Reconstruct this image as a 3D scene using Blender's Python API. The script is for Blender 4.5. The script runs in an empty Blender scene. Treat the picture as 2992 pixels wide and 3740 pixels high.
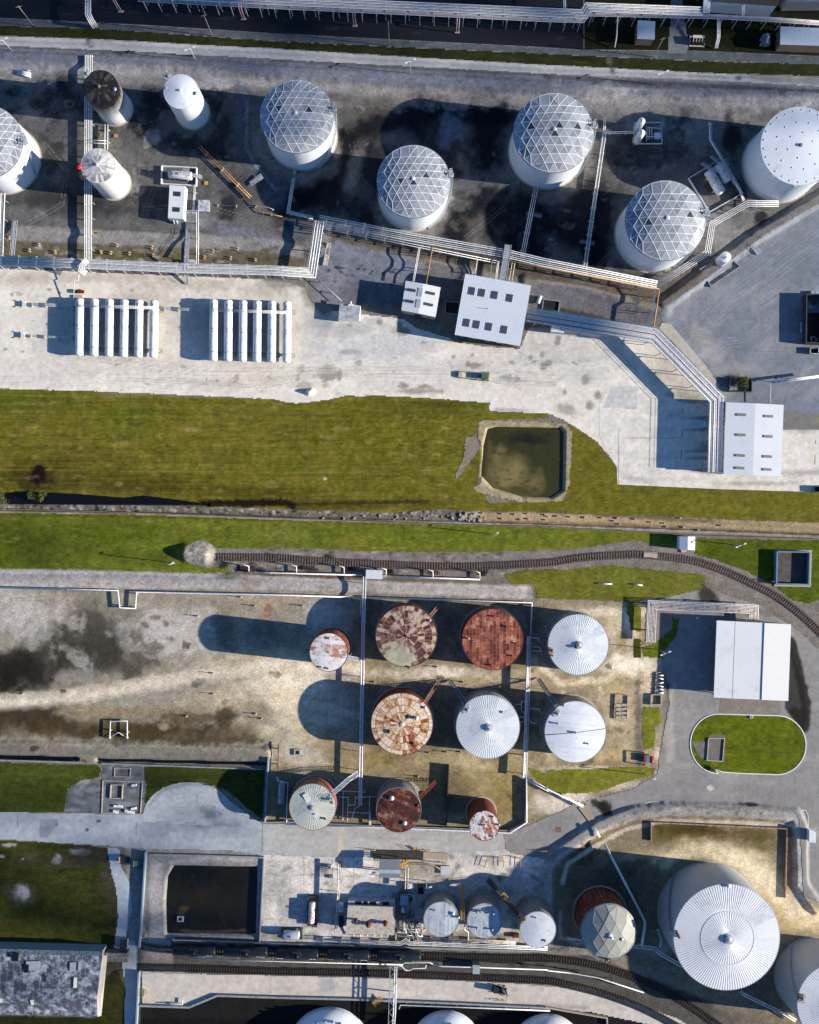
import bpy, math, random
import numpy as np
from mathutils import Vector, Matrix
random.seed(7); rng = np.random.default_rng(11)
SC = bpy.context.scene
COL = SC.collection
PI = math.pi
# ---------------------------------------------------------------- camera, sky, sun, exposure
CH, FPX, CX, CY = 285.0, 3240.0, 1496.0, 1870.0        # camera height (m), focal length in photo pixels, principal point
cam = bpy.data.cameras.new('camera'); camo = bpy.data.objects.new('camera', cam); COL.objects.link(camo)
camo.location = (0, 0, CH); cam.sensor_fit = 'VERTICAL'; cam.sensor_height = 24.0
cam.lens = 24.0 * FPX / 3740.0; cam.clip_start = 1.0; cam.clip_end = 9000.0
SC.camera = camo
EL = math.radians(18.5); AZ = math.radians(6.5)
SUN = Vector((math.cos(AZ) * math.cos(EL), -math.sin(AZ) * math.cos(EL), math.sin(EL)))
wd = bpy.data.worlds.new('World'); SC.world = wd; wd.use_nodes = True
sky = wd.node_tree.nodes.new('ShaderNodeTexSky'); sky.sky_type = 'NISHITA'; sky.sun_disc = False
sky.sun_elevation = EL; sky.sun_rotation = math.atan2(SUN.x, SUN.y); sky.ozone_density = 7.0; sky.dust_density = 0.3
wd.node_tree.links.new(sky.outputs[0], wd.node_tree.nodes['Background'].inputs[0])
wd.node_tree.nodes['Background'].inputs[1].default_value = 0.078
sl = bpy.data.lights.new('sun', 'SUN'); sl.energy = 5.0; sl.angle = math.radians(0.5); sl.color = (1.0, 0.915, 0.79)
slo = bpy.data.objects.new('sun', sl); COL.objects.link(slo); slo.rotation_euler = SUN.to_track_quat('Z', 'Y').to_euler()
slo.location = SUN * 400
SC.view_settings.view_transform = 'Standard'; SC.view_settings.look = 'None'
SC.view_settings.gamma = 1.0; SC.view_settings.exposure = 1.05
SC.cycles.max_bounces = 4; SC.cycles.diffuse_bounces = 2; SC.cycles.glossy_bounces = 2; SC.cycles.transmission_bounces = 2
SC.cycles.caustics_reflective = False; SC.cycles.caustics_refractive = False
SHADE_CLOUD = [(-60, -160, 1785, 78, 66, 3.0, 5.0), (-120, 1640, 330, 2060, 26, 2.6, 4.0), (330, 1700, 520, 1990, 6, 2.6, 3.6), (-60, 78, 1785, 290, 22, 2.4, 3.4)]  # ground areas darkened by the added, unseen puffs
LIT = 1.22                                             # display value of a sunlit albedo 1 (used to turn colours seen into albedo)

# ---------------------------------------------------------------- coordinates
MPP = CH / FPX
def P(p, z=0.0):
    s = (CH - z) / FPX
    return Vector(((p[0] - CX) * s, (CY - p[1]) * s, z))
def tile(ox, oy, k=1.725):
    def f(*a):
        r = [(ox + a[i] / k, oy + a[i + 1] / k) for i in range(0, len(a), 2)]
        return r
    return f
A, B, C = tile(0, 0), tile(1000, 0), tile(1992, 0)
D, E, F = tile(0, 900), tile(1000, 900), tile(1992, 900)
G, Hh, I = tile(0, 1850), tile(1000, 1850), tile(1992, 1850)
J, K, L = tile(0, 2740), tile(1000, 2740), tile(1992, 2740)
O = tile(0, 0, 1725 / 2992)                             # whole picture at 1725 x 2156
def rel(v): return v / 1.725 * MPP                     # a length in tile pixels, in metres (on the ground)

def lin(h):
    h = h.lstrip('#'); o = []
    for i in (0, 2, 4):
        c = int(h[i:i + 2], 16) / 255
        o.append(c / 12.92 if c <= .04045 else ((c + .055) / 1.055) ** 2.4)
    return o
def alb(h, k=1.0):
    return [min(.86, c / LIT * k) for c in lin(h)]

# ---------------------------------------------------------------- materials
MATS = {}
def nn(nt, t, **kw):
    n = nt.nodes.new(t)
    for k, v in kw.items(): setattr(n, k, v)
    return n
def base_mat(name, rough=.6, metal=0.0, spec=.35):
    m = bpy.data.materials.new(name); m.use_nodes = True
    b = m.node_tree.nodes['Principled BSDF']
    b.inputs['Roughness'].default_value = rough; b.inputs['Metallic'].default_value = metal
    b.inputs['Specular IOR Level'].default_value = spec
    return m, m.node_tree, b
def mixc(nt, fac, a, b, blend='MIX'):
    n = nn(nt, 'ShaderNodeMix', data_type='RGBA', blend_type=blend)
    for sock, v in ((n.inputs[0], fac), (n.inputs[6], a), (n.inputs[7], b)):
        if isinstance(v, (int, float)): sock.default_value = v
        elif isinstance(v, (list, tuple)): sock.default_value = (v[0], v[1], v[2], 1)
        else: nt.links.new(v, sock)
    return n.outputs[2]
def mth(nt, op, a, b=None, c=None):
    n = nn(nt, 'ShaderNodeMath', operation=op)
    for i, v in enumerate((a, b, c)):
        if v is None: continue
        if isinstance(v, (int, float)): n.inputs[i].default_value = v
        else: nt.links.new(v, n.inputs[i])
    return n.outputs[0]
def ramp(nt, src, stops):
    n = nn(nt, 'ShaderNodeValToRGB'); cr = n.color_ramp
    while len(cr.elements) < len(stops): cr.elements.new(.5)
    for e, (p, c) in zip(cr.elements, stops):
        e.position = p; e.color = (c, c, c, 1) if isinstance(c, (int, float)) else (c[0], c[1], c[2], 1)
    nt.links.new(src, n.inputs[0]); return n.outputs[0]
def noise(nt, vec, scale, detail=4, rough=.6, dist=0):
    n = nn(nt, 'ShaderNodeTexNoise'); n.inputs['Scale'].default_value = scale
    n.inputs['Detail'].default_value = detail; n.inputs['Roughness'].default_value = rough; n.inputs['Distortion'].default_value = dist
    if vec is not None: nt.links.new(vec, n.inputs['Vector'])
    return n.outputs['Fac']
def bump(nt, b, h, strength, dist):
    n = nn(nt, 'ShaderNodeBump'); n.inputs['Strength'].default_value = strength; n.inputs['Distance'].default_value = dist
    nt.links.new(h, n.inputs['Height']); nt.links.new(n.outputs[0], b.inputs['Normal'])
def wpos(nt): return nn(nt, 'ShaderNodeNewGeometry').outputs['Position']
def opos(nt): return nn(nt, 'ShaderNodeTexCoord').outputs['Object']

def mat(name, col, rough=.55, metal=0.0, var=.18, dirt=None, dirt_amt=.3, scale=.5, bmp=0.0, spec=.35, fine=3.0):
    """paint, concrete, steel: a base colour with two scales of wear and an optional dirt or rust colour"""
    if name in MATS: return MATS[name]
    m, nt, b = base_mat(name, rough, metal, spec)
    c = alb(col) if isinstance(col, str) else col
    p = wpos(nt)
    n1 = noise(nt, p, scale); n2 = noise(nt, p, fine, 3)
    lo = [x * (1 - var) for x in c]; hi = [min(.88, x * (1 + var * .7)) for x in c]
    o = mixc(nt, ramp(nt, n1, [(.3, 0.0), (.7, 1.0)]), lo, hi)
    o = mixc(nt, mth(nt, 'MULTIPLY', n2, .5), o, [x * (1 - var) for x in c])
    if dirt:
        dm = ramp(nt, noise(nt, p, scale * 1.7, 6, .7), [(.62 - dirt_amt * .35, 0.0), (.75 - dirt_amt * .2, 1.0)])
        o = mixc(nt, dm, o, alb(dirt))
    nt.links.new(o, b.inputs['Base Color'])
    if bmp: bump(nt, b, n2, .6, bmp)
    MATS[name] = m; return m

def ground_mat(name, fine=1.5, amt=.32, bmp=.08, rough=.95, stretch=None, spec=.1):
    """earth, grass, gravel: colours laid out per vertex (soil kinds, stains, tracks) plus grain and roughness"""
    m, nt, b = base_mat(name, rough, 0, spec)
    at = nn(nt, 'ShaderNodeAttribute', attribute_name='Col')
    p = wpos(nt)
    if stretch:
        mp = nn(nt, 'ShaderNodeMapping'); mp.inputs['Scale'].default_value = stretch; nt.links.new(p, mp.inputs[0]); pv = mp.outputs[0]
    else: pv = p
    n1 = noise(nt, pv, fine, 5, .7); n2 = noise(nt, p, .35, 4, .65)
    f = mth(nt, 'ADD', mth(nt, 'MULTIPLY', n1, 1.2), mth(nt, 'MULTIPLY', n2, .8))       # about 1.0
    g = mth(nt, 'ADD', mth(nt, 'MULTIPLY', mth(nt, 'SUBTRACT', f, 1.0), amt * 3.0), 1.0)
    v = nn(nt, 'ShaderNodeVectorMath', operation='SCALE'); nt.links.new(at.outputs['Color'], v.inputs[0]); nt.links.new(g, v.inputs['Scale'])
    nt.links.new(v.outputs[0], b.inputs['Base Color'])
    if bmp: bump(nt, b, n1, .7, bmp)
    return m

def polar(nt):
    """angle (0..1), radius and height of a point about the object's own axis"""
    s = nn(nt, 'ShaderNodeSeparateXYZ'); nt.links.new(opos(nt), s.inputs[0])
    a = mth(nt, 'ADD', mth(nt, 'DIVIDE', mth(nt, 'ARCTAN2', s.outputs[1], s.outputs[0]), 2 * PI), .5)
    r = mth(nt, 'SQRT', mth(nt, 'ADD', mth(nt, 'POWER', s.outputs[0], 2), mth(nt, 'POWER', s.outputs[1], 2)))
    return a, r, s.outputs[2], s
def comb(nt, x, y, z=0.0):
    n = nn(nt, 'ShaderNodeCombineXYZ')
    for i, v in enumerate((x, y, z)):
        if isinstance(v, (int, float)): n.inputs[i].default_value = v
        else: nt.links.new(v, n.inputs[i])
    return n.outputs[0]

def shell_mat(name, col, streak, amt=.35, rough=.45, lo=.45, hi=.75, soot=None, top=None, metal=0.0, R=10.0):
    """welded shell: rows of plates, vertical streaks running down"""
    if name in MATS: return MATS[name]
    m, nt, b = base_mat(name, rough, metal)
    a, r, z, s = polar(nt); c = alb(col)
    st = noise(nt, comb(nt, mth(nt, 'COSINE', mth(nt, 'MULTIPLY', a, 2 * PI)), mth(nt, 'SINE', mth(nt, 'MULTIPLY', a, 2 * PI)), mth(nt, 'MULTIPLY', z, .012)), 14, 5, .7)
    o = mixc(nt, mth(nt, 'MULTIPLY', ramp(nt, st, [(lo, 0.0), (hi, 1.0)]), amt), c, alb(streak))
    pl = nn(nt, 'ShaderNodeTexWhiteNoise', noise_dimensions='2D')
    row = mth(nt, 'FLOOR', mth(nt, 'DIVIDE', z, 2.4))
    nt.links.new(comb(nt, mth(nt, 'FLOOR', mth(nt, 'ADD', mth(nt, 'MULTIPLY', a, 14), mth(nt, 'MULTIPLY', row, .5))), row), pl.inputs['Vector'])
    o = mixc(nt, mth(nt, 'MULTIPLY', pl.outputs['Value'], .10), o, [x * .55 for x in c])
    seam = ramp(nt, mth(nt, 'FRACT', mth(nt, 'DIVIDE', z, 2.4)), [(0.0, 1.0), (.035, 0.0)])
    o = mixc(nt, mth(nt, 'MULTIPLY', seam, .35), o, [x * .5 for x in c])
    if soot:
        zz = mth(nt, 'ADD', z, mth(nt, 'MULTIPLY', mth(nt, 'SUBTRACT', st, .5), soot[2]))
        o = mixc(nt, ramp(nt, mth(nt, 'DIVIDE', zz, soot[3]), [(soot[0], 0.0), (soot[1], 1.0)]), o, alb(soot[4]))
    nt.links.new(o, b.inputs['Base Color'])
    MATS[name] = m; return m

def radial_mat(name, cols, n=60, rings=(1, 2.2, 4.4, 7.0), rough=.75, seam='#3a1c12', seam_amt=.6, patch=None, wear=.5, metal=0.0):
    """roof of wedge shaped plates in rings, each plate weathered differently"""
    if name in MATS: return MATS[name]
    m, nt, b = base_mat(name, rough, metal, .3)
    a, r, z, s = polar(nt)
    idx = None; cnt = None
    for i, rr in enumerate(rings):
        g = mth(nt, 'GREATER_THAN', r, rr); idx = g if idx is None else mth(nt, 'ADD', idx, g)
    af = mth(nt, 'MULTIPLY', a, mth(nt, 'ADD', mth(nt, 'MULTIPLY', idx, n / (len(rings) + 1.0) * .6), n * .4))
    wn = nn(nt, 'ShaderNodeTexWhiteNoise', noise_dimensions='2D'); nt.links.new(comb(nt, mth(nt, 'FLOOR', af), idx), wn.inputs['Vector'])
    nz = noise(nt, opos(nt), .55, 8, .75); nz2 = noise(nt, opos(nt), 2.6, 6, .75)
    rs = noise(nt, comb(nt, mth(nt, 'COSINE', mth(nt, 'MULTIPLY', a, 2 * PI)), mth(nt, 'SINE', mth(nt, 'MULTIPLY', a, 2 * PI)), mth(nt, 'MULTIPLY', r, .05)), 16, 5, .8)
    f = mth(nt, 'ADD', mth(nt, 'MULTIPLY', wn.outputs['Value'], .20), mth(nt, 'ADD', mth(nt, 'MULTIPLY', nz, .36), mth(nt, 'ADD', mth(nt, 'MULTIPLY', nz2, .28), mth(nt, 'MULTIPLY', rs, .38))))
    k = len(cols)
    o = ramp(nt, f, [(.46 + .22 * i / (k - 1), alb(c)) for i, c in enumerate(cols)])
    if patch:                                          # an area where another paint survives
        px, py, pr, pc = patch
        d = mth(nt, 'SQRT', mth(nt, 'ADD', mth(nt, 'POWER', mth(nt, 'SUBTRACT', s.outputs[0], px), 2), mth(nt, 'POWER', mth(nt, 'SUBTRACT', s.outputs[1], py), 2)))
        d = mth(nt, 'ADD', mth(nt, 'DIVIDE', d, pr), mth(nt, 'MULTIPLY', mth(nt, 'SUBTRACT', mth(nt, 'ADD', mth(nt, 'MULTIPLY', rs, .5), mth(nt, 'MULTIPLY', nz2, .5)), .5), 4.2))
        o = mixc(nt, ramp(nt, d, [(.6, .7), (1.05, 0.0)]), o, alb(pc))
    ss = ramp(nt, mth(nt, 'FRACT', af), [(0.0, 1.0), (.09, 0.0), (.93, 0.0), (1.0, 1.0)])
    o = mixc(nt, mth(nt, 'MULTIPLY', ss, seam_amt), o, alb(seam))
    for rr in rings[1:]:                               # lap joint of each ring of plates
        if seam_amt > .1: o = mixc(nt, mth(nt, 'MULTIPLY', ramp(nt, mth(nt, 'ABSOLUTE', mth(nt, 'SUBTRACT', r, rr)), [(.08, 1.0), (.2, 0.0)]), seam_amt * .8), o, alb(seam))
    nt.links.new(o, b.inputs['Base Color'])
    if not metal: bump(nt, b, nz2, .4, .03)
    MATS[name] = m; return m

def plate_mat(name, cols, w=2.0, h=1.0, rot=0.0, seam='#e0b09a', seam_amt=.4, rough=.7, metal=0.0, stain=None):
    """roof of rectangular plates laid in courses"""
    if name in MATS: return MATS[name]
    m, nt, b = base_mat(name, rough, metal, .35)
    mp = nn(nt, 'ShaderNodeMapping'); mp.inputs['Rotation'].default_value = (0, 0, rot); nt.links.new(opos(nt), mp.inputs[0])
    br = nn(nt, 'ShaderNodeTexBrick'); nt.links.new(mp.outputs[0], br.inputs['Vector']); br.inputs['Scale'].default_value = 1.0
    br.inputs['Brick Width'].default_value = w; br.inputs['Row Height'].default_value = h; br.inputs['Mortar Size'].default_value = .035
    br.inputs['Color1'].default_value = (0, 0, 0, 1); br.inputs['Color2'].default_value = (1, 1, 1, 1); br.inputs['Mortar'].default_value = (.5, .5, .5, 1)
    nz = noise(nt, opos(nt), .35, 8, .75); nz2 = noise(nt, opos(nt), 2.0, 6, .75)
    s = nn(nt, 'ShaderNodeSeparateXYZ'); nt.links.new(br.outputs['Color'], s.inputs[0])
    f = mth(nt, 'ADD', mth(nt, 'MULTIPLY', s.outputs[0], .14), mth(nt, 'ADD', mth(nt, 'MULTIPLY', nz, .6), mth(nt, 'MULTIPLY', nz2, .32)))
    k = len(cols)
    o = ramp(nt, f, [(.44 + .22 * i / (k - 1), alb(c)) for i, c in enumerate(cols)])
    o = mixc(nt, mth(nt, 'MULTIPLY', br.outputs['Fac'], seam_amt), o, alb(seam))
    nt.links.new(o, b.inputs['Base Color']); bump(nt, b, nz2, .4, .03)
    MATS[name] = m; return m

# ---------------------------------------------------------------- meshes
WO = {}                                                # world origin of every object
class MB:
    def __init__(s): s.v = []; s.f = []; s.m = []; s.sm = []; s.mi = 0; s.smooth = False
    def add(s, vs, fs):
        n = len(s.v); s.v += [tuple(v) for v in vs]; s.f += [tuple(i + n for i in f) for f in fs]
        s.m += [s.mi] * len(fs); s.sm += [s.smooth] * len(fs)
    def tube(s, pts, r, n=6, cap=True):
        pts = [Vector(p) for p in pts]
        q = [pts[0]]
        for p in pts[1:]:
            if (p - q[-1]).length > 1e-4: q.append(p)
        pts = q
        if len(pts) < 2: return
        d = [(pts[i + 1] - pts[i]).normalized() for i in range(len(pts) - 1)]
        up = Vector((0, 0, 1)) if abs(d[0].z) < .9 else Vector((1, 0, 0))
        a = d[0].cross(up).normalized(); b = d[0].cross(a).normalized()
        ring = [pts[0] + (a * math.cos(2 * PI * (k + .5) / n) + b * math.sin(2 * PI * (k + .5) / n)) * r for k in range(n)]
        rings = [ring]
        for i in range(1, len(pts)):
            dd = d[i - 1]
            nrm = (dd + d[i]).normalized() if i < len(d) else dd
            if abs(nrm.dot(dd)) < .25: nrm = dd
            rings.append([v + dd * ((pts[i] - v).dot(nrm) / nrm.dot(dd)) for v in rings[-1]])
        vs = [v for rg in rings for v in rg]; fs = []
        for i in range(len(rings) - 1):
            for k in range(n):
                k2 = (k + 1) % n; fs.append((i * n + k, i * n + k2, (i + 1) * n + k2, (i + 1) * n + k))
        if cap:
            fs.append(tuple(range(n - 1, -1, -1))); e = (len(rings) - 1) * n; fs.append(tuple(e + k for k in range(n)))
        t = s.smooth; s.smooth = True; s.add(vs, fs); s.smooth = t
    def prism(s, poly, z0, z1, bottom=True, inset=0.0):
        n = len(poly); vs = [(p[0], p[1], z0) for p in poly] + [(p[0], p[1], z1) for p in poly]
        ar = sum(poly[i][0] * poly[(i + 1) % n][1] - poly[(i + 1) % n][0] * poly[i][1] for i in range(n))
        fs = []
        for i in range(n):
            j = (i + 1) % n; fs.append((i, j, n + j, n + i) if ar > 0 else (j, i, n + i, n + j))
        fs.append(tuple(range(n, 2 * n)) if ar > 0 else tuple(range(2 * n - 1, n - 1, -1)))
        if bottom: fs.append(tuple(range(n - 1, -1, -1)) if ar > 0 else tuple(range(n)))
        s.add(vs, fs)
    def box(s, c, sx, sy, z0, z1, rz=0.0):
        ca, sa = math.cos(rz), math.sin(rz); q = []
        for x, y in ((-1, -1), (1, -1), (1, 1), (-1, 1)):
            u, v = x * sx / 2, y * sy / 2; q.append((c[0] + u * ca - v * sa, c[1] + u * sa + v * ca))
        s.prism(q, z0, z1)
    def beam(s, p, q, w, h):
        p, q = Vector(p), Vector(q); d = (q - p)
        if d.length < 1e-4: return
        d.normalize(); up = Vector((0, 0, 1)) if abs(d.z) < .9 else Vector((1, 0, 0))
        a = d.cross(up).normalized() * w / 2; b = a.cross(d).normalized() * h / 2
        vs = [p - a - b, p + a - b, p + a + b, p - a + b, q - a - b, q + a - b, q + a + b, q - a + b]
        s.add(vs, [(0, 3, 2, 1), (4, 5, 6, 7), (0, 1, 5, 4), (1, 2, 6, 5), (2, 3, 7, 6), (3, 0, 4, 7)])
    def lathe(s, prof, n=48, c=(0, 0), a0=0.0, a1=2 * PI):
        full = abs(a1 - a0 - 2 * PI) < 1e-6; k = n if full else n + 1
        vs = []; fs = []
        for r, z in prof:
            for i in range(k):
                t = a0 + (a1 - a0) * i / n; vs.append((c[0] + r * math.cos(t), c[1] + r * math.sin(t), z))
        for j in range(len(prof) - 1):
            for i in range(n):
                i2 = (i + 1) % k; fs.append((j * k + i, j * k + i2, (j + 1) * k + i2, (j + 1) * k + i))
        s.add(vs, fs)
    def disc(s, c, r, z, n=32):
        s.add([(c[0] + r * math.cos(2 * PI * i / n), c[1] + r * math.sin(2 * PI * i / n), z) for i in range(n)], [tuple(range(n))])
    def vessel(s, p, q, r, n=20, cap=.5):
        """horizontal drum with dished ends"""
        p, q = Vector(p), Vector(q); d = (q - p); Ln = d.length; d.normalize()
        side = d.cross(Vector((0, 0, 1))).normalized(); up = side.cross(d)
        st = [(-cap * r, .02), (-cap * r * .9, .42), (-cap * r * .6, .78), (-cap * r * .25, .96), (0, 1), (Ln, 1), (Ln + cap * r * .25, .96), (Ln + cap * r * .6, .78), (Ln + cap * r * .9, .42), (Ln + cap * r, .02)]
        vs = []; fs = []
        for t, k in st:
            for i in range(n):
                a = 2 * PI * i / n; vs.append(p + d * t + (side * math.cos(a) + up * math.sin(a)) * r * k)
        for j in range(len(st) - 1):
            for i in range(n):
                i2 = (i + 1) % n; fs.append((j * n + i2, j * n + i, (j + 1) * n + i, (j + 1) * n + i2))
        t = s.smooth; s.smooth = True; s.add(vs, fs); s.smooth = t
    def sphere(s, c, r, n=10, sq=1.0):
        m = max(4, n // 2); vs = []; fs = []
        for j in range(m + 1):
            t = PI * j / m
            for i in range(n):
                a = 2 * PI * i / n; vs.append((c[0] + r * math.sin(t) * math.cos(a), c[1] + r * math.sin(t) * math.sin(a), c[2] + r * sq * math.cos(t)))
        for j in range(m):
            for i in range(n):
                i2 = (i + 1) % n; fs.append((j * n + i, (j + 1) * n + i, (j + 1) * n + i2, j * n + i2))
        t = s.smooth; s.smooth = True; s.add(vs, fs); s.smooth = t
    def build(s, name, mats, parent=None, loc=None, label=None):
        o0 = WO[parent.name] if parent else Vector(loc or (0, 0, 0))
        me = bpy.data.meshes.new(name)
        me.from_pydata([(v[0] - o0[0], v[1] - o0[1], v[2] - o0[2]) for v in s.v], [], s.f)
        if not isinstance(mats, (list, tuple)): mats = [mats]
        for m in mats: me.materials.append(m)
        me.polygons.foreach_set('material_index', s.m); me.polygons.foreach_set('use_smooth', s.sm)
        me.update()
        o = bpy.data.objects.new(name, me); COL.objects.link(o)
        if parent: o.parent = parent
        else: o.location = o0
        WO[o.name] = Vector(o0)
        if label: o['label'] = label
        return o
    def solo(s, name, mats, label, cat, group=None, loc=None):
        if loc is None:
            a = np.array(s.v); loc = (float(a[:, 0].mean()), float(a[:, 1].mean()), float(a[:, 2].min()))
        o = s.build(name, mats, None, loc); o['label'] = label; o['category'] = cat
        if group: o['group'] = group
        return o
def thing(name, label, cat, loc, group=None, rz=0.0):
    o = bpy.data.objects.new(name, None); COL.objects.link(o); o.empty_display_size = .5
    o.location = Vector(loc); o.rotation_euler = (0, 0, rz); o['label'] = label; o['category'] = cat
    if group: o['group'] = group
    WO[o.name] = Vector(loc); return o
def copy_tree(o, parent=None):
    c = o.copy(); COL.objects.link(c)
    if parent: c.parent = parent
    for ch in list(o.children): copy_tree(ch, c)
    return c
def place(src, loc, rz, label, group=None, first=[None]):
    c = copy_tree(src); c.location = Vector(loc); c.rotation_euler = (0, 0, rz); c['label'] = label
    if group: c['group'] = group
    return c
def offset_path(pts, d):
    """parallel of a polyline (2D part), keeping z"""
    out = []; n = len(pts)
    for i, p in enumerate(pts):
        if i == 0: t = (pts[1] - p); t.z = 0; t.normalize(); nrm = Vector((-t.y, t.x, 0)); k = 1
        elif i == n - 1: t = (p - pts[i - 1]); t.z = 0; t.normalize(); nrm = Vector((-t.y, t.x, 0)); k = 1
        else:
            a = (p - pts[i - 1]); a.z = 0; a.normalize(); b = (pts[i + 1] - p); b.z = 0; b.normalize()
            n1 = Vector((-a.y, a.x, 0)); n2 = Vector((-b.y, b.x, 0)); nrm = (n1 + n2)
            if nrm.length < .3: nrm = n1; k = 1
            else: nrm.normalize(); k = 1 / max(.35, nrm.dot(n1))
        out.append(p + nrm * d * k)
    return out
def along(pts, step, start=0.0):
    """points and headings every step metres"""
    out = []; pos = start; acc = 0.0
    for i in range(len(pts) - 1):
        d = pts[i + 1] - pts[i]; Ln = d.length
        while pos <= acc + Ln:
            t = (pos - acc) / Ln; out.append((pts[i] + d * t, d.normalized())); pos += step
        acc += Ln
    return out
# ---------------------------------------------------------------- ground: colours per soil, height of dikes and basins
KO = 2992 / 1725
_T = rng.random((256, 256)).astype(np.float32)
def vnoise(x, y):
    xi = np.floor(x).astype(int); yi = np.floor(y).astype(int); fx = x - xi; fy = y - yi
    fx = fx * fx * (3 - 2 * fx); fy = fy * fy * (3 - 2 * fy); xi &= 255; yi &= 255; x1 = (xi + 1) & 255; y1 = (yi + 1) & 255
    return (_T[yi, xi] * (1 - fx) + _T[yi, x1] * fx) * (1 - fy) + (_T[y1, xi] * (1 - fx) + _T[y1, x1] * fx) * fy
def fbm(x, y, sc, octv=4, seed=0, gain=.55):
    v = 0; a = 1; t = 0
    for i in range(octv):
        v = v + a * vnoise(x / sc + seed * 17.3 + i * 31.7, y / sc + seed * 7.9 + i * 11.1); t += a; a *= gain; sc *= .47
    return v / t - .5
def sdf(poly, X, Y):
    d2 = np.full(X.shape, 1e12, np.float32); ins = np.zeros(X.shape, bool); n = len(poly)
    NX = np.zeros_like(X); NY = np.zeros_like(X)
    for i in range(n):
        x0, y0 = poly[i]; x1, y1 = poly[(i + 1) % n]; ex, ey = x1 - x0, y1 - y0; L2 = ex * ex + ey * ey
        if L2 < 1e-9: continue
        t = np.clip(((X - x0) * ex + (Y - y0) * ey) / L2, 0, 1); qx = x0 + t * ex; qy = y0 + t * ey
        dd = (X - qx) ** 2 + (Y - qy) ** 2; m = dd < d2; d2 = np.where(m, dd, d2); NX = np.where(m, qx, NX); NY = np.where(m, qy, NY)
        if y0 != y1:
            c = ((y0 > Y) != (y1 > Y)) & (X < ex * (Y - y0) / ey + x0); ins ^= c
    d = np.sqrt(d2); return np.where(ins, -d, d), NX, NY
def ldist(pts, X, Y):
    d2 = np.full(X.shape, 1e12, np.float32)
    for i in range(len(pts) - 1):
        x0, y0 = pts[i]; x1, y1 = pts[i + 1]; ex, ey = x1 - x0, y1 - y0; L2 = ex * ex + ey * ey + 1e-9
        t = np.clip(((X - x0) * ex + (Y - y0) * ey) / L2, 0, 1); d2 = np.minimum(d2, (X - x0 - t * ex) ** 2 + (Y - y0 - t * ey) ** 2)
    return np.sqrt(d2)
def sstep(a, b, v):
    t = np.clip((v - a) / (b - a + 1e-9), 0, 1); return t * t * (3 - 2 * t)

DIKES = [  # line, half width of crest, half width of foot, height (m); picture units of 1725 x 2156
    ([(-60, 1219), (270, 1222), (560, 1232), (1090, 1245)], 5, 22, .5),
    ([(-60, 1573), (300, 1579), (556, 1588)], 10, 19, .8),
    ([(1148, 1822), (1180, 1792), (1262, 1738), (1330, 1712), (1400, 1703), (1545, 1706), (1675, 1716), (1684, 1740), (1686, 1860), (1720, 1910), (1800, 1915)], 9, 19, 1.1),
    ([(-60, 122), (300, 134), (700, 160), (1148, 186), (1300, 196), (1780, 208)], 6, 20, 1.2),
    ([(680, 530), (800, 552), (980, 580)], 4, 24, .7),
    ([(1110, 588), (1210, 600), (1310, 630), (1400, 654)], 4, 20, .7),
    ([(1400, 640), (1470, 590), (1590, 500), (1725, 420), (1790, 380)], 7, 18, 1.2),
    ([(-60, 480), (170, 490), (400, 500), (640, 516)], 3, 16, .35),
    ([(395, 1164), (432, 1170)], 2, 26, 2.6),          # gravel heap at the end of the siding
    ([(650, 826), (657, 824)], 0, 8, 1.6),
]
BASINS = [  # outline of the water, slope width, depth
    ([(1030, 906), (1046, 902), (1178, 904), (1184, 912), (1182, 1030), (1160, 1044), (1100, 1042), (1040, 1024), (1018, 1000), (1022, 940)], 9, 1.1),
    ([(366, 1826), (540, 1829), (536, 1968), (352, 1966), (350, 1900), (354, 1848)], 6, 1.2),
    ([(-60, 1589), (160, 1595), (166, 1599), (160, 1603), (-60, 1597)], 2.0, .9),
    ([(203, 1598), (560, 1606), (560, 1613), (206, 1604)], 2.0, .9),
    ([(-60, 1041), (60, 1036), (150, 1040), (260, 1049), (300, 1044), (380, 1054), (440, 1063), (-60, 1060)], 4, .7),
]
def height(X, Y):
    Z = np.zeros(X.shape, np.float32)
    for pts, a, b, h in DIKES:
        xs = [p[0] for p in pts]; ys = [p[1] for p in pts]
        m = (X > min(xs) - b) & (X < max(xs) + b) & (Y > min(ys) - b) & (Y < max(ys) + b)
        if m.any(): Z[m] = np.maximum(Z[m], h * (1 - sstep(a, b, ldist(pts, X[m], Y[m]) + fbm(X[m], Y[m], 12, 3, 5) * 3)))
    for poly, w, dep in BASINS:
        xs = [p[0] for p in poly]; ys = [p[1] for p in poly]; w2 = w + 2
        m = (X > min(xs) - w2) & (X < max(xs) + w2) & (Y > min(ys) - w2) & (Y < max(ys) + w2)
        if m.any():
            d, _, _ = sdf(poly, X[m], Y[m]); Z[m] = Z[m] * sstep(0, w, d) - dep * (1 - sstep(0, w, d))
    return Z
def gz(p):                                             # ground height at a photo pixel
    return float(height(np.array([[p[0] / KO]], np.float32), np.array([[p[1] / KO]], np.float32))[0, 0])
STEP = 2.5
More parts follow.
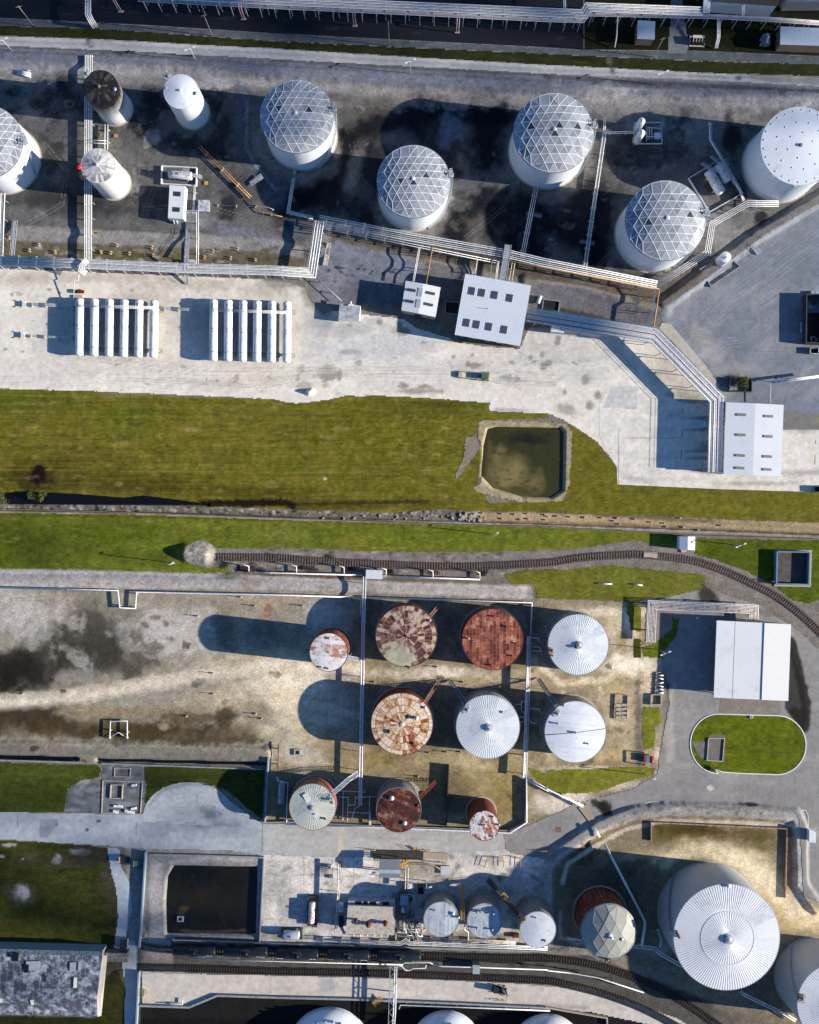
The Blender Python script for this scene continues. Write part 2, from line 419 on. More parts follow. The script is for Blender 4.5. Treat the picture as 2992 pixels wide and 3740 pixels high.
class Canvas:
    def __init__(s, x0, y0, x1, y1, col, step=STEP, var=.12, vs=60, seed=0):
        i0, j0, i1, j1 = math.floor(x0 / step), math.floor(y0 / step), math.ceil(x1 / step), math.ceil(y1 / step)
        s.xs = np.arange(i0, i1 + 1) * step; s.ys = np.arange(j0, j1 + 1) * step; s.step = step
        X, Y = np.meshgrid(s.xs, s.ys); s.X = X.astype(np.float32); s.Y = Y.astype(np.float32)
        s.C = np.ones(X.shape + (3,), np.float32) * np.array(alb(col), np.float32)
        s.C *= (1 + var * 2 * fbm(s.X, s.Y, vs, 5, seed))[..., None]
    def sl(s, x0, y0, x1, y1):
        a = np.searchsorted(s.xs, (x0, x1)); b = np.searchsorted(s.ys, (y0, y1)); return slice(b[0], b[1] + 1), slice(a[0], a[1] + 1)
    def mix(s, w, m, col, a):
        c = np.array(alb(col), np.float32); m = (m * a)[..., None]; s.C[w] = s.C[w] * (1 - m) + c * m
    def e(s, x, y, rx, ry, col, a=.8, ang=0, soft=.5, nz=.5, ns=None):
        R = max(rx, ry) * 1.7; w = s.sl(x - R, y - R, x + R, y + R); X = s.X[w]; Y = s.Y[w]
        if X.size == 0: return
        ca, sa = math.cos(math.radians(ang)), math.sin(math.radians(ang)); u = (X - x) * ca + (Y - y) * sa; v = -(X - x) * sa + (Y - y) * ca
        d = np.sqrt((u / rx) ** 2 + (v / ry) ** 2) + 2 * nz * fbm(X, Y, ns or max(8, min(rx, ry)), 5, x * .013 + y * .007)
        s.mix(w, 1 - sstep(1 - soft, 1 + soft * .6, d), col, a)
    def l(s, pts, hw, col, a=.8, soft=.5, nz=.4, ns=None):
        R = hw * 2; xs = [p[0] for p in pts]; ys = [p[1] for p in pts]
        w = s.sl(min(xs) - R, min(ys) - R, max(xs) + R, max(ys) + R); X = s.X[w]; Y = s.Y[w]
        if X.size == 0: return
        d = ldist(pts, X, Y) / hw + 2 * nz * fbm(X, Y, ns or max(8, hw), 5, pts[0][0] * .011)
        s.mix(w, 1 - sstep(1 - soft, 1 + soft * .6, d), col, a)
    def p(s, poly, col, a=1, soft=2, nz=2, ns=14):
        xs = [p[0] for p in poly]; ys = [p[1] for p in poly]; R = soft * 2 + nz * 2
        w = s.sl(min(xs) - R, min(ys) - R, max(xs) + R, max(ys) + R); X = s.X[w]; Y = s.Y[w]
        if X.size == 0: return
        d, _, _ = sdf(poly, X, Y); d = d + 2 * nz * fbm(X, Y, ns, 4, xs[0] * .01)
        s.mix(w, 1 - sstep(-soft, soft, d), col, a)
    def tracks(s, pts, n, gap, col, a=.35, hw=.9, jit=0):
        v = [Vector((p[0], p[1], 0)) for p in pts]
        for k in range(n):
            q = offset_path(v, (k - (n - 1) / 2) * gap + random.uniform(-jit, jit)); s.l([(t.x, t.y) for t in q], hw, col, a * random.uniform(.6, 1), .6, .3, 20)
    def finish(s, name, m, poly=None, dz=0.0, jit=0.0, crisp=True, kind='structure', flat=None, js=9):
        X, Y = s.X.copy(), s.Y.copy(); h, w = X.shape
        xc = (X[:-1, :-1] + X[1:, 1:]) / 2; yc = (Y[:-1, :-1] + Y[1:, 1:]) / 2
        if poly is not None:
            d, _, _ = sdf(poly, xc, yc)
            if jit: d = d + 2 * jit * fbm(xc, yc, js, 4, 3)
            keep = d < 0
        else: keep = np.ones(xc.shape, bool)
        Z = height(X, Y) if flat is None else np.full(X.shape, flat, np.float32)
        if poly is not None and crisp and not jit:
            cnt = np.zeros(X.shape, int)
            for a in (0, 1):
                for b in (0, 1): cnt[a:h - 1 + a, b:w - 1 + b] += keep
            bd = (cnt > 0) & (cnt < 4); dd, qx, qy = sdf(poly, X, Y); bd &= np.abs(dd) < s.step * 1.2
            X = np.where(bd, qx, X); Y = np.where(bd, qy, Y)
        idx = np.arange(h * w).reshape(h, w)
        q = np.stack([idx[1:, :-1], idx[1:, 1:], idx[:-1, 1:], idx[:-1, :-1]], -1)[keep]
        used, inv = np.unique(q, return_inverse=True); q = inv.reshape(-1, 4)
        x = X.ravel()[used]; y = Y.ravel()[used]; z = Z.ravel()[used]
        co = np.stack([(x * KO - CX) * MPP, (CY - y * KO) * MPP, z + dz], -1).astype(np.float32)
        me = bpy.data.meshes.new(name); me.vertices.add(len(co)); me.vertices.foreach_set('co', co.ravel())
        me.loops.add(q.size); me.loops.foreach_set('vertex_index', q.ravel().astype(np.int32))
        me.polygons.add(len(q)); me.polygons.foreach_set('loop_start', np.arange(0, q.size, 4, dtype=np.int32)); me.polygons.foreach_set('loop_total', np.full(len(q), 4, np.int32))
        me.update(calc_edges=True)
        c = np.clip(s.C.reshape(-1, 3)[used], .004, .86); c4 = np.concatenate([c, np.ones((len(c), 1), np.float32)], 1)
        at = me.color_attributes.new('Col', 'FLOAT_COLOR', 'POINT'); at.data.foreach_set('color', c4.ravel().astype(np.float32))
        me.polygons.foreach_set('use_smooth', np.ones(len(q), bool)); me.materials.append(m)
        o = bpy.data.objects.new(name, me); COL.objects.link(o); o['kind'] = kind; return o
NS = [0]
def sheet(name, m, poly, col, dz=.02, jit=0.0, var=.12, vs=40, paint=None, crisp=True, flat=None, js=9, gain=1.0):
    NS[0] += 1; dz += .0014 * NS[0]                    # no two sheets in one plane
    xs = [p[0] for p in poly]; ys = [p[1] for p in poly]
    c = Canvas(min(xs) - 4, min(ys) - 4, max(xs) + 4, max(ys) + 4, col, var=var, vs=vs, seed=xs[0] * .01)
    if paint: paint(c)
    gm = .34 if m is M_GRASS else .16
    c.C *= gain * (1 + gm * 2 * fbm(c.X, c.Y, 7, 3, 9) + gm * fbm(c.X, c.Y, 26, 4, 4))[..., None]
    if m is M_GRASS: c.C *= np.array((1.10, .97, .9), np.float32)
    return c.finish(name, m, poly, dz, jit, crisp, flat=flat, js=js)

M_EARTH = ground_mat('earth', 1.5, .40, .10)
M_GRASS = ground_mat('grass', 1.1, .42, .14, stretch=(.45, 1.3, 1))
M_CONC = ground_mat('concrete', .7, .12, .015, .85)
M_ASPH = ground_mat('asphalt', 1.6, .2, .03, .85)
M_GRAVEL = ground_mat('gravel', 1.8, .42, .14)
M_WATER, _nt, _b = base_mat('water', .09, 0, .5)
_at = nn(_nt, 'ShaderNodeAttribute', attribute_name='Col'); _nt.links.new(_at.outputs['Color'], _b.inputs['Base Color'])
bump(_nt, _b, noise(_nt, wpos(_nt), .8, 3), .15, .03)

# --- far ground beyond the picture
mb = MB(); R_ = 4000
mb.add([(-R_, -R_, -2.2), (R_, -R_, -2.2), (R_, R_, -2.2), (-R_, R_, -2.2)], [(0, 1, 2, 3)])
fo = mb.build('far_ground', mat('far_ground', '#6f6a55', .95, 0, .35, '#4c5228', .6, .01, 0, .1, .05)); fo['kind'] = 'structure'

# --- the soil everywhere, with its stains
g = Canvas(-70, -70, 1795, 2226, '#7d776c', var=.16, vs=70)
# north strip and tank field
g.p([(-70, 100), (-70, 145), (576, 165), (1148, 205), (1795, 225), (1795, 180), (1148, 160), (576, 122)], '#66666a', .9, 6, 4)
g.l([(-70, 140), (150, 148), (420, 155), (560, 178), (760, 196), (1000, 208), (1300, 214), (1795, 214)], 10, '#9a938a', .65, .8, .7)
g.l([(240, 105), (330, 104), (400, 112)], 9, '#211f1e', .9, .5, .4); g.l([(0, 97), (130, 103), (240, 110)], 4, '#48464a', .7, .7, .5)
g.l([(576, 128), (700, 134), (800, 140), (1000, 150), (1160, 158)], 4.5, '#4c4843', .7, .8, .6)
g.l([(1150, 160), (1260, 170), (1400, 176), (1600, 186), (1790, 196)], 6, '#3c3b3e', .75, .7, .6)
g.p([(-70, 165), (1795, 235), (1795, 420), (1500, 590), (1390, 640), (1000, 560), (680, 480), (640, 560), (-70, 545)], '#5c5852', .92, 10, 8)
for x, y, rx, ry, an, a in [(40, 190, 26, 8, 0, .5), (140, 205, 50, 34, 20, .8), (90, 220, 22, 22, 0, .8), (30, 190, 20, 12, 0, .7), (110, 245, 18, 14, 0, .7), (30, 240, 24, 14, 30, .85), (130, 170, 34, 18, 0, .5),
        (320, 220, 28, 44, -20, .85), (290, 260, 18, 26, 0, .8), (450, 240, 26, 40, 10, .8), (480, 270, 22, 60, 0, .75), (430, 320, 60, 34, 20, .75), (400, 300, 60, 20, 0, .7), (330, 300, 40, 12, 0, .5),
        (480, 430, 24, 36, 0, .8), (500, 400, 50, 70, 30, .45), (200, 400, 150, 66, 0, .5), (110, 320, 26, 40, 0, .7), (130, 430, 130, 30, 0, .5), (300, 410, 60, 60, 0, .55)]:
    g.e(x, y, rx, ry, '#1a1a1c', a, an, .6, 1.3)
for x, y, rx, ry, an, a, c in [(60, 175, 60, 18, 0, .5, '#847d75'), (60, 260, 40, 40, 0, .5, '#827a6e'), (190, 300, 24, 30, 20, .6, '#837a6c'), (320, 290, 14, 22, 0, .6, '#9a9388'), (240, 330, 30, 34, 0, .6, '#807769'),
        (280, 400, 20, 14, 0, .5, '#8a8178'), (450, 175, 60, 12, 0, .7, '#a39a8f'), (430, 460, 40, 22, 0, .5, '#85827d'), (520, 500, 70, 24, 10, .5, '#77767a'), (390, 210, 40, 16, 10, .5, '#7d756a')]:
    g.e(x, y, rx, ry, c, a, an, .6, 1.3)
g.l([(505, 190), (500, 250), (525, 330), (570, 390), (615, 450), (640, 480)], 22, '#4a4d55', .6, .8, .5)  # bluish band: shade beside the first dome put into the soil colour
g.l([(521, 212), (518, 310), (536, 345), (580, 400)], 3.5, '#85858a', .55, .8, .5)
# black soil swirling between the domes, with a domed tank's shadow painted in
for pts, hw, a in [([(720, 290), (800, 262), (900, 236), (1000, 232), (1050, 245)], 34, .95), ([(730, 300), (690, 360), (640, 420), (620, 450)], 40, .9), ([(1030, 250), (1020, 330), (1000, 420), (960, 480)], 36, .95),
        ([(640, 400), (760, 430), (830, 470)], 34, .85), ([(900, 240), (940, 330), (1000, 360)], 40, .75), ([(1000, 400), (1060, 480), (1100, 540)], 44, .9), ([(1120, 420), (1120, 520)], 50, .9), ([(1180, 440), (1230, 520)], 44, .9), ([(1250, 380), (1230, 460)], 30, .7),
        ([(720, 300), (790, 330), (810, 400)], 40, .85), ([(1300, 560), (1380, 585)], 12, .7), ([(1270, 440), (1260, 560)], 26, .85), ([(1180, 330), (1330, 320)], 20, .45), ([(1200, 400), (1300, 400)], 26, .5)]:
    g.l(pts, hw, '#0f1116', a, .7, .8, 40)
for x, y, rx, ry, an, a, c in [(955, 275, 24, 36, 25, .6, '#6a7078'), (950, 250, 18, 14, 0, .5, '#5e646c'), (985, 375, 26, 46, 0, .6, '#65625f'), (1045, 370, 20, 30, 40, .6, '#65615e'), (970, 430, 26, 22, 0, .5, '#6b655d'), (1000, 470, 60, 18, 10, .5, '#5c5449'),
        (640, 470, 36, 30, 0, .5, '#6a6966'), (1100, 500, 20, 40, 0, .35, '#4d5258'), (1170, 430, 22, 26, 0, .4, '#50545a'), (780, 420, 60, 30, 0, .35, '#4a4742'), (700, 240, 60, 30, 0, .7, '#5b544a'), (1000, 215, 120, 14, 0, .6, '#8f8579'),
        (820, 215, 110, 18, 0, .5, '#857a6d'), (1270, 225, 130, 26, 0, .75, '#8c8379'), (1400, 240, 80, 40, 0, .7, '#8a8378'), (1520, 240, 70, 30, 0, .6, '#8d857b'), (1300, 190, 40, 14, 0, .6, '#a69e94'), (1480, 280, 60, 30, -30, .6, '#7c756b'),
        (1520, 480, 60, 40, 30, .7, '#8a8279'), (1600, 440, 60, 40, -30, .6, '#7d756c'), (1440, 530, 60, 20, -30, .4, '#7a7065')]:
    g.e(x, y, rx, ry, c, a, an, .6, 1.2)
for x, y, rx, ry, a in [(1350, 300, 50, 30, .6), (1410, 320, 40, 30, .6), (1535, 290, 20, 50, .8), (1555, 280, 26, 20, .75), (1430, 270, 22, 30, .7), (1600, 460, 18, 16, .9), (1560, 400, 14, 30, .8), (1330, 345, 60, 14, .6), (1250, 330, 24, 60, .5)]:
    g.e(x, y, rx, ry, '#17171a', a, 0, .6, 1.2)
g.e(790, 225, 50, 24, '#4e473e', .6, 0, .8, .8); g.tracks([(640, 400), (700, 330), (790, 270), (900, 240)], 7, 5, '#30302f', .4); g.tracks([(1060, 300), (1020, 380), (1000, 450)], 8, 5, '#34353a', .45)
g.tracks([(118, 300), (122, 350), (100, 400)], 6, 4, '#2a2826', .4); g.tracks([(1440, 340), (1390, 390), (1420, 430)], 5, 4, '#3b3833', .4); g.tracks([(955, 445), (990, 430), (975, 470)], 4, 5, '#161514', .6)
# dry margins round the tanks
for x, y, r, c, a in [(238, 385, 38, '#6b6255', .8), (240, 230, 40, '#575046', .6), (406, 240, 42, '#6a645a', .7), (627, 300, 88, '#83796b', .75), (870, 425, 84, '#857b6c', .75), (1160, 330, 94, '#7a7266', .7), (1380, 500, 96, '#6b655c', .7), (1648, 345, 98, '#6d655b', .6), (10, 340, 84, '#6a6154', .7)]:
    g.e(x, y, r, r, c, a, 0, .22, .25, 40)
g.e(745, 360, 16, 60, '#8d8375', .5, 15, .8, .6); g.e(705, 300, 14, 50, '#93897a', .55, 0, .8, .6)
# strip along the main rack
g.p([(30, 475), (170, 482), (560, 500), (640, 520), (640, 545), (560, 530), (30, 508)], '#8b8378', .8, 4, 4)
g.p([(30, 508), (560, 530), (648, 545), (640, 575), (-70, 552), (-70, 520)], '#62563f', .85, 4, 4)
for i in range(60):
    g.e(random.uniform(40, 640), random.uniform(515, 552), random.uniform(4, 14), random.uniform(2, 6), random.choice(['#94897a', '#3a3226', '#a39a8b', '#4a4a28']), .6, 0, .7, .8)
g.l([(190, 535), (300, 540)], 6, '#47501f', .6, .8, .9); g.l([(200, 480), (380, 492)], 2.5, '#505426', .6, .8, .9)
# dike and slope between domes and yard
g.p([(690, 505), (760, 520), (880, 548), (900, 575), (880, 640), (700, 640), (670, 600), (668, 560)], '#6f7077', .9, 4, 3)
g.p([(700, 470), (900, 520), (1120, 560), (1390, 612), (1380, 640), (1300, 628), (1200, 600), (1130, 592), (960, 560), (880, 545), (700, 505)], '#584e3f', .85, 5, 4)
g.p([(900, 545), (975, 565), (970, 640), (890, 640)], '#5c5b5c', .7, 5, 4); g.l([(900, 548), (970, 562)], 3, '#8a8177', .7, .7, .5)
g.p([(1120, 600), (1220, 605), (1330, 640), (1385, 660), (1380, 690), (1260, 690), (1200, 675), (1130, 660)], '#69666b', .85, 4, 4)
g.l([(1185, 655), (1240, 668), (1290, 680)], 9, '#3b3325', .85, .6, .5); g.l([(1130, 592), (1230, 606), (1330, 632)], 3, '#8d8478', .7, .7, .5)
g.e(705, 610, 50, 40, '#8d8b8c', .7, 0, .6, .6); g.e(760, 620, 90, 30, '#55575f', .5, 0, .7, .6)
for i in range(18): g.e(random.uniform(690, 830), random.uniform(560, 600), random.uniform(3, 8), random.uniform(2, 4), '#1d1c1e', .75, 10, .6, .7)
g.l([(1390, 640), (1480, 580), (1600, 492), (1730, 420)], 12, '#6e6963', .7, .8, .6); g.l([(1400, 650), (1490, 590), (1620, 490), (1730, 430)], 2, '#9c8f7d', .7, .6, .6)
g.p([(1370, 610), (1460, 560), (1480, 580), (1400, 640)], '#5a4f40', .6, 5, 4)
# stream, rocks, brown strip
g.p([(-70, 1062), (180, 1064), (420, 1072), (640, 1078), (800, 1084), (930, 1076), (1010, 1072), (1010, 1092), (640, 1090), (300, 1082), (-70, 1074)], '#6e665c', .95, 3, 5)
for i in range(240):
    x = random.uniform(-40, 1010); y = 1068 + (x / 1000) * 14 + random.uniform(-7, 8); g.e(x, y, random.uniform(2, 6), random.uniform(1.5, 4), random.choice(['#a49b90', '#2b2722', '#8d857b', '#17150f', '#bdb4a8']), .8, random.uniform(0, 90), .5, .6)
g.e(90, 1054, 60, 9, '#8a837a', .9, 0, .5, .6); g.e(40, 1052, 30, 6, '#8a837a', .8, 0, .5, .6)
g.p([(985, 1078), (1100, 1080), (1400, 1090), (1600, 1098), (1795, 1104), (1795, 1128), (1500, 1120), (1100, 1106), (985, 1098)], '#b39b76', .95, 3, 3)
for i in range(500): g.e(random.uniform(-60, 1720), random.uniform(170, 560), random.uniform(2, 9), random.uniform(2, 6), random.choice(['#8a8278', '#2c2a29', '#6d665e', '#48443f', '#1d1c1e']), random.uniform(.15, .5), random.uniform(-40, 40), .6, 1)
for i in range(400): g.e(random.uniform(-60, 1380), random.uniform(1250, 1740), random.uniform(2, 8), random.uniform(2, 5), random.choice(['#a59b8b', '#5f5645', '#b9ae9a', '#6d6350']), random.uniform(.15, .45), random.uniform(-40, 40), .6, 1)
g.l([(1000, 1096), (1300, 1104), (1725, 1124)], 3, '#6d5f49', .6, .8, .7); g.l([(1400, 1096), (1600, 1106), (1725, 1112)], 5, '#8d7d62', .6, .8, .8); g.l([(1250, 1084), (1400, 1092), (1500, 1098)], 4, '#4a3c22', .6, .8, .8)
g.l([(985, 1084), (1005, 1080)], 7, '#c0b4a2', .8, .6, .8)
g.l([(-70, 1077), (420, 1085), (640, 1093), (1000, 1102), (1300, 1112), (1795, 1132)], 4, '#a59a8c', .85, .5, .4); g.l([(-70, 1074), (420, 1082), (640, 1090), (1000, 1099), (1300, 1109), (1795, 1129)], 2, '#2b251d', .85, .5, .3)
# railway bed and its strip of soil
g.p([(440, 1152), (700, 1158), (1000, 1166), (1200, 1160), (1350, 1140), (1440, 1140), (1520, 1160), (1640, 1220), (1725, 1290), (1795, 1350), (1795, 1420), (1690, 1330), (1600, 1262), (1500, 1215), (1420, 1185), (1340, 1182), (1200, 1200), (1060, 1212), (1040, 1222), (760, 1216), (480, 1204), (480, 1185), (440, 1180)], '#857d75', .97, 3, 3)
for i in range(150):
    t = random.random(); x = 450 + t * 620; y = 1158 + t * 10 + random.uniform(-4, 40); g.e(x, y, random.uniform(3, 14), random.uniform(2, 5), random.choice(['#25231f', '#aca399', '#5a534b', '#978e84', '#3f3a35']), .5, 0, .7, .8)
for x, y, rx in [(510, 1197, 20), (570, 1170, 16), (640, 1196, 16), (690, 1172, 14), (740, 1197, 12), (820, 1204, 16), (905, 1205, 12), (1010, 1205, 18), (545, 1200, 12), (660, 1200, 14)]: g.e(x, y, rx, 7, '#131316', .85, 0, .6, .8)
g.l([(480, 1209), (600, 1211), (760, 1215)], 5, '#5e452f', .8, .7, .7); g.l([(760, 1218), (1020, 1226)], 3, '#6d5840', .6, .7, .7)
g.e(418, 1165, 34, 28, '#a39a90', .97, 0, .15, .2, 12); 
for i in range(70): g.e(random.uniform(392, 440), random.uniform(1142, 1192), random.uniform(1.5, 4), random.uniform(1.5, 3), random.choice(['#c9c0b4', '#6a625b', '#8d857c']), .7, 0, .5, .5)
# dike roads
g.p([(-70, 1199), (180, 1201), (520, 1210), (760, 1222), (1120, 1234), (1124, 1262), (760, 1246), (560, 1242), (-70, 1236)], '#a39d97', .97, 2.5, 3)
g.l([(-70, 1212), (300, 1214), (540, 1224)], 8, '#8a888b', .6, .8, .4); g.l([(-70, 1204), (300, 1207), (560, 1216), (760, 1226), (1110, 1238)], 3, '#bcb4aa', .6, .7, .6)
g.e(522, 1225, 26, 16, '#8a7560', .5, 0, .8, .7); g.e(480, 1214, 30, 8, '#3d4420', .7, 0, .6, .6)
# west field inside the dikes
g.p([(-70, 1243), (560, 1250), (762, 1256), (762, 1560), (560, 1580), (-70, 1558)], '#8b8373', .97, 3, 3)
for x, y, rx, ry, an, c, a in [(60, 1260, 90, 14, 0, '#9a9082', .6), (40, 1300, 60, 44, 20, '#a19a92', .85), (90, 1330, 44, 44, 0, '#8d867d', .75), (200, 1330, 110, 60, 10, '#4a453b', .85), (190, 1390, 130, 50, 0, '#3f3b33', .85), (40, 1410, 90, 50, 0, '#201e1a', .9), (15, 1440, 50, 26, 0, '#15130f', .9),
        (120, 1290, 40, 12, 0, '#5a5344', .5), (175, 1385, 26, 18, 20, '#9a948c', .75), (160, 1420, 60, 20, 0, '#7d7564', .6), (345, 1340, 84, 52, 10, '#b1aaa1', .9), (330, 1300, 60, 24, -20, '#9e968a', .6), (410, 1330, 50, 50, 0, '#aaa298', .6), (285, 1345, 14, 26, 0, '#6d6455', .7),
        (320, 1360, 26, 20, 0, '#8c8172', .7), (330, 1340, 14, 8, 0, '#5d564b', .6), (350, 1310, 12, 8, 0, '#6b6355', .6), (285, 1385, 18, 14, 0, '#4c4439', .7), (275, 1400, 14, 10, 0, '#5a5245', .7), (300, 1330, 10, 16, 30, '#7a7061', .6), (560, 1290, 60, 44, 0, '#8f8270', .6),
        (470, 1330, 24, 50, 0, '#3b3b3b', .55), (550, 1330, 40, 30, 0, '#5b5c5e', .5), (600, 1340, 70, 30, 0, '#706d68', .5), (480, 1400, 60, 24, 0, '#c0b196', .5), (560, 1390, 90, 26, 0, '#b9a98d', .6), (620, 1420, 60, 60, 0, '#cabca3', .7), (680, 1300, 44, 40, 0, '#9b9890', .7),
        (560, 1450, 90, 40, 0, '#cfc0a6', .75), (480, 1470, 90, 26, 0, '#ab9c80', .6), (640, 1500, 60, 60, 0, '#c4b598', .6), (700, 1480, 50, 50, 0, '#a59c8c', .5), (660, 1440, 40, 20, 0, '#d6cab4', .6), (540, 1500, 40, 20, 0, '#8a7d66', .6),
        (230, 1450, 60, 10, 0, '#93866e', .6), (60, 1510, 110, 34, 0, '#2f281b', .95), (200, 1500, 70, 16, 0, '#8d7d60', .7), (330, 1500, 130, 14, 0, '#7a6a4d', .6), (300, 1540, 180, 22, 0, '#3d3220', .92), (400, 1512, 80, 12, 0, '#4a3e2a', .8), (480, 1510, 24, 26, 20, '#2f2612', .85),
        (510, 1530, 24, 20, 0, '#a49880', .8), (555, 1540, 40, 16, 0, '#b3a68c', .8), (470, 1540, 8, 6, 0, '#9b9080', .8), (347, 1530, 13, 8, 0, '#8d806a', .8), (347, 1530, 8, 4, 0, '#211a0e', .8), (440, 1560, 120, 8, 0, '#3b2c15', .7), (690, 1560, 80, 26, 0, '#8f7a4e', .6), (620, 1570, 50, 30, 0, '#b7ab97', .7)]:
    g.e(x, y, rx, ry, c, a, an, .6, .85, max(8, min(rx, ry) * .8))
g.e(190, 1350, 140, 62, '#35312a', .62, 5, .9, .5); g.e(150, 1400, 110, 34, '#2b2822', .6, 0, .9, .5); g.e(30, 1420, 90, 46, '#191714', .8, 0, .9, .5); g.l([(-70, 1530), (120, 1530), (300, 1538), (520, 1546)], 24, '#40351f', .72, .8, .6); g.e(347, 1530, 13, 8, '#8d806a', .8, 0, .5, .7)
for x, y, rx, ry, an, a in ((345, 1338, 78, 46, 10, .85), (400, 1312, 50, 24, -10, .6), (60, 1285, 90, 40, 10, .75), (95, 1325, 46, 40, 0, .5), (172, 1386, 26, 18, 20, .6), (170, 1425, 50, 16, 0, .4), (440, 1370, 40, 14, 10, .5), (690, 1290, 34, 24, -20, .5)): g.e(x, y, rx, ry, '#aba59b', a * .85, an, .5, 1.1, 22)
for x, y, rx, ry in ((285, 1345, 12, 20), (318, 1362, 22, 16), (350, 1312, 10, 6), (282, 1386, 18, 13), (305, 1315, 10, 6), (362, 1345, 9, 8)): g.e(x, y, rx, ry, '#5d5549', .75, 20, .3, 1)
g.e(566, 1280, 8, 12, '#7a3f18', .7, 0, .8, .8); g.e(560, 1300, 10, 20, '#94683c', .5, 0, .8, .8); g.e(590, 1262, 60, 14, '#9d8c74', .6, 0, .8, .6)
g.l([(-70, 1482), (60, 1478), (180, 1464), (300, 1444), (420, 1424), (560, 1404), (660, 1404), (762, 1404)], 15, '#cfc2ac', .8, .9, .5, 24); g.l([(-70, 1470), (120, 1460), (330, 1428), (440, 1412)], 7, '#b7ab98', .6, .8, .6)
g.l([(570, 1440), (620, 1470), (760, 1510)], 10, '#c8b898', .4, .8, .6)
g.tracks([(440, 1350), (470, 1400), (560, 1420), (640, 1400)], 6, 4, '#8d7f68', .5); g.tracks([(540, 1480), (590, 1470), (600, 1500), (560, 1510)], 5, 5, '#8b7e68', .45); g.tracks([(20, 1260), (110, 1262), (240, 1290), (420, 1262)], 3, 4, '#6d634f', .5); g.tracks([(470, 1310), (520, 1380), (440, 1440)], 4, 6, '#7e715b', .4); g.tracks([(560, 1300), (600, 1250), (690, 1250)], 4, 5, '#8e8a80', .4)
g.e(693, 1365, 50, 50, '#a39a8a', .6, 0, .25, .3, 30); g.e(680, 1300, 40, 30, '#b5b4b2', .55, -30, .7, .8)
# tank yard
g.p([(764, 1256), (1122, 1264), (1380, 1275), (1400, 1600), (1380, 1640), (1210, 1690), (1100, 1740), (1060, 1752), (560, 1738), (562, 1600), (764, 1570)], '#86795f', .97, 3, 3)
for x, y, rx, ry, an, c, a in [(940, 1300, 110, 34, 0, '#4c4b4a', .6), (780, 1300, 30, 60, 0, '#4a4743', .6), (1120, 1310, 40, 50, 0, '#4d4c4b', .6), (920, 1416, 160, 14, 0, '#d3c8b4', .9), (900, 1440, 150, 9, 0, '#a5947a', .7), (780, 1450, 40, 18, 0, '#6b5d45', .6), (1070, 1430, 70, 16, 0, '#b8a88a', .7),
        (940, 1520, 60, 60, 0, '#4d4c49', .5), (950, 1600, 170, 20, 0, '#9a8a68', .8), (920, 1640, 90, 30, 0, '#87764f', .8), (1030, 1640, 60, 50, 0, '#9a875e', .8), (1010, 1600, 40, 24, 0, '#b7a682', .7), (1060, 1680, 50, 60, 0, '#857339', .55), (980, 1690, 40, 40, 0, '#6b5f41', .6), (800, 1600, 60, 22, 0, '#8a7446', .7),
        (700, 1620, 60, 20, 0, '#94855f', .7), (640, 1600, 50, 24, 0, '#c2b8a6', .6), (660, 1690, 80, 50, 0, '#4a463d', .5), (800, 1690, 60, 50, 0, '#4f4a3f', .5), (930, 1680, 60, 60, 0, '#50493c', .55), (1000, 1725, 80, 14, 0, '#a5946a', .7), (600, 1740, 60, 10, 0, '#5b4c34', .6),
        (1160, 1560, 20, 60, 0, '#b3a180', .6), (1170, 1650, 40, 30, 0, '#b0a48f', .6), (1300, 1330, 40, 40, 0, '#b9aa90', .7), (1330, 1400, 60, 24, 0, '#dccfb8', .9), (1330, 1310, 16, 30, 0, '#d8cbb5', .7), (1300, 1290, 110, 12, 0, '#c9bda6', .7), (1312, 1350, 12, 26, 0, '#6b5c3a', .7),
        (1296, 1440, 26, 26, 0, '#7d6d3f', .75), (1310, 1520, 50, 60, 0, '#9c8d72', .6), (1300, 1480, 60, 50, 0, '#a89878', .6), (1290, 1590, 90, 20, 0, '#a8926a', .7), (1250, 1620, 100, 8, 0, '#cbbba2', .8), (1345, 1500, 10, 80, 0, '#5f5752', .9), (1345, 1590, 10, 40, 0, '#55504d', .8), (1365, 1440, 16, 40, 0, '#c2ad90', .7), (1322, 1370, 10, 20, 0, '#b5a588', .6)]:
    g.e(x, y, rx, ry, c, a, an, .75, .6)
for x, y, r in [(856, 1333, 76), (1037, 1340, 76), (1210, 1352, 76), (847, 1512, 76), (1026, 1520, 76), (1210, 1525, 76)]: g.e(x, y, r, r, '#8c857a', .6, 0, .16, .2, 30)
g.l([(1125, 1390), (1180, 1440), (1280, 1430), (1330, 1400)], 8, '#cdbfa6', .6, .7, .5)
for i in range(70): g.e(random.uniform(764, 1390), random.uniform(1262, 1730), random.uniform(3, 16), random.uniform(2, 8), random.choice(['#3b3426', '#5a4d33', '#6b5a2e', '#4a4132', '#c9bb9f']), random.uniform(.25, .6), random.uniform(-60, 60), .6, 1.1)
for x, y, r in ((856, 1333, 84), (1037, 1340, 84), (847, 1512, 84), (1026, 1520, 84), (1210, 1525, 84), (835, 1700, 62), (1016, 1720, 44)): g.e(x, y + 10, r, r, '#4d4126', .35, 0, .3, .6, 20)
g.tracks([(980, 1590), (1020, 1560), (1090, 1600), (1060, 1640)], 5, 6, '#b5a37c', .45); g.tracks([(950, 1460), (945, 1520), (960, 1600)], 3, 6, '#6a6760', .4)
g.l([(1150, 1618), (1260, 1625), (1370, 1622)], 5, '#9c917e', .7, .7, .7); g.e(1190, 1690, 70, 30, '#d0c5b4', .8, -10, .6, .6); g.e(1260, 1656, 90, 12, '#c6b8a2', .8, -4, .6, .5); g.e(1395, 1610, 16, 70, '#bdb2a2', .7, 0, .7, .5)
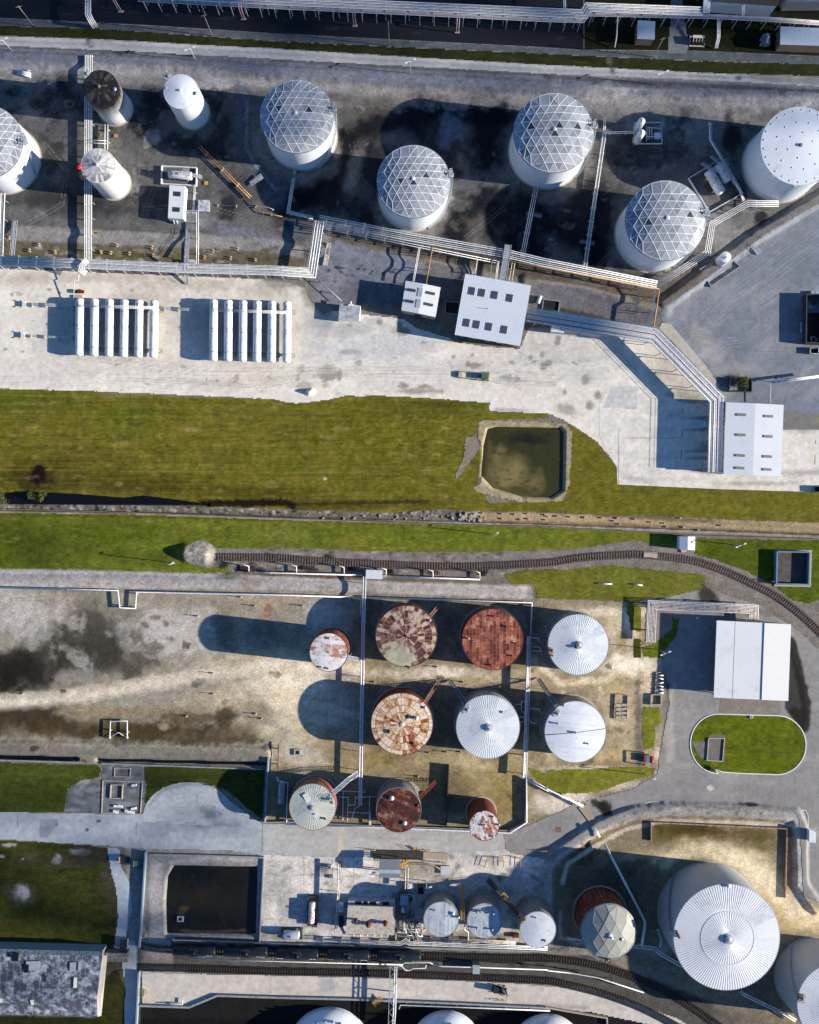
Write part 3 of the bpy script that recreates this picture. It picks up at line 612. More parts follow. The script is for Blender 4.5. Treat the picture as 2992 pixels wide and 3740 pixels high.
# yard by the pump house
g.p([(552, 1742), (1060, 1758), (1160, 1790), (1165, 1990), (552, 1985)], '#b5afa8', .97, 3, 3)
for x, y, rx, ry, c, a in [(620, 1800, 70, 20, '#c3bbb2', .7), (590, 1880, 40, 60, '#9a978f', .6), (575, 1940, 20, 40, '#cfc7bb', .7), (640, 1860, 40, 30, '#d0c8bb', .7), (680, 1830, 12, 14, '#55504a', .7), (660, 1925, 60, 40, '#8a8c90', .5), (600, 1970, 60, 14, '#5d5a52', .7), (760, 1830, 50, 30, '#d9d2c6', .7), (760, 1880, 60, 24, '#c6c1ba', .6),
        (840, 1940, 20, 60, '#3a3834', .7), (900, 1880, 60, 40, '#a8a49e', .5), (870, 1830, 40, 22, '#8f8776', .8), (930, 1850, 40, 20, '#8f877a', .6), (1120, 1820, 50, 24, '#ded5c7', .8), (1000, 1830, 60, 14, '#c8c0b4', .6), (1060, 1930, 60, 40, '#c2b8a4', .6), (960, 1970, 160, 12, '#6b624d', .7), (1140, 1870, 30, 40, '#8e8981', .6), (1030, 1885, 40, 14, '#312d28', .6), (1100, 1950, 20, 14, '#5d5140', .6),
        (560, 1770, 16, 6, '#4a4744', .7), (615, 1790, 8, 4, '#45423f', .7), (675, 1790, 40, 5, '#3a3836', .7), (635, 1800, 6, 3, '#3a3836', .6)]:
    g.e(x, y, rx, ry, c, a, 0, .7, .7)
# south side
g.p([(-70, 1990), (60, 2000), (232, 1980), (300, 1985), (300, 2230), (-70, 2230)], '#4f4e45', .95, 4, 5)
g.p([(265, 1765), (552, 1770), (552, 1990), (290, 1990), (290, 2130), (265, 2130)], '#938f8b', .97, 3, 4)
g.l([(330, 1830), (325, 1900), (330, 1980)], 16, '#b1adaa', .7, .7, .6); g.l([(310, 1800), (310, 1960)], 6, '#7b756d', .6, .8, .7); g.l([(360, 1815), (450, 1808), (545, 1812)], 5, '#b7b0a8', .7, .8, .8)
g.p([(360, 1985), (560, 1988), (1240, 2012), (1500, 2110), (1700, 2230), (1560, 2230), (1380, 2140), (1240, 2080), (900, 2055), (365, 2050)], '#47443f', .97, 3, 4)
for i in range(120): g.e(random.uniform(380, 1240), random.uniform(1995, 2052), random.uniform(4, 20), random.uniform(1.5, 4), random.choice(['#24221f', '#5c574f', '#6b655b', '#1c1a19']), .6, 2, .7, .8)
g.l([(300, 2050), (340, 2040), (420, 2064)], 10, '#a89f94', .7, .7, .7); g.l([(300, 2030), (360, 2030)], 8, '#6a655e', .6, .7, .7); g.e(330, 2000, 26, 20, '#8f8b86', .7, 0, .7, .7)
g.p([(296, 2145), (600, 2148), (900, 2118), (1240, 2125), (1400, 2160), (1480, 2230), (296, 2230)], '#171819', .97, 3, 2)
g.p([(296, 2112), (400, 2118), (460, 2094), (800, 2102), (1240, 2124), (1300, 2230), (296, 2230)], '#131415', .97, 2, 2)
# south-east basin
g.p([(1170, 1820), (1260, 1750), (1360, 1715), (1675, 1725), (1680, 1890), (1725, 1900), (1795, 1905), (1795, 2230), (1640, 2230), (1500, 2110), (1300, 2010), (1180, 1985), (1165, 1880)], '#7d7057', .97, 4, 4)
for x, y, rx, ry, an, c, a in [(1460, 1752, 90, 20, 4, '#54461f', .85), (1400, 1760, 40, 24, 0, '#4d451a', .7), (1590, 1770, 60, 24, 0, '#665a35', .7), (1590, 1790, 24, 12, 0, '#56511e', .7), (1400, 1790, 40, 14, -10, '#8b7d60', .6), (1280, 1860, 90, 60, 0, '#3a3630', .7), (1330, 1900, 60, 90, 0, '#4a4640', .6), (1230, 1800, 30, 30, 0, '#39342a', .7),
        (1520, 1790, 90, 18, 10, '#bcab8c', .8), (1600, 1850, 40, 60, -30, '#c1af8e', .85), (1650, 1900, 40, 40, 0, '#bfa77c', .85), (1700, 1940, 60, 26, 10, '#d0ba92', .9), (1640, 1930, 30, 50, 0, '#a8946c', .7), (1350, 1800, 60, 10, -8, '#9f9074', .7), (1480, 1770, 12, 8, 0, '#8f8465', .7), (1580, 1830, 50, 16, 20, '#cdbd9d', .6),
        (1450, 2010, 60, 60, 0, '#5f5a52', .6), (1300, 1990, 90, 18, 10, '#8c857b', .8), (1260, 1985, 40, 12, 0, '#a7a097', .7), (1390, 2040, 60, 30, 30, '#6d6963', .7), (1600, 2060, 50, 60, 0, '#55524c', .6), (1560, 2140, 90, 40, 20, '#6b655c', .7), (1400, 1990, 24, 20, 0, '#b8aa95', .6)]:
    g.e(x, y, rx, ry, c, a, an, .75, .6)
g.l([(1500, 1795), (1570, 1815), (1620, 1860), (1660, 1910), (1760, 1940)], 20, '#dccbaa', .75, .8, .7); g.l([(1400, 1820), (1430, 1800), (1500, 1790)], 12, '#cdbd9c', .7, .8, .7); g.l([(1380, 1810), (1450, 1785), (1520, 1795)], 9, '#c9b894', .7, .8, .7); g.e(1450, 1746, 90, 14, '#3d3213', .8, 4, .6, .8); g.e(1590, 1758, 60, 14, '#4d4120', .7, 4, .6, .8)
g.tracks([(1330, 2000), (1330, 1880), (1400, 1810), (1520, 1780), (1620, 1850), (1680, 1950)], 8, 6, '#8f8266', .4); g.l([(1185, 1860), (1195, 1820), (1240, 1790), (1320, 1745), (1400, 1728), (1540, 1732), (1670, 1738)], 5, '#c2b8a6', .8, .7, .6)
g.l([(1180, 1920), (1180, 1975), (1220, 1988)], 4, '#b3ab9e', .7, .6, .5)
g.l([(1150, 1824), (1180, 1792), (1262, 1738), (1330, 1712), (1400, 1703), (1545, 1706), (1675, 1716), (1684, 1740), (1684, 1890)], 14, '#a39e98', .9, .6, .4); g.l([(1150, 1812), (1250, 1735), (1330, 1705), (1420, 1693), (1540, 1698)], 6, '#5f6270', .5, .8, .8)  # bluish strip paints the shade on the dike's unlit north-west face
for i in range(60):
    t = random.random(); g.e(1200 + t * 400, 1700 + (0 if t > .35 else (.35 - t) * 250) + random.uniform(-6, 14), random.uniform(2, 5), random.uniform(2, 6), random.choice(['#6a665f', '#b1a99f', '#57544f']), .5, 30, .6, .7)
for i in range(46):                                    # puddle stains with a dried rim
    x, y = (random.uniform(-40, 1500), random.uniform(190, 520)) if i % 2 else (random.uniform(-40, 1380), random.uniform(1260, 1730)); r = random.uniform(3, 9); a = random.uniform(.4, .8)
    g.e(x, y, r * 2.2, r * 1.4, '#9c9284', a * .5, random.uniform(-40, 40), .25, .9); g.e(x, y, r * 1.7, r, '#26231f', a, random.uniform(-40, 40), .15, .9)
for pts in ([(560, 420), (640, 400), (720, 340), (780, 290)], [(740, 300), (760, 380), (820, 440), (900, 500)], [(980, 500), (1060, 440), (1090, 380), (1060, 300)], [(1130, 260), (1260, 270), (1400, 250), (1520, 300)], [(1290, 420), (1300, 520), (1260, 560)], [(90, 300), (140, 360), (130, 430), (60, 470)], [(300, 440), (420, 430), (520, 460)], [(360, 320), (330, 380), (300, 460)], [(700, 470), (780, 490), (860, 510)]):
    g.tracks(pts, 2, 7, random.choice(['#8d867b', '#2a2826', '#7a7369']), .55, 1.0, 2); g.tracks(pts, 4, 4, '#3a3733', .3, .8, 3)
g.C *= (1 + .5 * fbm(g.X, g.Y, 6, 3, 21) + .35 * fbm(g.X, g.Y, 22, 4, 13))[..., None]
for i in range(90): g.e(random.uniform(556, 1160), random.uniform(1795, 1985), random.uniform(2, 14), random.uniform(2, 7), random.choice(['#6a655d', '#3f3b36', '#8d877d', '#d8d0c4', '#575049']), random.uniform(.25, .65), random.uniform(-30, 30), .4, 1)
for x in (640, 700, 745, 800): g.l([(x, 1800), (x - 2, 1980)], .8, '#7a756d', .6, .5, .3)
for y in (1840, 1885, 1935): g.l([(556, y), (860, y + 8)], .8, '#7a756d', .5, .5, .3)
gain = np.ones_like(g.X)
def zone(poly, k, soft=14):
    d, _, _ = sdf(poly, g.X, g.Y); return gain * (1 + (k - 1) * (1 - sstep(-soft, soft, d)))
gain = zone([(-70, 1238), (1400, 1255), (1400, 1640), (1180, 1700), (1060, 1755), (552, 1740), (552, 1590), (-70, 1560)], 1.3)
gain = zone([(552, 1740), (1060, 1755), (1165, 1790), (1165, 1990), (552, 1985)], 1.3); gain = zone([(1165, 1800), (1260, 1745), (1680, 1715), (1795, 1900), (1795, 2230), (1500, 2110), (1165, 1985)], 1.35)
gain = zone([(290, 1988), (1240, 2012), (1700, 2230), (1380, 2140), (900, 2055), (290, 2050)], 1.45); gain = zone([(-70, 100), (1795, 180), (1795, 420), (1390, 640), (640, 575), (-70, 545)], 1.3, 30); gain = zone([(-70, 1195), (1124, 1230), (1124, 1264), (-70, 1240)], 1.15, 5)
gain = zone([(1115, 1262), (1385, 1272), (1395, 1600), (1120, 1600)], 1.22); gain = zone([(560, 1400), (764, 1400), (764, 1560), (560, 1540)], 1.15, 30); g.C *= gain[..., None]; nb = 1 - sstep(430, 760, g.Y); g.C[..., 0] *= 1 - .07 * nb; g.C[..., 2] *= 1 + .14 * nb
g.finish('ground', M_EARTH)
# ---------------------------------------------------------------- roads, yards, lawns, water laid on the soil
def so(pts): return [(p[0] / KO, p[1] / KO) for p in pts]          # photo pixels -> 1725 picture
R = random
M_SAND = ground_mat('sand', 1.0, .15, .05)
def p_tarmac(c):
    for i in range(70): c.e(R.uniform(-60, 1230), R.uniform(20, 100), R.uniform(10, 80), R.uniform(1, 4), R.choice(['#06080c', '#161a20', '#1b2027', '#0b0e13']), .7, 3, .8, .8)
    for x, y in [(350, 32), (480, 38), (600, 42), (700, 60), (1180, 80), (880, 70), (140, 30)]: c.e(x, y, R.uniform(6, 16), 3, '#3a4148', .5, 0, .8, .9)
sheet('tarmac', ground_mat('tarmac', 1.4, .3, .03, .6, None, .3), [(-70, -70), (1228, -70), (1229, 105), (1140, 99), (576, 70), (300, 52), (-70, 34)], '#0c121c', paint=p_tarmac, var=.2)
def p_gstrip(c):
    for i in range(160): c.e(R.uniform(-60, 1780), R.uniform(30, 150), R.uniform(3, 20), R.uniform(1, 3), R.choice(['#3a4046', '#6a7176', '#2b3034', '#7b8186']), .4, 3, .8, .8)
sheet('gravel_strip', M_GRAVEL, [(-70, 36), (200, 48), (576, 71), (1148, 101), (1228, 106), (1480, 108), (1795, 122), (1795, 138), (1480, 128), (1148, 113), (576, 86), (200, 60), (-70, 52)], '#545b61', dz=.03, jit=1.0, paint=p_gstrip)
def p_ngrass(c):
    for i in range(200): c.e(R.uniform(-60, 1780), R.uniform(50, 165), R.uniform(6, 40), R.uniform(2, 6), R.choice(['#1c2410', '#303a1a', '#262a14', '#3a401c', '#141a0c']), .5, 3, .8, .8)
    c.e(1285, 122, 8, 16, '#5a5850', .8, 0, .6, .6); c.e(190, 84, 14, 5, '#4c483e', .7, 0, .8, .8)
sheet('verge_grass', M_GRASS, [(-70, 53), (200, 60), (576, 87), (1148, 114), (1480, 129), (1795, 138), (1795, 166), (1725, 160), (1480, 153), (1148, 136), (870, 120), (576, 102), (200, 82), (-70, 72)], '#262e14', dz=.04, jit=1.6, paint=p_ngrass)
def p_nroad(c):
    c.l([(-70, 84), (200, 94), (576, 113), (1148, 148), (1795, 172)], 3, '#8b8f93', .5, .8, .6); c.l([(-70, 78), (200, 87), (576, 107), (1148, 140), (1795, 166)], 3, '#bfc0bf', .5, .8, .6)
    for x, y, rx, ry in [(190, 92, 14, 6), (186, 84, 4, 4), (192, 98, 6, 3), (1505, 154, 4, 3), (1553, 164, 9, 6), (1560, 153, 9, 3), (1290, 148, 6, 12)]: c.e(x, y, rx, ry, '#2c2d2f', .75, 0, .7, .7)
    c.p([(1540, 160), (1620, 156), (1700, 164), (1795, 172), (1795, 186), (1620, 172)], '#6d7378', .7, 3, 3); c.p([(1450, 156), (1520, 160), (1540, 166), (1450, 164)], '#74797d', .6, 2, 2); c.l([(1020, 128), (1290, 140)], 4, '#8d8f92', .6, .8, .8); c.e(210, 92, 30, 8, '#b9b2aa', .6, 0, .8, .8)
sheet('north_road', M_ASPH, [(-70, 74), (200, 83), (576, 103), (870, 121), (1148, 137), (1480, 154), (1795, 168), (1795, 186), (1480, 168), (1160, 156), (870, 140), (640, 128), (576, 124), (420, 116), (230, 106), (-70, 93)], '#a5a8aa', dz=.04, jit=1.2, paint=p_nroad)
def p_ngrass2(c):
    for i in range(120): c.e(R.uniform(1235, 1790), R.uniform(-20, 120), R.uniform(6, 30), R.uniform(2, 9), R.choice(['#12170b', '#20280f', '#191d0d', '#2a3014']), .5, 3, .8, .8)
sheet('corner_lawn', M_GRASS, [(1231, -70), (1795, -70), (1795, 121), (1480, 107), (1231, 104)], '#191f0c', dz=.02, paint=p_ngrass2)
sheet('service_road', M_CONC, so(C(770, 335, 790, 120, 785, -80, 850, -80, 880, 120, 885, 200, 910, 280, 880, 340)), '#70767b', dz=.05, jit=1.2)
def p_sand(c):
    for x, y, rx, ry, an, cc, a in [(40, 590, 60, 20, 0, '#bdb3a6', .6), (200, 585, 200, 12, 0, '#b9ad9d', .7), (420, 600, 120, 14, 0, '#b8ad9e', .7), (560, 612, 60, 20, 0, '#b0a698', .6), (300, 770, 300, 34, 0, '#dbd2c7', .8), (520, 790, 160, 24, 0, '#ddd2c4', .8), (60, 790, 90, 24, 0, '#d6cdc3', .6), (300, 640, 60, 50, 0, '#b5ad9f', .5),
            (130, 690, 60, 60, 0, '#b3aba0', .6), (400, 680, 60, 60, 0, '#aba398', .6), (525, 690, 90, 60, 0, '#b5ab9b', .7), (240, 690, 90, 60, 0, '#aba296', .6), (640, 700, 50, 60, 0, '#c2bcb4', .6), (730, 690, 90, 24, 0, '#a6a8ab', .7), (760, 740, 140, 30, 0, '#cdcbc9', .8), (850, 720, 90, 20, 0, '#c9c9ca', .7), (1000, 770, 160, 26, 0, '#d4d0ca', .8), (900, 810, 120, 14, 0, '#dad3c8', .8),
            (1150, 740, 90, 50, 0, '#c6c2bc', .8), (1160, 690, 60, 12, 0, '#a49e94', .7), (1100, 690, 60, 10, 0, '#9b968f', .7), (1230, 760, 60, 50, 0, '#cdc8c1', .8), (1300, 740, 40, 30, 0, '#c7c3bd', .7), (1400, 760, 40, 40, 0, '#b9b1a3', .7), (1430, 810, 60, 30, 30, '#b5ac9d', .7), (1450, 840, 60, 16, 0, '#8c8578', .7), (680, 670, 30, 20, 0, '#8f959c', .5)]:
        c.e(x, y, rx, ry, cc, a, an, .8, .7)
    for x, y, rx, ry, cc in [(690, 785, 24, 16, '#8b8074'), (634, 776, 10, 9, '#9a8f82'), (716, 790, 6, 12, '#8a7f73'), (627, 795, 5, 7, '#a3988a'), (640, 812, 24, 10, '#b3a493'), (686, 808, 8, 8, '#a89c8e'), (846, 698, 18, 11, '#7a7769'), (840, 684, 8, 9, '#8a8880'), (735, 742, 22, 6, '#a5a3a0'), (755, 765, 8, 8, '#a5a29e'), (800, 678, 6, 8, '#7c7a74'),
            (851, 812, 12, 7, '#8f857a'), (880, 824, 60, 6, '#938a7e'), (890, 815, 20, 6, '#978d80'), (955, 751, 4, 3, '#8d8276'), (985, 766, 5, 6, '#837b72'), (998, 770, 16, 7, '#8a8075'), (1070, 795, 26, 6, '#8c8886'), (1118, 753, 7, 7, '#8b8379'), (1142, 747, 6, 6, '#958d83'), (1144, 771, 9, 9, '#7c746b'), (1156, 765, 8, 8, '#8a8177'), (1090, 802, 30, 3, '#a9a49d'),
            (1234, 801, 13, 12, '#8c857c'), (1189, 826, 4, 9, '#8f867c'), (1242, 853, 9, 12, '#8a8277'), (1260, 833, 11, 10, '#8b837a'), (1194, 862, 22, 14, '#a0978a'), (1176, 712, 6, 5, '#857d74'), (1174, 722, 6, 5, '#8d857b'), (103, 610, 5, 4, '#6b655b'), (125, 616, 3, 2, '#6f695f'), (277, 612, 6, 3, '#8d8578'), (12, 735, 6, 3, '#948b80'), (48, 740, 4, 3, '#8d857a'), (499, 792, 6, 7, '#a1968a'), (435, 799, 2, 3, '#8a8177'), (345, 588, 5, 3, '#857c70')]:
        c.e(x, y, rx, ry, cc, .8, 0, .5, .6)
    c.l([(560, 592), (640, 600), (655, 640), (690, 655)], 12, '#595049', .6, .9, .6); c.l([(500, 582), (600, 592)], 3, '#6c6256', .6, .8, .7)
    c.tracks([(560, 640), (640, 645), (690, 690), (780, 700), (900, 730), (1150, 735)], 5, 5, '#b1aca5', .4); c.tracks([(-60, 800), (300, 806), (560, 820)], 4, 6, '#cbc0b3', .5); c.tracks([(760, 800), (900, 790), (1080, 805), (1250, 790)], 5, 5, '#c3bcb3', .4); c.tracks([(440, 750), (400, 780), (380, 820)], 3, 4, '#cfc5b9', .4)
    for i in range(9): c.tracks([(R.uniform(-40, 300), R.uniform(740, 815)), (R.uniform(350, 620), R.uniform(770, 815)), (R.uniform(700, 980), R.uniform(720, 810)), (R.uniform(1050, 1290), R.uniform(740, 830))], 2, 6, R.choice(['#b3aa9d', '#a59c8f', '#efe9df']), .45, 1.0, 1)
    for i in range(60): c.e(R.uniform(-40, 1300), R.uniform(580, 830), R.uniform(2, 8), R.uniform(1.5, 4), R.choice(['#8d8478', '#a1988b', '#77705f']), R.uniform(.3, .7), R.uniform(-30, 30), .3, 1)
    c.l([(1060, 800), (1170, 806)], 1.2, '#aaa59d', .6, .5, .3); c.e(1075, 864, 44, 6, '#9aa0a6', .7, 3, .5, .4)
    for i in range(500): c.e(R.uniform(-60, 1500), R.uniform(566, 880), R.uniform(1, 5), R.uniform(1, 3), R.choice(['#bdb3a6', '#a99f92', '#d8cfc4', '#958b7f']), .35, 0, .8, .7)
SAND = [(-70, 566), (40, 566), (300, 578), (560, 588), (610, 594), (640, 606), (655, 636), (680, 660), (705, 655), (850, 672), (875, 690), (945, 712), (960, 720), (1020, 730), (1095, 735), (1115, 690), (1180, 690), (1290, 706), (1370, 702), (1440, 760), (1500, 820), (1520, 850), (1520, 910), (1795, 910), (1795, 1040), (1300, 1020), (1300, 983), (1258, 930), (1198, 890), (1160, 872), (1031, 866), (1031, 848), (900, 843), (777, 833), (720, 841), (610, 850), (576, 840), (234, 825), (-70, 816)]
sheet('sand_yard', M_SAND, SAND, '#e6dfd1', gain=1.02, dz=.03, jit=1.4, var=.10, vs=70, paint=p_sand)
def p_pad(c):
    for i in range(40): c.e(R.uniform(1270, 1720), R.uniform(810, 1030), R.uniform(8, 40), R.uniform(3, 12), R.choice(['#e2dbd2', '#cfc8be', '#d8d3cb', '#c6c0b7']), .5, 0, .8, .7)
    c.l([(1304, 855), (1302, 1020)], .9, '#8e8a84', .7, .4, .1); c.l([(1262, 921), (1480, 924)], .8, '#a09b94', .6, .4, .1); c.l([(1270, 858), (1340, 860), (1342, 814)], .8, '#9c9891', .7, .4, .1); c.p([(1270, 858), (1286, 814), (1342, 814), (1340, 859)], '#c6c5c3', .8, .8, .3); c.l([(1286, 814), (1330, 770)], .8, '#96928c', .7, .4, .1)
    for y in (880, 905, 950, 965, 992): c.e(1475, y, 30, 4, '#7c8085', .75, 0, .8, .6)
    for y in (885, 940, 990): c.e(1500, y, 26, 10, '#5d6063', .7, 0, .8, .6)
    c.tracks([(1310, 985), (1380, 1000), (1440, 975), (1470, 930)], 7, 5, '#c4beb4', .5); c.e(1345, 1010, 40, 7, '#bdb5a9', .8, 8, .6, .6); c.e(1410, 1010, 60, 6, '#d3c9bb', .6, 0, .6, .5)
    c.tracks([(1650, 1010), (1690, 1005), (1740, 985)], 5, 4, '#a9a39b', .5); c.e(1690, 900, 40, 12, '#a09a91', .7, 0, .8, .7); c.e(1690, 995, 60, 6, '#a39d95', .7, 0, .8, .6); c.e(1590, 1018, 90, 5, '#a8a199', .7, 0, .8, .6)
    c.l([(1525, 893), (1725, 893)], 5, '#8d8272', .75, .7, .5); c.l([(1510, 1008), (1512, 1030)], 3, '#d6ccb9', .8, .4, .3)
sheet('concrete_pad', M_CONC, [(1262, 850), (1282, 814), (1342, 812), (1345, 830), (1400, 832), (1440, 850), (1480, 850), (1500, 850), (1530, 905), (1795, 905), (1795, 1038), (1515, 1030), (1300, 1020), (1299, 984), (1274, 944), (1262, 915)], '#e7e0d4', gain=1.0, dz=.055, var=.06, paint=p_pad)
def p_eyard(c):
    c.tracks([(1400, 720), (1520, 620), (1640, 530), (1795, 420)], 12, 8, '#a0a3a8', .35, 1.2); c.tracks([(1420, 740), (1540, 650), (1680, 560)], 8, 9, '#6d7077', .3)
    for i in range(90): c.e(R.uniform(1390, 1790), R.uniform(450, 830), R.uniform(8, 60), R.uniform(4, 20), R.choice(['#747982', '#989ca2', '#83848a', '#a3a3a4']), .4, -35, .8, .7)
    c.e(1500, 745, 40, 30, '#b6b1a9', .6, 30, .8, .8); c.e(1470, 700, 40, 14, '#a9a49d', .6, 40, .8, .8); c.e(1560, 780, 60, 14, '#a39f9a', .6, 0, .8, .8); c.e(1700, 720, 60, 24, '#8b8688', .7, 0, .8, .8); c.e(1530, 800, 40, 14, '#55575b', .6, 0, .8, .8)
    c.l([(1600, 645), (1640, 618), (1690, 590)], 1, '#5c5f66', .6, .5, .3); c.l([(1500, 660), (1580, 655)], 1, '#6b6e74', .5, .5, .3)
    c.tracks([(1420, 690), (1500, 700), (1600, 740), (1760, 740)], 5, 7, '#6a6e76', .4); c.tracks([(1440, 730), (1560, 720), (1680, 640), (1760, 560)], 4, 6, '#b0b2b4', .4)
    c.p([(1520, 850), (1650, 865), (1795, 880), (1795, 900), (1560, 905), (1525, 900)], '#7f7a72', .8, 4, 3)
sheet('truck_yard', M_ASPH, [(1388, 660), (1425, 630), (1490, 585), (1600, 503), (1725, 432), (1795, 392), (1795, 912), (1540, 908), (1505, 850), (1440, 760), (1408, 706)], '#7d838d', dz=.04, jit=.8, var=.12, vs=60, paint=p_eyard)
sheet('slab_walk', M_CONC, so(F(735, 480, 790, 490, 1010, 750, 1100, 880, 1060, 900, 950, 760, 800, 600, 715, 520)), '#b9b3a8', dz=.06, var=.1)
# lawns
def grassy(cols, n, box, rx=(8, 60), ry=(1.5, 6), a=.4, an=0):
    def f(c):
        for i in range(n): c.e(R.uniform(box[0], box[2]), R.uniform(box[1], box[3]), R.uniform(*rx), R.uniform(*ry), R.choice(cols), a, an, .8, .7)
    return f
def p_field(c):
    grassy(['#4d5519', '#6a6a26', '#57601c', '#7a7230', '#434a16', '#6e6428'], 330, (-60, 820, 1030, 1080))(c)
    for x, y, rx, ry, cc, a in [(60, 845, 110, 26, '#4b5c18', .8), (280, 885, 90, 30, '#4f5f1a', .7), (130, 900, 70, 24, '#6a6426', .6), (450, 900, 140, 40, '#6b6626', .6), (200, 960, 160, 24, '#5a541f', .7), (60, 1000, 130, 30, '#33310f', .85), (300, 1020, 160, 26, '#3b370f', .8), (560, 1040, 130, 14, '#3b380f', .7), (640, 900, 70, 40, '#5c5f20', .6), (800, 920, 110, 50, '#61651b', .7), (900, 870, 90, 24, '#4c5219', .7), (960, 1000, 60, 50, '#5f671c', .7), (700, 1060, 120, 14, '#3d3915', .8), (860, 1060, 90, 10, '#4b4520', .7), (80, 1020, 60, 20, '#27260c', .7), (530, 870, 120, 24, '#5d5f22', .5), (930, 850, 70, 10, '#3f4716', .7)]:
        c.e(x, y, rx, ry, cc, a, 0, .9, .6)
    for y in range(830, 1062, 4):
        c.l([(-60, y + R.uniform(-2, 2)), (300, y + 4 + R.uniform(-3, 3)), (640, y + 6 + R.uniform(-2, 2)), (980, y + 10)], R.uniform(.6, 1.5), R.choice(['#3f4212', '#7d7a34', '#4d5016', '#6f6c2a', '#35360e']), R.uniform(.12, .42), .7, .6, 60)
    c.tracks([(720, 850), (735, 900), (760, 935), (815, 960)], 3, 4, '#3e4012', .5); c.tracks([(870, 865), (850, 910), (870, 925), (900, 900)], 3, 4, '#3e4012', .5); c.tracks([(930, 880), (960, 870), (1000, 855)], 3, 4, '#3f4213', .5); c.tracks([(710, 970), (725, 990), (740, 970)], 4, 3, '#565018', .5); c.tracks([(950, 1050), (985, 1010), (1010, 940)], 8, 4, '#3f4714', .5); c.tracks([(630, 875), (700, 880), (770, 895)], 4, 4, '#40421a', .4)
    c.e(80, 850, 46, 4, '#7b6d4a', .5, 0, .8, .8); c.e(240, 830, 30, 5, '#8b8166', .6, 0, .8, .8); c.e(685, 1008, 4, 3, '#cbbfae', .9, 0, .4, .3)
    c.e(83, 1005, 17, 26, '#0f0d08', .95, 0, .4, .5); c.e(83, 990, 10, 12, '#0f0d08', .9, 0, .4, .4); c.e(83, 1012, 34, 14, '#17140a', .7, 0, .8, .6)  # dark spot, with tree shadows painted into the grass colour
    c.l([(420, 1056), (640, 1062), (900, 1056)], 4, '#2a240f', .7, .8, .8); c.l([(430, 1060), (520, 1060), (600, 1058), (618, 1066)], 8, '#130d07', .95, .5, .8)
    for i in range(420): c.e(R.uniform(-60, 1010), R.uniform(822, 1050), R.uniform(3, 22), R.uniform(1.5, 5), R.choice(['#8d8350', '#3f5a0d', '#9a8f63', '#4f6312', '#7d7a30', '#39400f']), R.uniform(.12, .45), 0, .7, 1.1)
sheet('field_grass', M_GRASS, [(-70, 819), (60, 820), (234, 826), (260, 831), (400, 836), (576, 841), (612, 849), (640, 850), (700, 840), (730, 833), (777, 835), (790, 832), (900, 838), (1028, 849), (1032, 866), (1155, 871), (1155, 880), (1020, 885), (1010, 905), (985, 925), (980, 960), (960, 1008), (1000, 960), (1018, 940), (1005, 1020), (1030, 1060), (1190, 1052), (1206, 960), (1199, 893), (1258, 931), (1300, 985), (1300, 1021), (1500, 1026), (1725, 1036), (1795, 1040), (1795, 1104), (1600, 1096), (1400, 1088), (1100, 1078), (985, 1076), (930, 1072), (820, 1080), (640, 1074), (420, 1066), (180, 1060), (60, 1056), (-70, 1056)], '#626322', gain=1.12, dz=.03, jit=1.6, var=.14, vs=50, paint=p_field)
def p_field2(c): grassy(['#5b6b1c', '#6d7527', '#4a5a16', '#737330', '#647a22', '#52551c'], 200, (-60, 1075, 1420, 1200), (10, 60), (2, 6), .4)(c); c.e(330, 1175, 100, 16, '#39461a', .6, 0, .9, .6); c.e(60, 1150, 160, 60, '#2f3e0c', .75, 0, .9, .6); c.e(260, 1120, 120, 30, '#405410', .6, 0, .9, .6); [c.e(R.uniform(-60, 1420), R.uniform(1080, 1200), R.uniform(3, 18), R.uniform(1.5, 4), R.choice(['#86803f', '#4d6a10', '#8d8a55', '#3f5210']), R.uniform(.12, .4), 0, .7, 1.1) for i in range(220)]; c.e(760, 1140, 60, 20, '#75742b', .5, 0, .9, .6); c.e(590, 1125, 60, 14, '#7c7b45', .4, 0, .9, .6); c.l([(-60, 1083), (300, 1088), (640, 1098)], 3, '#3b3c14', .5, .8, .6)
sheet('middle_lawn', M_GRASS, [(-70, 1078), (300, 1084), (420, 1089), (640, 1097), (1000, 1106), (1300, 1116), (1400, 1122), (1432, 1128), (1430, 1150), (1400, 1152), (1340, 1138), (1200, 1156), (1000, 1163), (760, 1160), (640, 1154), (455, 1154), (440, 1140), (418, 1136), (395, 1150), (386, 1168), (400, 1186), (430, 1196), (480, 1192), (484, 1206), (430, 1206), (180, 1199), (-70, 1196)], '#5f6c22', gain=1.1, dz=.03, jit=1.6, var=.12, vs=40, paint=p_field2)
gr2 = grassy(['#5b6b1c', '#6d7527', '#4d5c16', '#7a7430'], 60, (1060, 1110, 1790, 1300), (6, 30), (2, 8), .4)
sheet('siding_lawn', M_GRASS, so(Hh(1450, 430, 1600, 395, 1690, 400, 1725, 390) + I(100, 400, 400, 370, 560, 385, 800, 410, 960, 425, 1010, 440, 1000, 560, 880, 580, 640, 580, 560, 610, 600, 640, 605, 790, 540, 780, 510, 640, 520, 600, 300, 590, 0, 580) + Hh(1660, 580, 1640, 490, 1500, 490)), '#68702a', dz=.03, jit=1.8, paint=gr2)
sheet('corner_lawn_east', M_GRASS, so(I(960, 200, 1200, 205, 1725, 215, 1800, 215, 1800, 560, 1660, 610, 1560, 590, 1440, 500, 1280, 410, 1090, 340, 940, 300)), '#4f6015', dz=.03, jit=1.4, paint=gr2)
isl = []
for i in range(25): a = PI / 2 + PI * i / 24; isl.append((1090 + 175 * math.cos(a), 1495 - 187 * math.sin(a)))
isl += [(1060, 1650), (1110, 1672), (1200, 1680)]
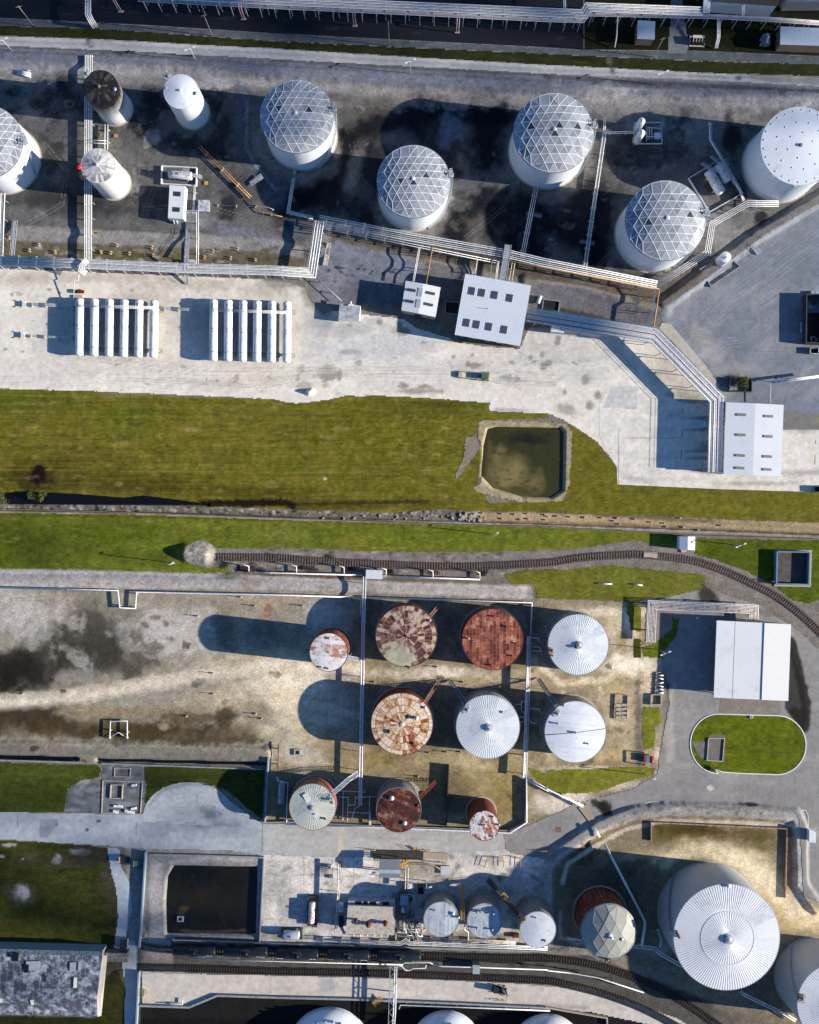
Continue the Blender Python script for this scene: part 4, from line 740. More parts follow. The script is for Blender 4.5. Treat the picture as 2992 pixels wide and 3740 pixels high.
for i in range(25): a = -PI / 2 + PI * i / 24; isl.append((1460 + 183 * math.cos(a), 1504 - 186 * math.sin(a)))
ISL = [I(*p)[0] for p in isl]
gr3 = grassy(['#5d6c12', '#6f7420', '#4c5d10', '#76701f', '#667a16'], 70, (1455, 1500, 1700, 1630), (6, 24), (2, 8), .45)
sheet('island_lawn', M_GRASS, so(ISL), '#5a6912', dz=.12, paint=gr3)
sheet('strip_lawn', M_GRASS, so(I(620, 1265, 720, 1265, 730, 1360, 690, 1390, 685, 1520, 625, 1530, 610, 1450, 615, 1300)), '#74802a', dz=.03, jit=1.5)
sheet('pump_lawn', M_GRASS, so(I(800, 700, 850, 720, 835, 830, 780, 960, 620, 945, 610, 890, 700, 860, 760, 800)), '#5f6c22', dz=.03, jit=.8)
sheet('hedge_strip', M_GRASS, so(I(560, 830, 600, 830, 600, 950, 555, 950)), '#3f4a18', dz=.03, jit=1.2)
sheet('south_tank_lawn', M_GRASS, so(K(1600, 110, 1725, 150) + I(0, 1660, 300, 1655, 480, 1640, 640, 1640, 690, 1650, 680, 1690, 560, 1720, 330, 1800, 120, 1810, 0, 1790) + K(1650, 180)), '#727a2c', dz=.03, jit=2, paint=gr2)
gr4 = grassy(['#333f16', '#46521c', '#3b4718', '#2a3312'], 70, (-60, 1600, 560, 1720), (10, 40), (2, 5), .5)
sheet('west_lawn', M_GRASS, [(-70, 1604), (205, 1611), (213, 1620), (208, 1638), (172, 1642), (142, 1662), (140, 1690), (133, 1710), (-70, 1709)], '#3e4a1a', gain=1.2, dz=.03, jit=1.2, paint=gr4)
sheet('apron_lawn', M_GRASS, [(306, 1614), (558, 1620), (553, 1726), (520, 1700), (480, 1664), (430, 1648), (395, 1647), (345, 1660), (312, 1692), (302, 1690), (304, 1640)], '#36421a', dz=.03, jit=.8, paint=gr4)
def p_sw(c):
    grassy(['#232810', '#2f3414', '#1c200c', '#373618', '#293012'], 120, (-60, 1770, 260, 1995), (8, 40), (3, 10), .5)(c)
    for x, y, rx, ry in [(48, 1880, 19, 18), (20, 1779, 14, 4), (120, 1810, 10, 10), (170, 1794, 24, 7), (4, 1803, 6, 4), (48, 1809, 4, 3)]: c.e(x, y, rx, ry, '#85888a', .85, 0, .3, .6)
    for x, y, rx, ry in [(60, 1808, 30, 14), (150, 1815, 50, 14), (200, 1800, 40, 20), (230, 1850, 24, 50), (238, 1900, 14, 40)]: c.e(x, y, rx, ry, '#3f3d34', .7, 0, .8, .8)
    c.e(48, 1880, 30, 26, '#5a5a50', .5, 0, .7, .7); c.e(48, 1880, 14, 13, '#a3a5a6', .8, 0, .4, .6)
sheet('south_west_lawn', M_GRASS, [(-70, 1766), (60, 1772), (200, 1782), (226, 1786), (232, 1820), (246, 1865), (250, 1900), (246, 1960), (238, 1992), (220, 1996), (60, 1994), (-70, 1990)], '#333a15', gain=1.35, dz=.03, jit=1.6, paint=p_sw)
sheet('warehouse_lawn', M_GRASS, so(J(680, 1420, 740, 1380, 790, 1500, 780, 1740, 600, 1800, 610, 1680)), '#2c3013', dz=.03, jit=1.6)
sheet('warehouse_south_lawn', M_GRASS, so(J(-200, 1670, 610, 1690, 600, 1900, -200, 1900)), '#232a10', dz=.03, jit=1)
sheet('gate_lawn', M_GRASS, so(L(1665, 590, 1725, 590, 1800, 600, 1800, 900, 1690, 850, 1660, 780)), '#55651a', dz=.03, jit=.8)
# roads in the south
def p_sroad(c):
    for x, y, rx, ry, cc, a in [(40, 1728, 40, 14, '#a2a8ac', .6), (200, 1728, 60, 14, '#7f8892', .6), (340, 1745, 60, 24, '#6d7782', .6), (300, 1770, 80, 8, '#aab0b4', .6), (420, 1730, 40, 18, '#585e66', .6), (500, 1740, 60, 24, '#9aa2aa', .6), (110, 1745, 24, 16, '#838b92', .7), (480, 1770, 70, 8, '#b0b2b2', .6), (700, 1745, 160, 12, '#c0bcb6', .6), (800, 1755, 200, 4, '#8c8883', .6), (900, 1770, 120, 5, '#a8a39c', .6), (800, 1765, 30, 5, '#2b2b2b', .8), (1000, 1770, 80, 8, '#aba7a1', .6), (207, 1729, 6, 3, '#26282b', .9), (183, 1747, 4, 3, '#26282b', .9), (120, 1736, 4, 4, '#2d2f31', .8), (620, 1735, 40, 8, '#a5a29d', .6), (560, 1760, 20, 8, '#c9c4bd', .6), (950, 1740, 80, 8, '#b8b3ac', .5)]:
        c.e(x, y, rx, ry, cc, a, 0, .8, .7)
    c.p([(552, 1734), (700, 1738), (880, 1748), (1064, 1752), (1064, 1792), (880, 1802), (720, 1808), (552, 1802)], '#bdb7ad', .7, 14, 8)
    c.l([(38, 1717), (36, 1765)], .7, '#6d747a', .6, .4, .2); c.p([(83, 1725), (120, 1725), (122, 1735), (100, 1764), (83, 1764)], '#6f777f', .6, .8, .8); c.l([(288, 1730), (286, 1785)], .7, '#6b7178', .6, .4, .2); c.l([(553, 1735), (552, 1792)], 1.6, '#6b6d6f', .7, .4, .2)
    c.tracks([(600, 1745), (760, 1750), (900, 1756), (1030, 1766), (1100, 1740)], 6, 5, '#98948f', .4); c.p([(713, 1740), (725, 1740), (724, 1815), (712, 1815)], '#cfc3a8', .8, .6, .4)
sheet('south_road', M_CONC, [(-70, 1710), (133, 1712), (290, 1716), (302, 1712), (550, 1734), (700, 1738), (880, 1748), (1060, 1754), (1064, 1790), (880, 1800), (720, 1806), (552, 1800), (480, 1790), (300, 1786), (210, 1780), (120, 1774), (-70, 1762)], '#a6aeb5', gain=1.02, dz=.04, jit=.6, var=.10, paint=p_sroad)
hc = [(303, 1712)]
for i in range(21): a = PI - PI * .86 * i / 20; hc.append((398 + 96 * math.cos(a), 1718 - 71 * math.sin(a)))
hc += [(515, 1710), (552, 1734), (552, 1745), (303, 1730)]
def p_apron(c):
    for k in range(12): c.l([(380 + (18 + k * 5) * math.cos(t * .12), 1722 - (10 + k * 4) * math.sin(t * .12)) for t in range(-2, 20)], .7, '#80878e', .35, .6, .3)
    c.l([(415, 1674), (413, 1734)], .7, '#767c82', .7, .4, .1); c.l([(302, 1728), (413, 1733)], .7, '#7d8389', .7, .4, .1); c.l([(415, 1688), (545, 1728)], .7, '#767c82', .7, .4, .1); c.e(445, 1712, 24, 12, '#5b636b', .75, 20, .8, .7); c.e(480, 1740, 40, 14, '#7a828a', .6, 0, .8, .7); c.l([(315, 1696), (340, 1664), (395, 1650), (450, 1655)], 4, '#858d93', .6, .8, .6)
sheet('turning_apron', M_CONC, hc, '#b0b5b9', dz=.06, var=.08, paint=p_apron)
sheet('yard_concrete_west', M_CONC, so(J(515, 185, 640, 185, 650, 110, 645, 100, 900, 105, 900, 180, 925, 210, 900, 400, 870, 420, 500, 410, 395, 395, 430, 340, 425, 260)), '#6b6f72', dz=.03, jit=1.0, var=.22, vs=25, paint=lambda c: [c.e(R.uniform(140, 300), R.uniform(1612, 1715), R.uniform(3, 14), R.uniform(2, 8), R.choice(['#8b8f92', '#4c5053', '#9a9c9c', '#5a5350', '#3b3e40']), .6, 0, .7, .7) for i in range(70)])
sheet('gate_path', M_CONC, so(J(675, 610, 750, 620, 765, 740, 810, 820, 830, 900, 830, 1010, 805, 1100, 800, 1200, 855, 1200, 870, 1500, 860, 1900, 780, 1900, 790, 1500, 770, 1340, 720, 1240, 745, 1060, 735, 880, 700, 760)), '#b4bbc2', dz=.03, jit=1.3, var=.1)
def p_quay(c):
    for i in range(80): c.e(R.uniform(370, 1400), R.uniform(2040, 2125), R.uniform(5, 40), R.uniform(2, 8), R.choice(['#b3aaa1', '#cfc6bb', '#a7a09a', '#c3b9ab', '#9a9694']), .45, 2, .8, .7)
    c.e(690, 2075, 26, 16, '#8f939a', .6, 0, .8, .7); c.l([(460, 2096), (800, 2104), (1240, 2122)], 4, '#8b8d8f', .6, .8, .5)
sheet('dock_road', M_CONC, [(300, 2045), (365, 2050), (580, 2054), (900, 2062), (1100, 2072), (1236, 2084), (1330, 2110), (1430, 2146), (1560, 2230), (1480, 2230), (1400, 2164), (1240, 2130), (1000, 2114), (800, 2104), (580, 2098), (458, 2096), (400, 2119), (300, 2116)], '#bdb4aa', gain=1.22, dz=.05, jit=.4, var=.1, paint=p_quay)
def p_ryard(c):
    for i in range(120): c.e(R.uniform(1200, 1790), R.uniform(1270, 1760), R.uniform(8, 50), R.uniform(4, 30), R.choice(['#8b8783', '#75726f', '#958f88', '#7f7c7a', '#a19a91']), .4, 0, .8, .7)
    for pts, hw, cc, a in [([(1410, 1470), (1412, 1600)], 10, '#aaa196', .6), ([(1420, 1440), (1400, 1500), (1395, 1560)], 5, '#a59c90', .6), ([(1300, 1670), (1450, 1650), (1725, 1680)], 10, '#7c7a79', .5), ([(1670, 1300), (1700, 1420), (1710, 1600)], 14, '#7d7b79', .5), ([(1560, 1250), (1640, 1300), (1725, 1340)], 8, '#989289', .5)]: c.l(pts, hw, cc, a, .8, .6)
    c.l([(1665, 1350), (1684, 1420), (1698, 1480), (1694, 1530), (1670, 1500)], 11, '#1b1917', .95, .4, .5); c.p([(1662, 1350), (1690, 1440), (1700, 1500), (1694, 1545), (1670, 1510), (1652, 1492)], '#1e1c19', .9, 3, 3)
    c.e(1488, 1258, 20, 22, '#2b2720', .9, 30, .5, .6); c.l([(1480, 1235), (1505, 1262), (1520, 1280)], 9, '#332e26', .85, .5, .5); c.e(1272, 1700, 18, 14, '#191816', .95, 50, .4, .5); c.l([(1250, 1688), (1282, 1708)], 8, '#1c1b19', .9, .5, .4); c.e(1580, 1693, 24, 4, '#1e1c1a', .95, 4, .4, .5); c.e(1402, 1455, 7, 24, '#1d1c1b', .9, 0, .5, .5); c.e(1400, 1470, 9, 14, '#4b463d', .7, 0, .7, .6); c.e(1496, 1659, 7, 6, '#c2bdb4', .8, 0, .2, .4)
    c.l([(1420, 1280), (1640, 1290)], 10, '#5e5c5a', .6, .8, .6)
sheet('works_yard', M_ASPH, [(1395, 1376), (1424, 1340), (1432, 1300), (1400, 1290), (1360, 1352), (1362, 1268), (1480, 1240), (1478, 1228), (1520, 1250), (1600, 1275), (1690, 1335), (1795, 1440), (1795, 1930), (1690, 1882), (1680, 1722), (1670, 1708), (1545, 1698), (1400, 1692), (1330, 1704), (1270, 1736), (1148, 1808), (1090, 1800), (1066, 1790), (1060, 1756), (1110, 1740), (1215, 1692), (1330, 1662), (1385, 1630), (1392, 1575), (1410, 1480)], '#83807d', gain=1.3, dz=.035, jit=.9, var=.12, vs=50, paint=p_ryard)
sheet('porch_slab', M_CONC, so(I(1105, 1200, 1480, 1215, 1478, 1316, 1095, 1300)), '#8d857a', dz=.06, var=.14, vs=14)
sheet('island_slab', M_CONC, so(I(920, 1480, 1020, 1480, 1030, 1440, 1135, 1440, 1120, 1612, 1000, 1600, 960, 1560)), '#77726b', dz=.14, var=.16, vs=14)
sheet('pump_slab', M_CONC, so(I(695, 640, 800, 650, 800, 770, 690, 860)), '#8d877d', dz=.05, var=.1)
# water
WP = [BASINS[0][0], BASINS[1][0]]
def p_pond(c):
    c.p([(1020, 990), (1030, 925), (1045, 955), (1070, 960), (1110, 985), (1140, 985), (1150, 1010), (1140, 1040), (1100, 1050), (1020, 1040)], '#55512d', .9, 6, 6)
    c.e(1075, 1000, 40, 34, '#8a7c4d', .85, -30, .8, .5); c.e(1050, 960, 12, 30, '#7c7149', .7, 20, .8, .6); c.e(1120, 1020, 30, 16, '#7c7044', .7, 0, .8, .7); c.e(1090, 1030, 44, 8, '#4a4423', .7, 0, .8, .7)
    for i in range(80): c.e(R.uniform(1030, 1180), R.uniform(905, 1040), R.uniform(2, 9), R.uniform(1, 4), R.choice(['#3a3617', '#4f4a22', '#2a2810']), .5, 0, .8, .8)
    c.e(1110, 925, 50, 14, '#1c1c0b', .8, 0, .9, .6)
sheet('pond_water', M_WATER, [(1020, 896), (1190, 896), (1192, 1050), (1010, 1050)], '#3b3a1b', flat=-.65, paint=p_pond, var=.2, vs=14)
def p_pond2(c):
    for i in range(120): c.e(R.uniform(355, 540), R.uniform(1830, 1965), R.uniform(1.5, 7), R.uniform(1, 4), R.choice(['#2c2613', '#100f0a', '#1e1b10', '#3a2f18']), .5, 30, .8, .8)
    c.e(385, 1918, 12, 8, '#4d3f22', .8, -40, .7, .8); c.e(430, 1880, 40, 16, '#2e2512', .6, -30, .8, .8); c.l([(380, 1962), (430, 1966), (520, 1962)], 3, '#5a4f38', .7, .7, .8)
sheet('basin_water', M_WATER, [(342, 1818), (548, 1820), (545, 1974), (345, 1972)], '#1f1d11', flat=-1.0, paint=p_pond2, var=.2, vs=12)
sheet('ditch_water', M_WATER, [(-70, 1586), (170, 1592), (170, 1606), (-70, 1600)], '#050507', flat=-.8); sheet('ditch_water', M_WATER, [(200, 1594), (564, 1602), (564, 1618), (200, 1608)], '#050507', flat=-.8)
sheet('stream_water', M_WATER, [(-70, 1034), (120, 1034), (300, 1040), (450, 1056), (450, 1070), (-70, 1064)], '#120e08', flat=-.55)
# dark stream bank in the grass further east, bare crossing beside the pond
sheet('pond_bank', M_EARTH, so(E(1290, 1110, 1320, 1095, 1480, 1098, 1725, 1110) + F(60, 1105, 120, 1120, 170, 1170, 165, 1250, 150, 1500, 110, 1600, 0, 1610) + E(1560, 1610, 1400, 1580, 1280, 1545, 1250, 1520, 1300, 1500, 1320, 1400, 1310, 1270, 1290, 1200)), '#a59878', dz=.05, jit=2.6, var=.2, vs=12, paint=lambda c: [c.e(R.uniform(1005, 1205), R.uniform(885, 1055), R.uniform(2, 8), R.uniform(2, 6), R.choice(['#7b715b', '#bcae8e', '#8d836c', '#5d563f']), .5, 0, .8, .7) for i in range(120)])
sheet('bare_strip', M_EARTH, so(E(1205, 1200, 1275, 1200, 1285, 1290, 1250, 1340, 1180, 1430, 1140, 1480, 1150, 1430, 1200, 1320)), '#8d8273', dz=.05, jit=1.6, var=.22, vs=8)
# ---------------------------------------------------------------- shared paints
W_ = mat('white_paint', '#e9eef3', .4, 0, .10, '#b9b4ab', .25, .3, 0, .4)
WP_ = mat('pipe_white', '#eef0f1', .4, 0, .12, '#b7aa98', .3, .8, 0, .4)
PIPE_OLD = mat('pipe_old', '#e6dccf', .5, 0, .12, '#94583c', .42, .6)
ORANGE = mat('pipe_ochre', '#c99662', .5, 0, .15, '#7d4c22', .3, .8)
STEEL = mat('steel_grey', '#8f979f', .5, .2, .2, '#5a544d', .3)
DSTEEL = mat('steel_dark', '#3d4247', .6, .1, .25)
GALV = mat('galvanised', '#b9c2ca', .45, .25, .12, '#8f979c', .3)
RUST = mat('rusty_steel', '#7a3b26', .8, 0, .3, '#4a2016', .4)
YEL = mat('yellow_paint', '#d0a53c', .5, 0, .15, '#7c5f25', .3, 1.2)
REDP = mat('red_paint', '#c8242a', .5, 0, .1)
CONCB = mat('concrete_block', '#c2b7a6', .9, 0, .15, '#8d7f6c', .4, 1.5)
BLACK = mat('black_gap', '#0a0b0d', .7, 0, .2)
DGLASS = mat('dark_panel', '#3b4149', .4, 0, .15)
ALU = mat('dome_panel', '#9da2a9', .5, .1, .10, '#9a9a98', .35, .25)
ALU2 = mat('dome_panel_shaded', '#8a9098', .5, .12, .1, '#85888b', .35, .25); ALU3 = mat('dome_panel_lit', '#aaafb5', .5, .12, .08)  # panel tones picked at random stand in for shading between facets
ALUW = mat('dome_strut', '#f2f6fa', .45, .1, .06)
WSH = shell_mat('shell_white', '#e4e9ef', '#a9a69f', .28, .45)
WSH2 = shell_mat('shell_ivory', '#e6e5e0', '#a08f78', .3, .5)
SOOT = shell_mat('shell_sooty', '#e2e3e4', '#8d8a84', .35, .5, soot=(.30, .85, 6.0, 14.3, '#1b1a1b'))
GSH = shell_mat('shell_grey', '#a9abab', '#6a655c', .6, .5, metal=.1)
GSH2 = shell_mat('shell_dark_grey', '#8c8d8c', '#5a4e42', .65, .55, metal=.1)
BIGSH = shell_mat('shell_pale_grey', '#b7bcc2', '#8d9094', .4, .5, metal=.15)
RSH = shell_mat('shell_rust', '#6d3622', '#33160f', .7, .8); RSH2 = shell_mat('shell_red_streaked', '#a05a42', '#5e5a58', .8, .75, lo=.4, hi=.6)
RSH3 = shell_mat('shell_brown', '#6b2a1c', '#a98660', .55, .8, lo=.5, hi=.62)
RR1 = radial_mat('roof_maroon', ['#33161a', '#451f23', '#562a2c', '#7a5148', '#c4b29c'], 50, (1.2, 3.6, 5.7, 8.2), patch=(-2.5, -7.6, 6.0, '#b9c0a0'), seam='#b99a86', seam_amt=.5)
RR2 = radial_mat('roof_pale_rust', ['#53200f', '#8a4a2c', '#bd8a60', '#dfc4a0', '#e8d8c2'], 54, (1.3, 3.8, 5.9, 8.3), seam='#5a2515', seam_amt=.7)
RRED = plate_mat('roof_red', ['#4d1f17', '#733526', '#8f4a35', '#ab6a50', '#c9a28c'], 2.3, 1.05, PI / 2, '#cf9a82', .5)
RWHITE = plate_mat('roof_white_rusty', ['#a7765e', '#d3c2b8', '#e2dbd8', '#eceaea', '#eef0f2'], 2.6, 1.3, .1, '#b0a09a', .45)
RWR = plate_mat('roof_white_red', ['#7c3a2a', '#b98a7c', '#d8ccc8', '#e6e2e2', '#ecebed'], 1.2, .8, 1.2, '#8a5a4c', .5)
RDARK = plate_mat('roof_dark_rust', ['#2b100b', '#4a1d14', '#5c2b1e', '#7a4a36', '#a58672'], 3.6, 1.1, .45, '#2f140d', .6)
RG = radial_mat('roof_grey', ['#c0c8ce', '#d0d7dc', '#dae0e4', '#e0e5e8', '#e4e8ea'], 20, (2, 6), seam='#b0b8be', seam_amt=0, rough=.5, metal=.15)
RGB = radial_mat('roof_pale_grey', ['#c8ccd2', '#d6dade', '#dee1e4', '#e3e5e7', '#e7e8ea'], 20, (3, 9), seam='#b0b8be', seam_amt=0, rough=.5, metal=.12)
RTAN = radial_mat('roof_grey_tan', ['#9aa29f', '#b0b6b0', '#bfc4bb', '#c8cabd', '#cccbb8'], 20, (2, 6), seam='#b0b8be', seam_amt=0, rough=.5, metal=.1)
RSOOT = radial_mat('roof_soot', ['#060606', '#0b0b0b', '#131213', '#1f1d1c', '#4a4643'], 30, (.4, 2.5), seam='#000000', seam_amt=.1)
RASH = radial_mat('roof_ash', ['#6b6a6d', '#8d8c8e', '#b0aeae', '#cfcdcb', '#e9e6e2'], 44, (.5, 3.0), seam='#77757a', seam_amt=.15)
RSMOOTH = mat('roof_white', '#e6ecf3', .4, 0, .06, '#c9cfd6', .2, .15)
RSHINY = plate_mat('roof_shiny', ['#dde2e8', '#e6eaef', '#eef1f4', '#f2f4f6', '#f6f7f8'], 12, .75, .1, '#c7cdd6', .4, .4, 0)
RPLANK = plate_mat('roof_grey_planks', ['#9aa1a8', '#b7bdc3', '#c3c9ce', '#cbd1d6', '#d2d7db'], 16, .62, PI / 2 + .04, '#8b9197', .55, .55, .1)
TANKS = {}
def tank(key, label, f, cx, cy, R, h, kind, shm, rfm, rise=.6, n=84, amp=.035, group=None, name='storage_tank', over=.0, dark=(), ng=5, sec=6):
    p = f(cx, cy)[0]; c = P(p, h); Rw = R / 1.725 * (CH - h) / FPX
    t = thing(name, label, 'storage tank', (c.x, c.y, 0), group); k = dict(t=t, c=Vector((c.x, c.y, 0)), R=Rw, h=h, p=p, rise=rise); TANKS[key] = k
    x0, y0 = c.x, c.y
    mb = MB(); mb.smooth = True; mb.lathe([(Rw - over, -.1), (Rw - over, h)], 72, (x0, y0)); mb.build('shell', shm, t)
    mb = MB(); mb.lathe([(Rw - over + .45, -.05), (Rw - over + .45, .18), (Rw - over - .05, .22)], 64, (x0, y0)); mb.build('foundation_ring', CONCB, t)
    if kind == 'cone':
        mb = MB()
        for N, q0, q1 in ((n * 2, .5, 1.0), (n, .12, .5)):   # ribs thin out toward the crown
            vs = []
            for q in (q0, q1):
                for i in range(N):
                    a = 2 * PI * i / N; up = amp if i % 2 else 0.0
                    vs.append((x0 + Rw * q * math.cos(a), y0 + Rw * q * math.sin(a), h + rise * (1 - q) + up))
            mb.add(vs, [(i, (i + 1) % N, N + (i + 1) % N, N + i) for i in range(N)])
        mb.lathe([(Rw * .125, h + rise * .875 + .03), (.001, h + rise + .03)], 40, (x0, y0))
    elif kind == 'smooth':
        mb = MB(); mb.smooth = True; mb.lathe([(Rw * q, h + rise * (1 - q ** 1.35)) for q in (1, .85, .65, .45, .25, .1, .001)], 72, (x0, y0))
    if kind in ('cone', 'smooth'):
        rf = mb.build('roof', rfm, t)
        mb = MB(); mb.lathe([(Rw + .04, h - .18), (Rw + .04, h + .05), (Rw - .12, h + .06)], 72, (x0, y0)); mb.build('rim_angle', shm, t)
    else:
        S = (Rw * Rw + rise * rise) / (2 * rise); th = math.asin(Rw / S); q2 = []; sp = Rw * (.235 if ng > 3 else .4); nr = 26 if ng > 3 else 15
        for j in range(-6, 7):                         # triangular lattice laid over the cap, closed by a rim polygon
            for i in range(-7, 8):
                x, y = (i + .5 * (j % 2)) * sp, j * sp * .866 + .12 * sp
                if math.hypot(x, y) < Rw - sp * .55: q2.append((x, y))
        q2 += [(Rw * math.cos(2 * PI * i / nr), Rw * math.sin(2 * PI * i / nr)) for i in range(nr)]
        from mathutils.geometry import delaunay_2d_cdt
        o2, _, T, _, _, _ = delaunay_2d_cdt([Vector(v) for v in q2], [], [], 0, 1e-5)
        V = [Vector((x0 + v.x, y0 + v.y, h + .25 + math.sqrt(max(0, S * S - v.length_squared)) - S * math.cos(th))) for v in o2]; T = [tuple(f_) for f_ in T]
        pick = set()
        for q in dark:
            qq = f(*q)[0]; best = min(range(len(T)), key=lambda i: sum((u - v) ** 2 for u, v in zip(proj((V[T[i][0]] + V[T[i][1]] + V[T[i][2]]) / 3), qq))); pick.add(best)
        mb = MB(); rr_ = random.Random(int(cx))
        for i in range(len(T)):
            if i not in pick: mb.mi = rr_.choice((0, 0, 1, 2)); mb.add([V[q] for q in T[i]], [(0, 1, 2)])
        rf = mb.build('dome_roof', [rfm, ALU2, ALU3] if ng > 3 else [rfm, rfm, rfm], t)
        for i in pick:
            mb = MB(); v0, v1, v2 = [V[q] + Vector((0, 0, .02)) for q in T[i]]; mb.add([v0, v1, v2], [(0, 1, 2)]); mb.build('skylight_panel', DGLASS, t)
        ed = set()
        for a_, b_, c_ in T:
            for e in ((a_, b_), (b_, c_), (c_, a_)): ed.add(tuple(sorted(e)))
        mb = MB()
        for e in ed: mb.beam(V[e[0]] + Vector((0, 0, .02)), V[e[1]] + Vector((0, 0, .02)), .15 if ng > 3 else .12, .03)
        mb.build('strut_frame', ALUW if ng > 3 else rfm, rf)
        mb = MB(); mb.lathe([(Rw + .15, h - .35), (Rw + .3, h - .1), (Rw + .3, h + .12), (Rw - .1, h + .3)], 60, (x0, y0)); mb.build('wind_girder', STEEL, t)
        mb = MB(); mb.lathe([(.45, 0), (.45, .15), (.6, .18), (.6, .25), (.001, .4)], 12, (0, 0)); mb.v = [(v[0] + x0, v[1] + y0, v[2] + h + rise + .2) for v in mb.v]; mb.build('roof_vent', ALUW, rf)
    k['rf'] = rf; return k
def proj(v):
    s = FPX / (CH - v.z); return (CX + v.x * s, CY - v.y * s)
def roofz(k, r):
    q = min(1, r / k['R']); return k['h'] + k['rise'] * (1 - q)
def roof_item(k, f, x, y, name='manhole', m=None, r=.35, hh=.22, cap=True):
    p = f(x, y)[0]; v = P(p, k['h'] + .4); z = roofz(k, (v.xy - k['c'].xy).length); v = P(p, z + hh)
    mb = MB(); mb.smooth = True; prof = [(r, z - .2), (r, z + hh)]
    if cap: prof += [(r * 1.35, z + hh), (r * 1.35, z + hh + .12)]
    prof += [(.001, prof[-1][1] + r * .35)]
    mb.lathe(prof, 12, (v.x, v.y)); return mb.build(name, m or STEEL, k['rf'])
def hub(k, r, hh, m, name='center_vent'):
    hh *= .45; mb = MB(); z = k['h'] + k['rise']; mb.lathe([(r * 1.8, z - .1), (r * 1.8, z + .05), (r, z + .1), (r, z + hh), (r * 1.3, z + hh), (r * 1.3, z + hh + .1), (.001, z + hh + r * .5)], 20, (k['c'].x, k['c'].y)); return mb.build(name, m, k['rf'])
def incline(t, p0, p1, w=.9, m=None, name='stair', rail=True, truss=False):
    """stair between two points: stringers, treads, hand rails"""
    m = m or STEEL; d = p1 - p0; Ln = d.length; u = d.normalized(); s = u.cross(Vector((0, 0, 1))).normalized() * w / 2
    mb = MB()
    for q in (s, -s): mb.beam(p0 + q, p1 + q, .10, .22)
    nst = max(4, int(Ln / .32))
    for i in range(nst):
        c = p0 + d * ((i + .5) / nst); mb.beam(c - s, c + s, .24, .05)
    o = mb.build(name, m, t)
    if rail:
        mb = MB()
        for q in (s, -s):
            mb.tube([p0 + q + Vector((0, 0, 1)), p1 + q + Vector((0, 0, 1))], .045, 4)
            for i in range(0, nst + 1, 5): c = p0 + d * (i / nst) + q; mb.tube([c, c + Vector((0, 0, 1))], .035, 4)
        mb.build('handrail', m, o)
    if truss:
        mb = MB()
        for q in (s, -s):
            e0 = Vector((p1.x, p1.y, .1)) if p1.z > p0.z else Vector((p0.x, p0.y, .1))
            hi = p1 if p1.z > p0.z else p0; lo = p0 if p1.z > p0.z else p1
            for fr in (.45, .8):
                c = lo + (hi - lo) * fr + q; mb.tube([Vector((c.x, c.y, .05)), c], .06, 4)
        mb.build('support_post', m, o)
    return o
def spiral(k, a0, a1, z0, z1, m=None, w=.85):
    m = m or GALV; n = 46; R0 = k['R'] + .12; x0, y0 = k['c'].x, k['c'].y; mb = MB(); rail = []; rail2 = []
    for i in range(n):
        t = i / (n - 1); a = a0 + (a1 - a0) * t; z = z0 + (z1 - z0) * t; da = (a1 - a0) / n * .42
        q = [(x0 + r * math.cos(b), y0 + r * math.sin(b)) for r, b in ((R0, a - da), (R0 + w, a - da), (R0 + w, a + da), (R0, a + da))]
        mb.prism(q, z - .06, z)
        v = Vector((x0 + (R0 + w) * math.cos(a), y0 + (R0 + w) * math.sin(a), z)); rail.append(v + Vector((0, 0, 1))); rail2.append(v)
    mb.tube(rail2, .07, 4); o = mb.build('spiral_stair', m, k['t']); mb = MB(); mb.tube(rail, .045, 4)
    for i in range(0, n, 5): mb.tube([rail2[i], rail[i]], .035, 4)
    mb.build('handrail', m, o)
def platform(k, a, w=2.4, dpt=1.8, z=None, m=None, out=.4, name='gauge_platform'):
    m = m or GALV; z = k['h'] + .35 if z is None else z; R0 = k['R'] + out; ca, sa = math.cos(a), math.sin(a)
    c = Vector((k['c'].x + R0 * ca, k['c'].y + R0 * sa, z)); u = Vector((ca, sa, 0)); v = Vector((-sa, ca, 0)); mb = MB()
    cs = [c + u * (dpt / 2 * i) + v * (w / 2 * j) for i, j in ((-1, -1), (1, -1), (1, 1), (-1, 1))]
    mb.prism([(q.x, q.y) for q in cs], z - .08, z); o = mb.build(name, m, k['t']); mb = MB()
    for i in range(4):
        p, q = cs[i], cs[(i + 1) % 4]
        for hh in (.55, 1.1): mb.tube([p + Vector((0, 0, hh)), q + Vector((0, 0, hh))], .04, 4)
        mb.tube([p, p + Vector((0, 0, 1.1))], .04, 4); mb.tube([(p + q) / 2, (p + q) / 2 + Vector((0, 0, 1.1))], .035, 4)
    mb.build('handrail', m, o); mb = MB(); mb.smooth = True
    mb.lathe([(.35, z), (.35, z + .9), (.45, z + .9), (.001, z + 1.1)], 10, (c.x - u.x * .4, c.y - u.y * .4)); mb.tube([c + u * .3 + Vector((0, 0, .3)), c + u * .3 - v * .8 + Vector((0, 0, .8))], .12, 6); mb.build('gauge_fitting', STEEL, o); return o
def nozzle(k, a, z=1.0, L_=1.2, r=.25):
    ca, sa = math.cos(a), math.sin(a); mb = MB(); R0 = k['R']; p0 = Vector((k['c'].x + R0 * ca, k['c'].y + R0 * sa, z)); p1 = p0 + Vector((ca, sa, 0)) * L_
    mb.tube([p0 - Vector((ca, sa, 0)) * .1, p1], r, 8); mb.tube([p0 + (p1 - p0) * .35, p0 + (p1 - p0) * .5], r * 1.7, 8); mb.build('nozzle', WP_, k['t'])

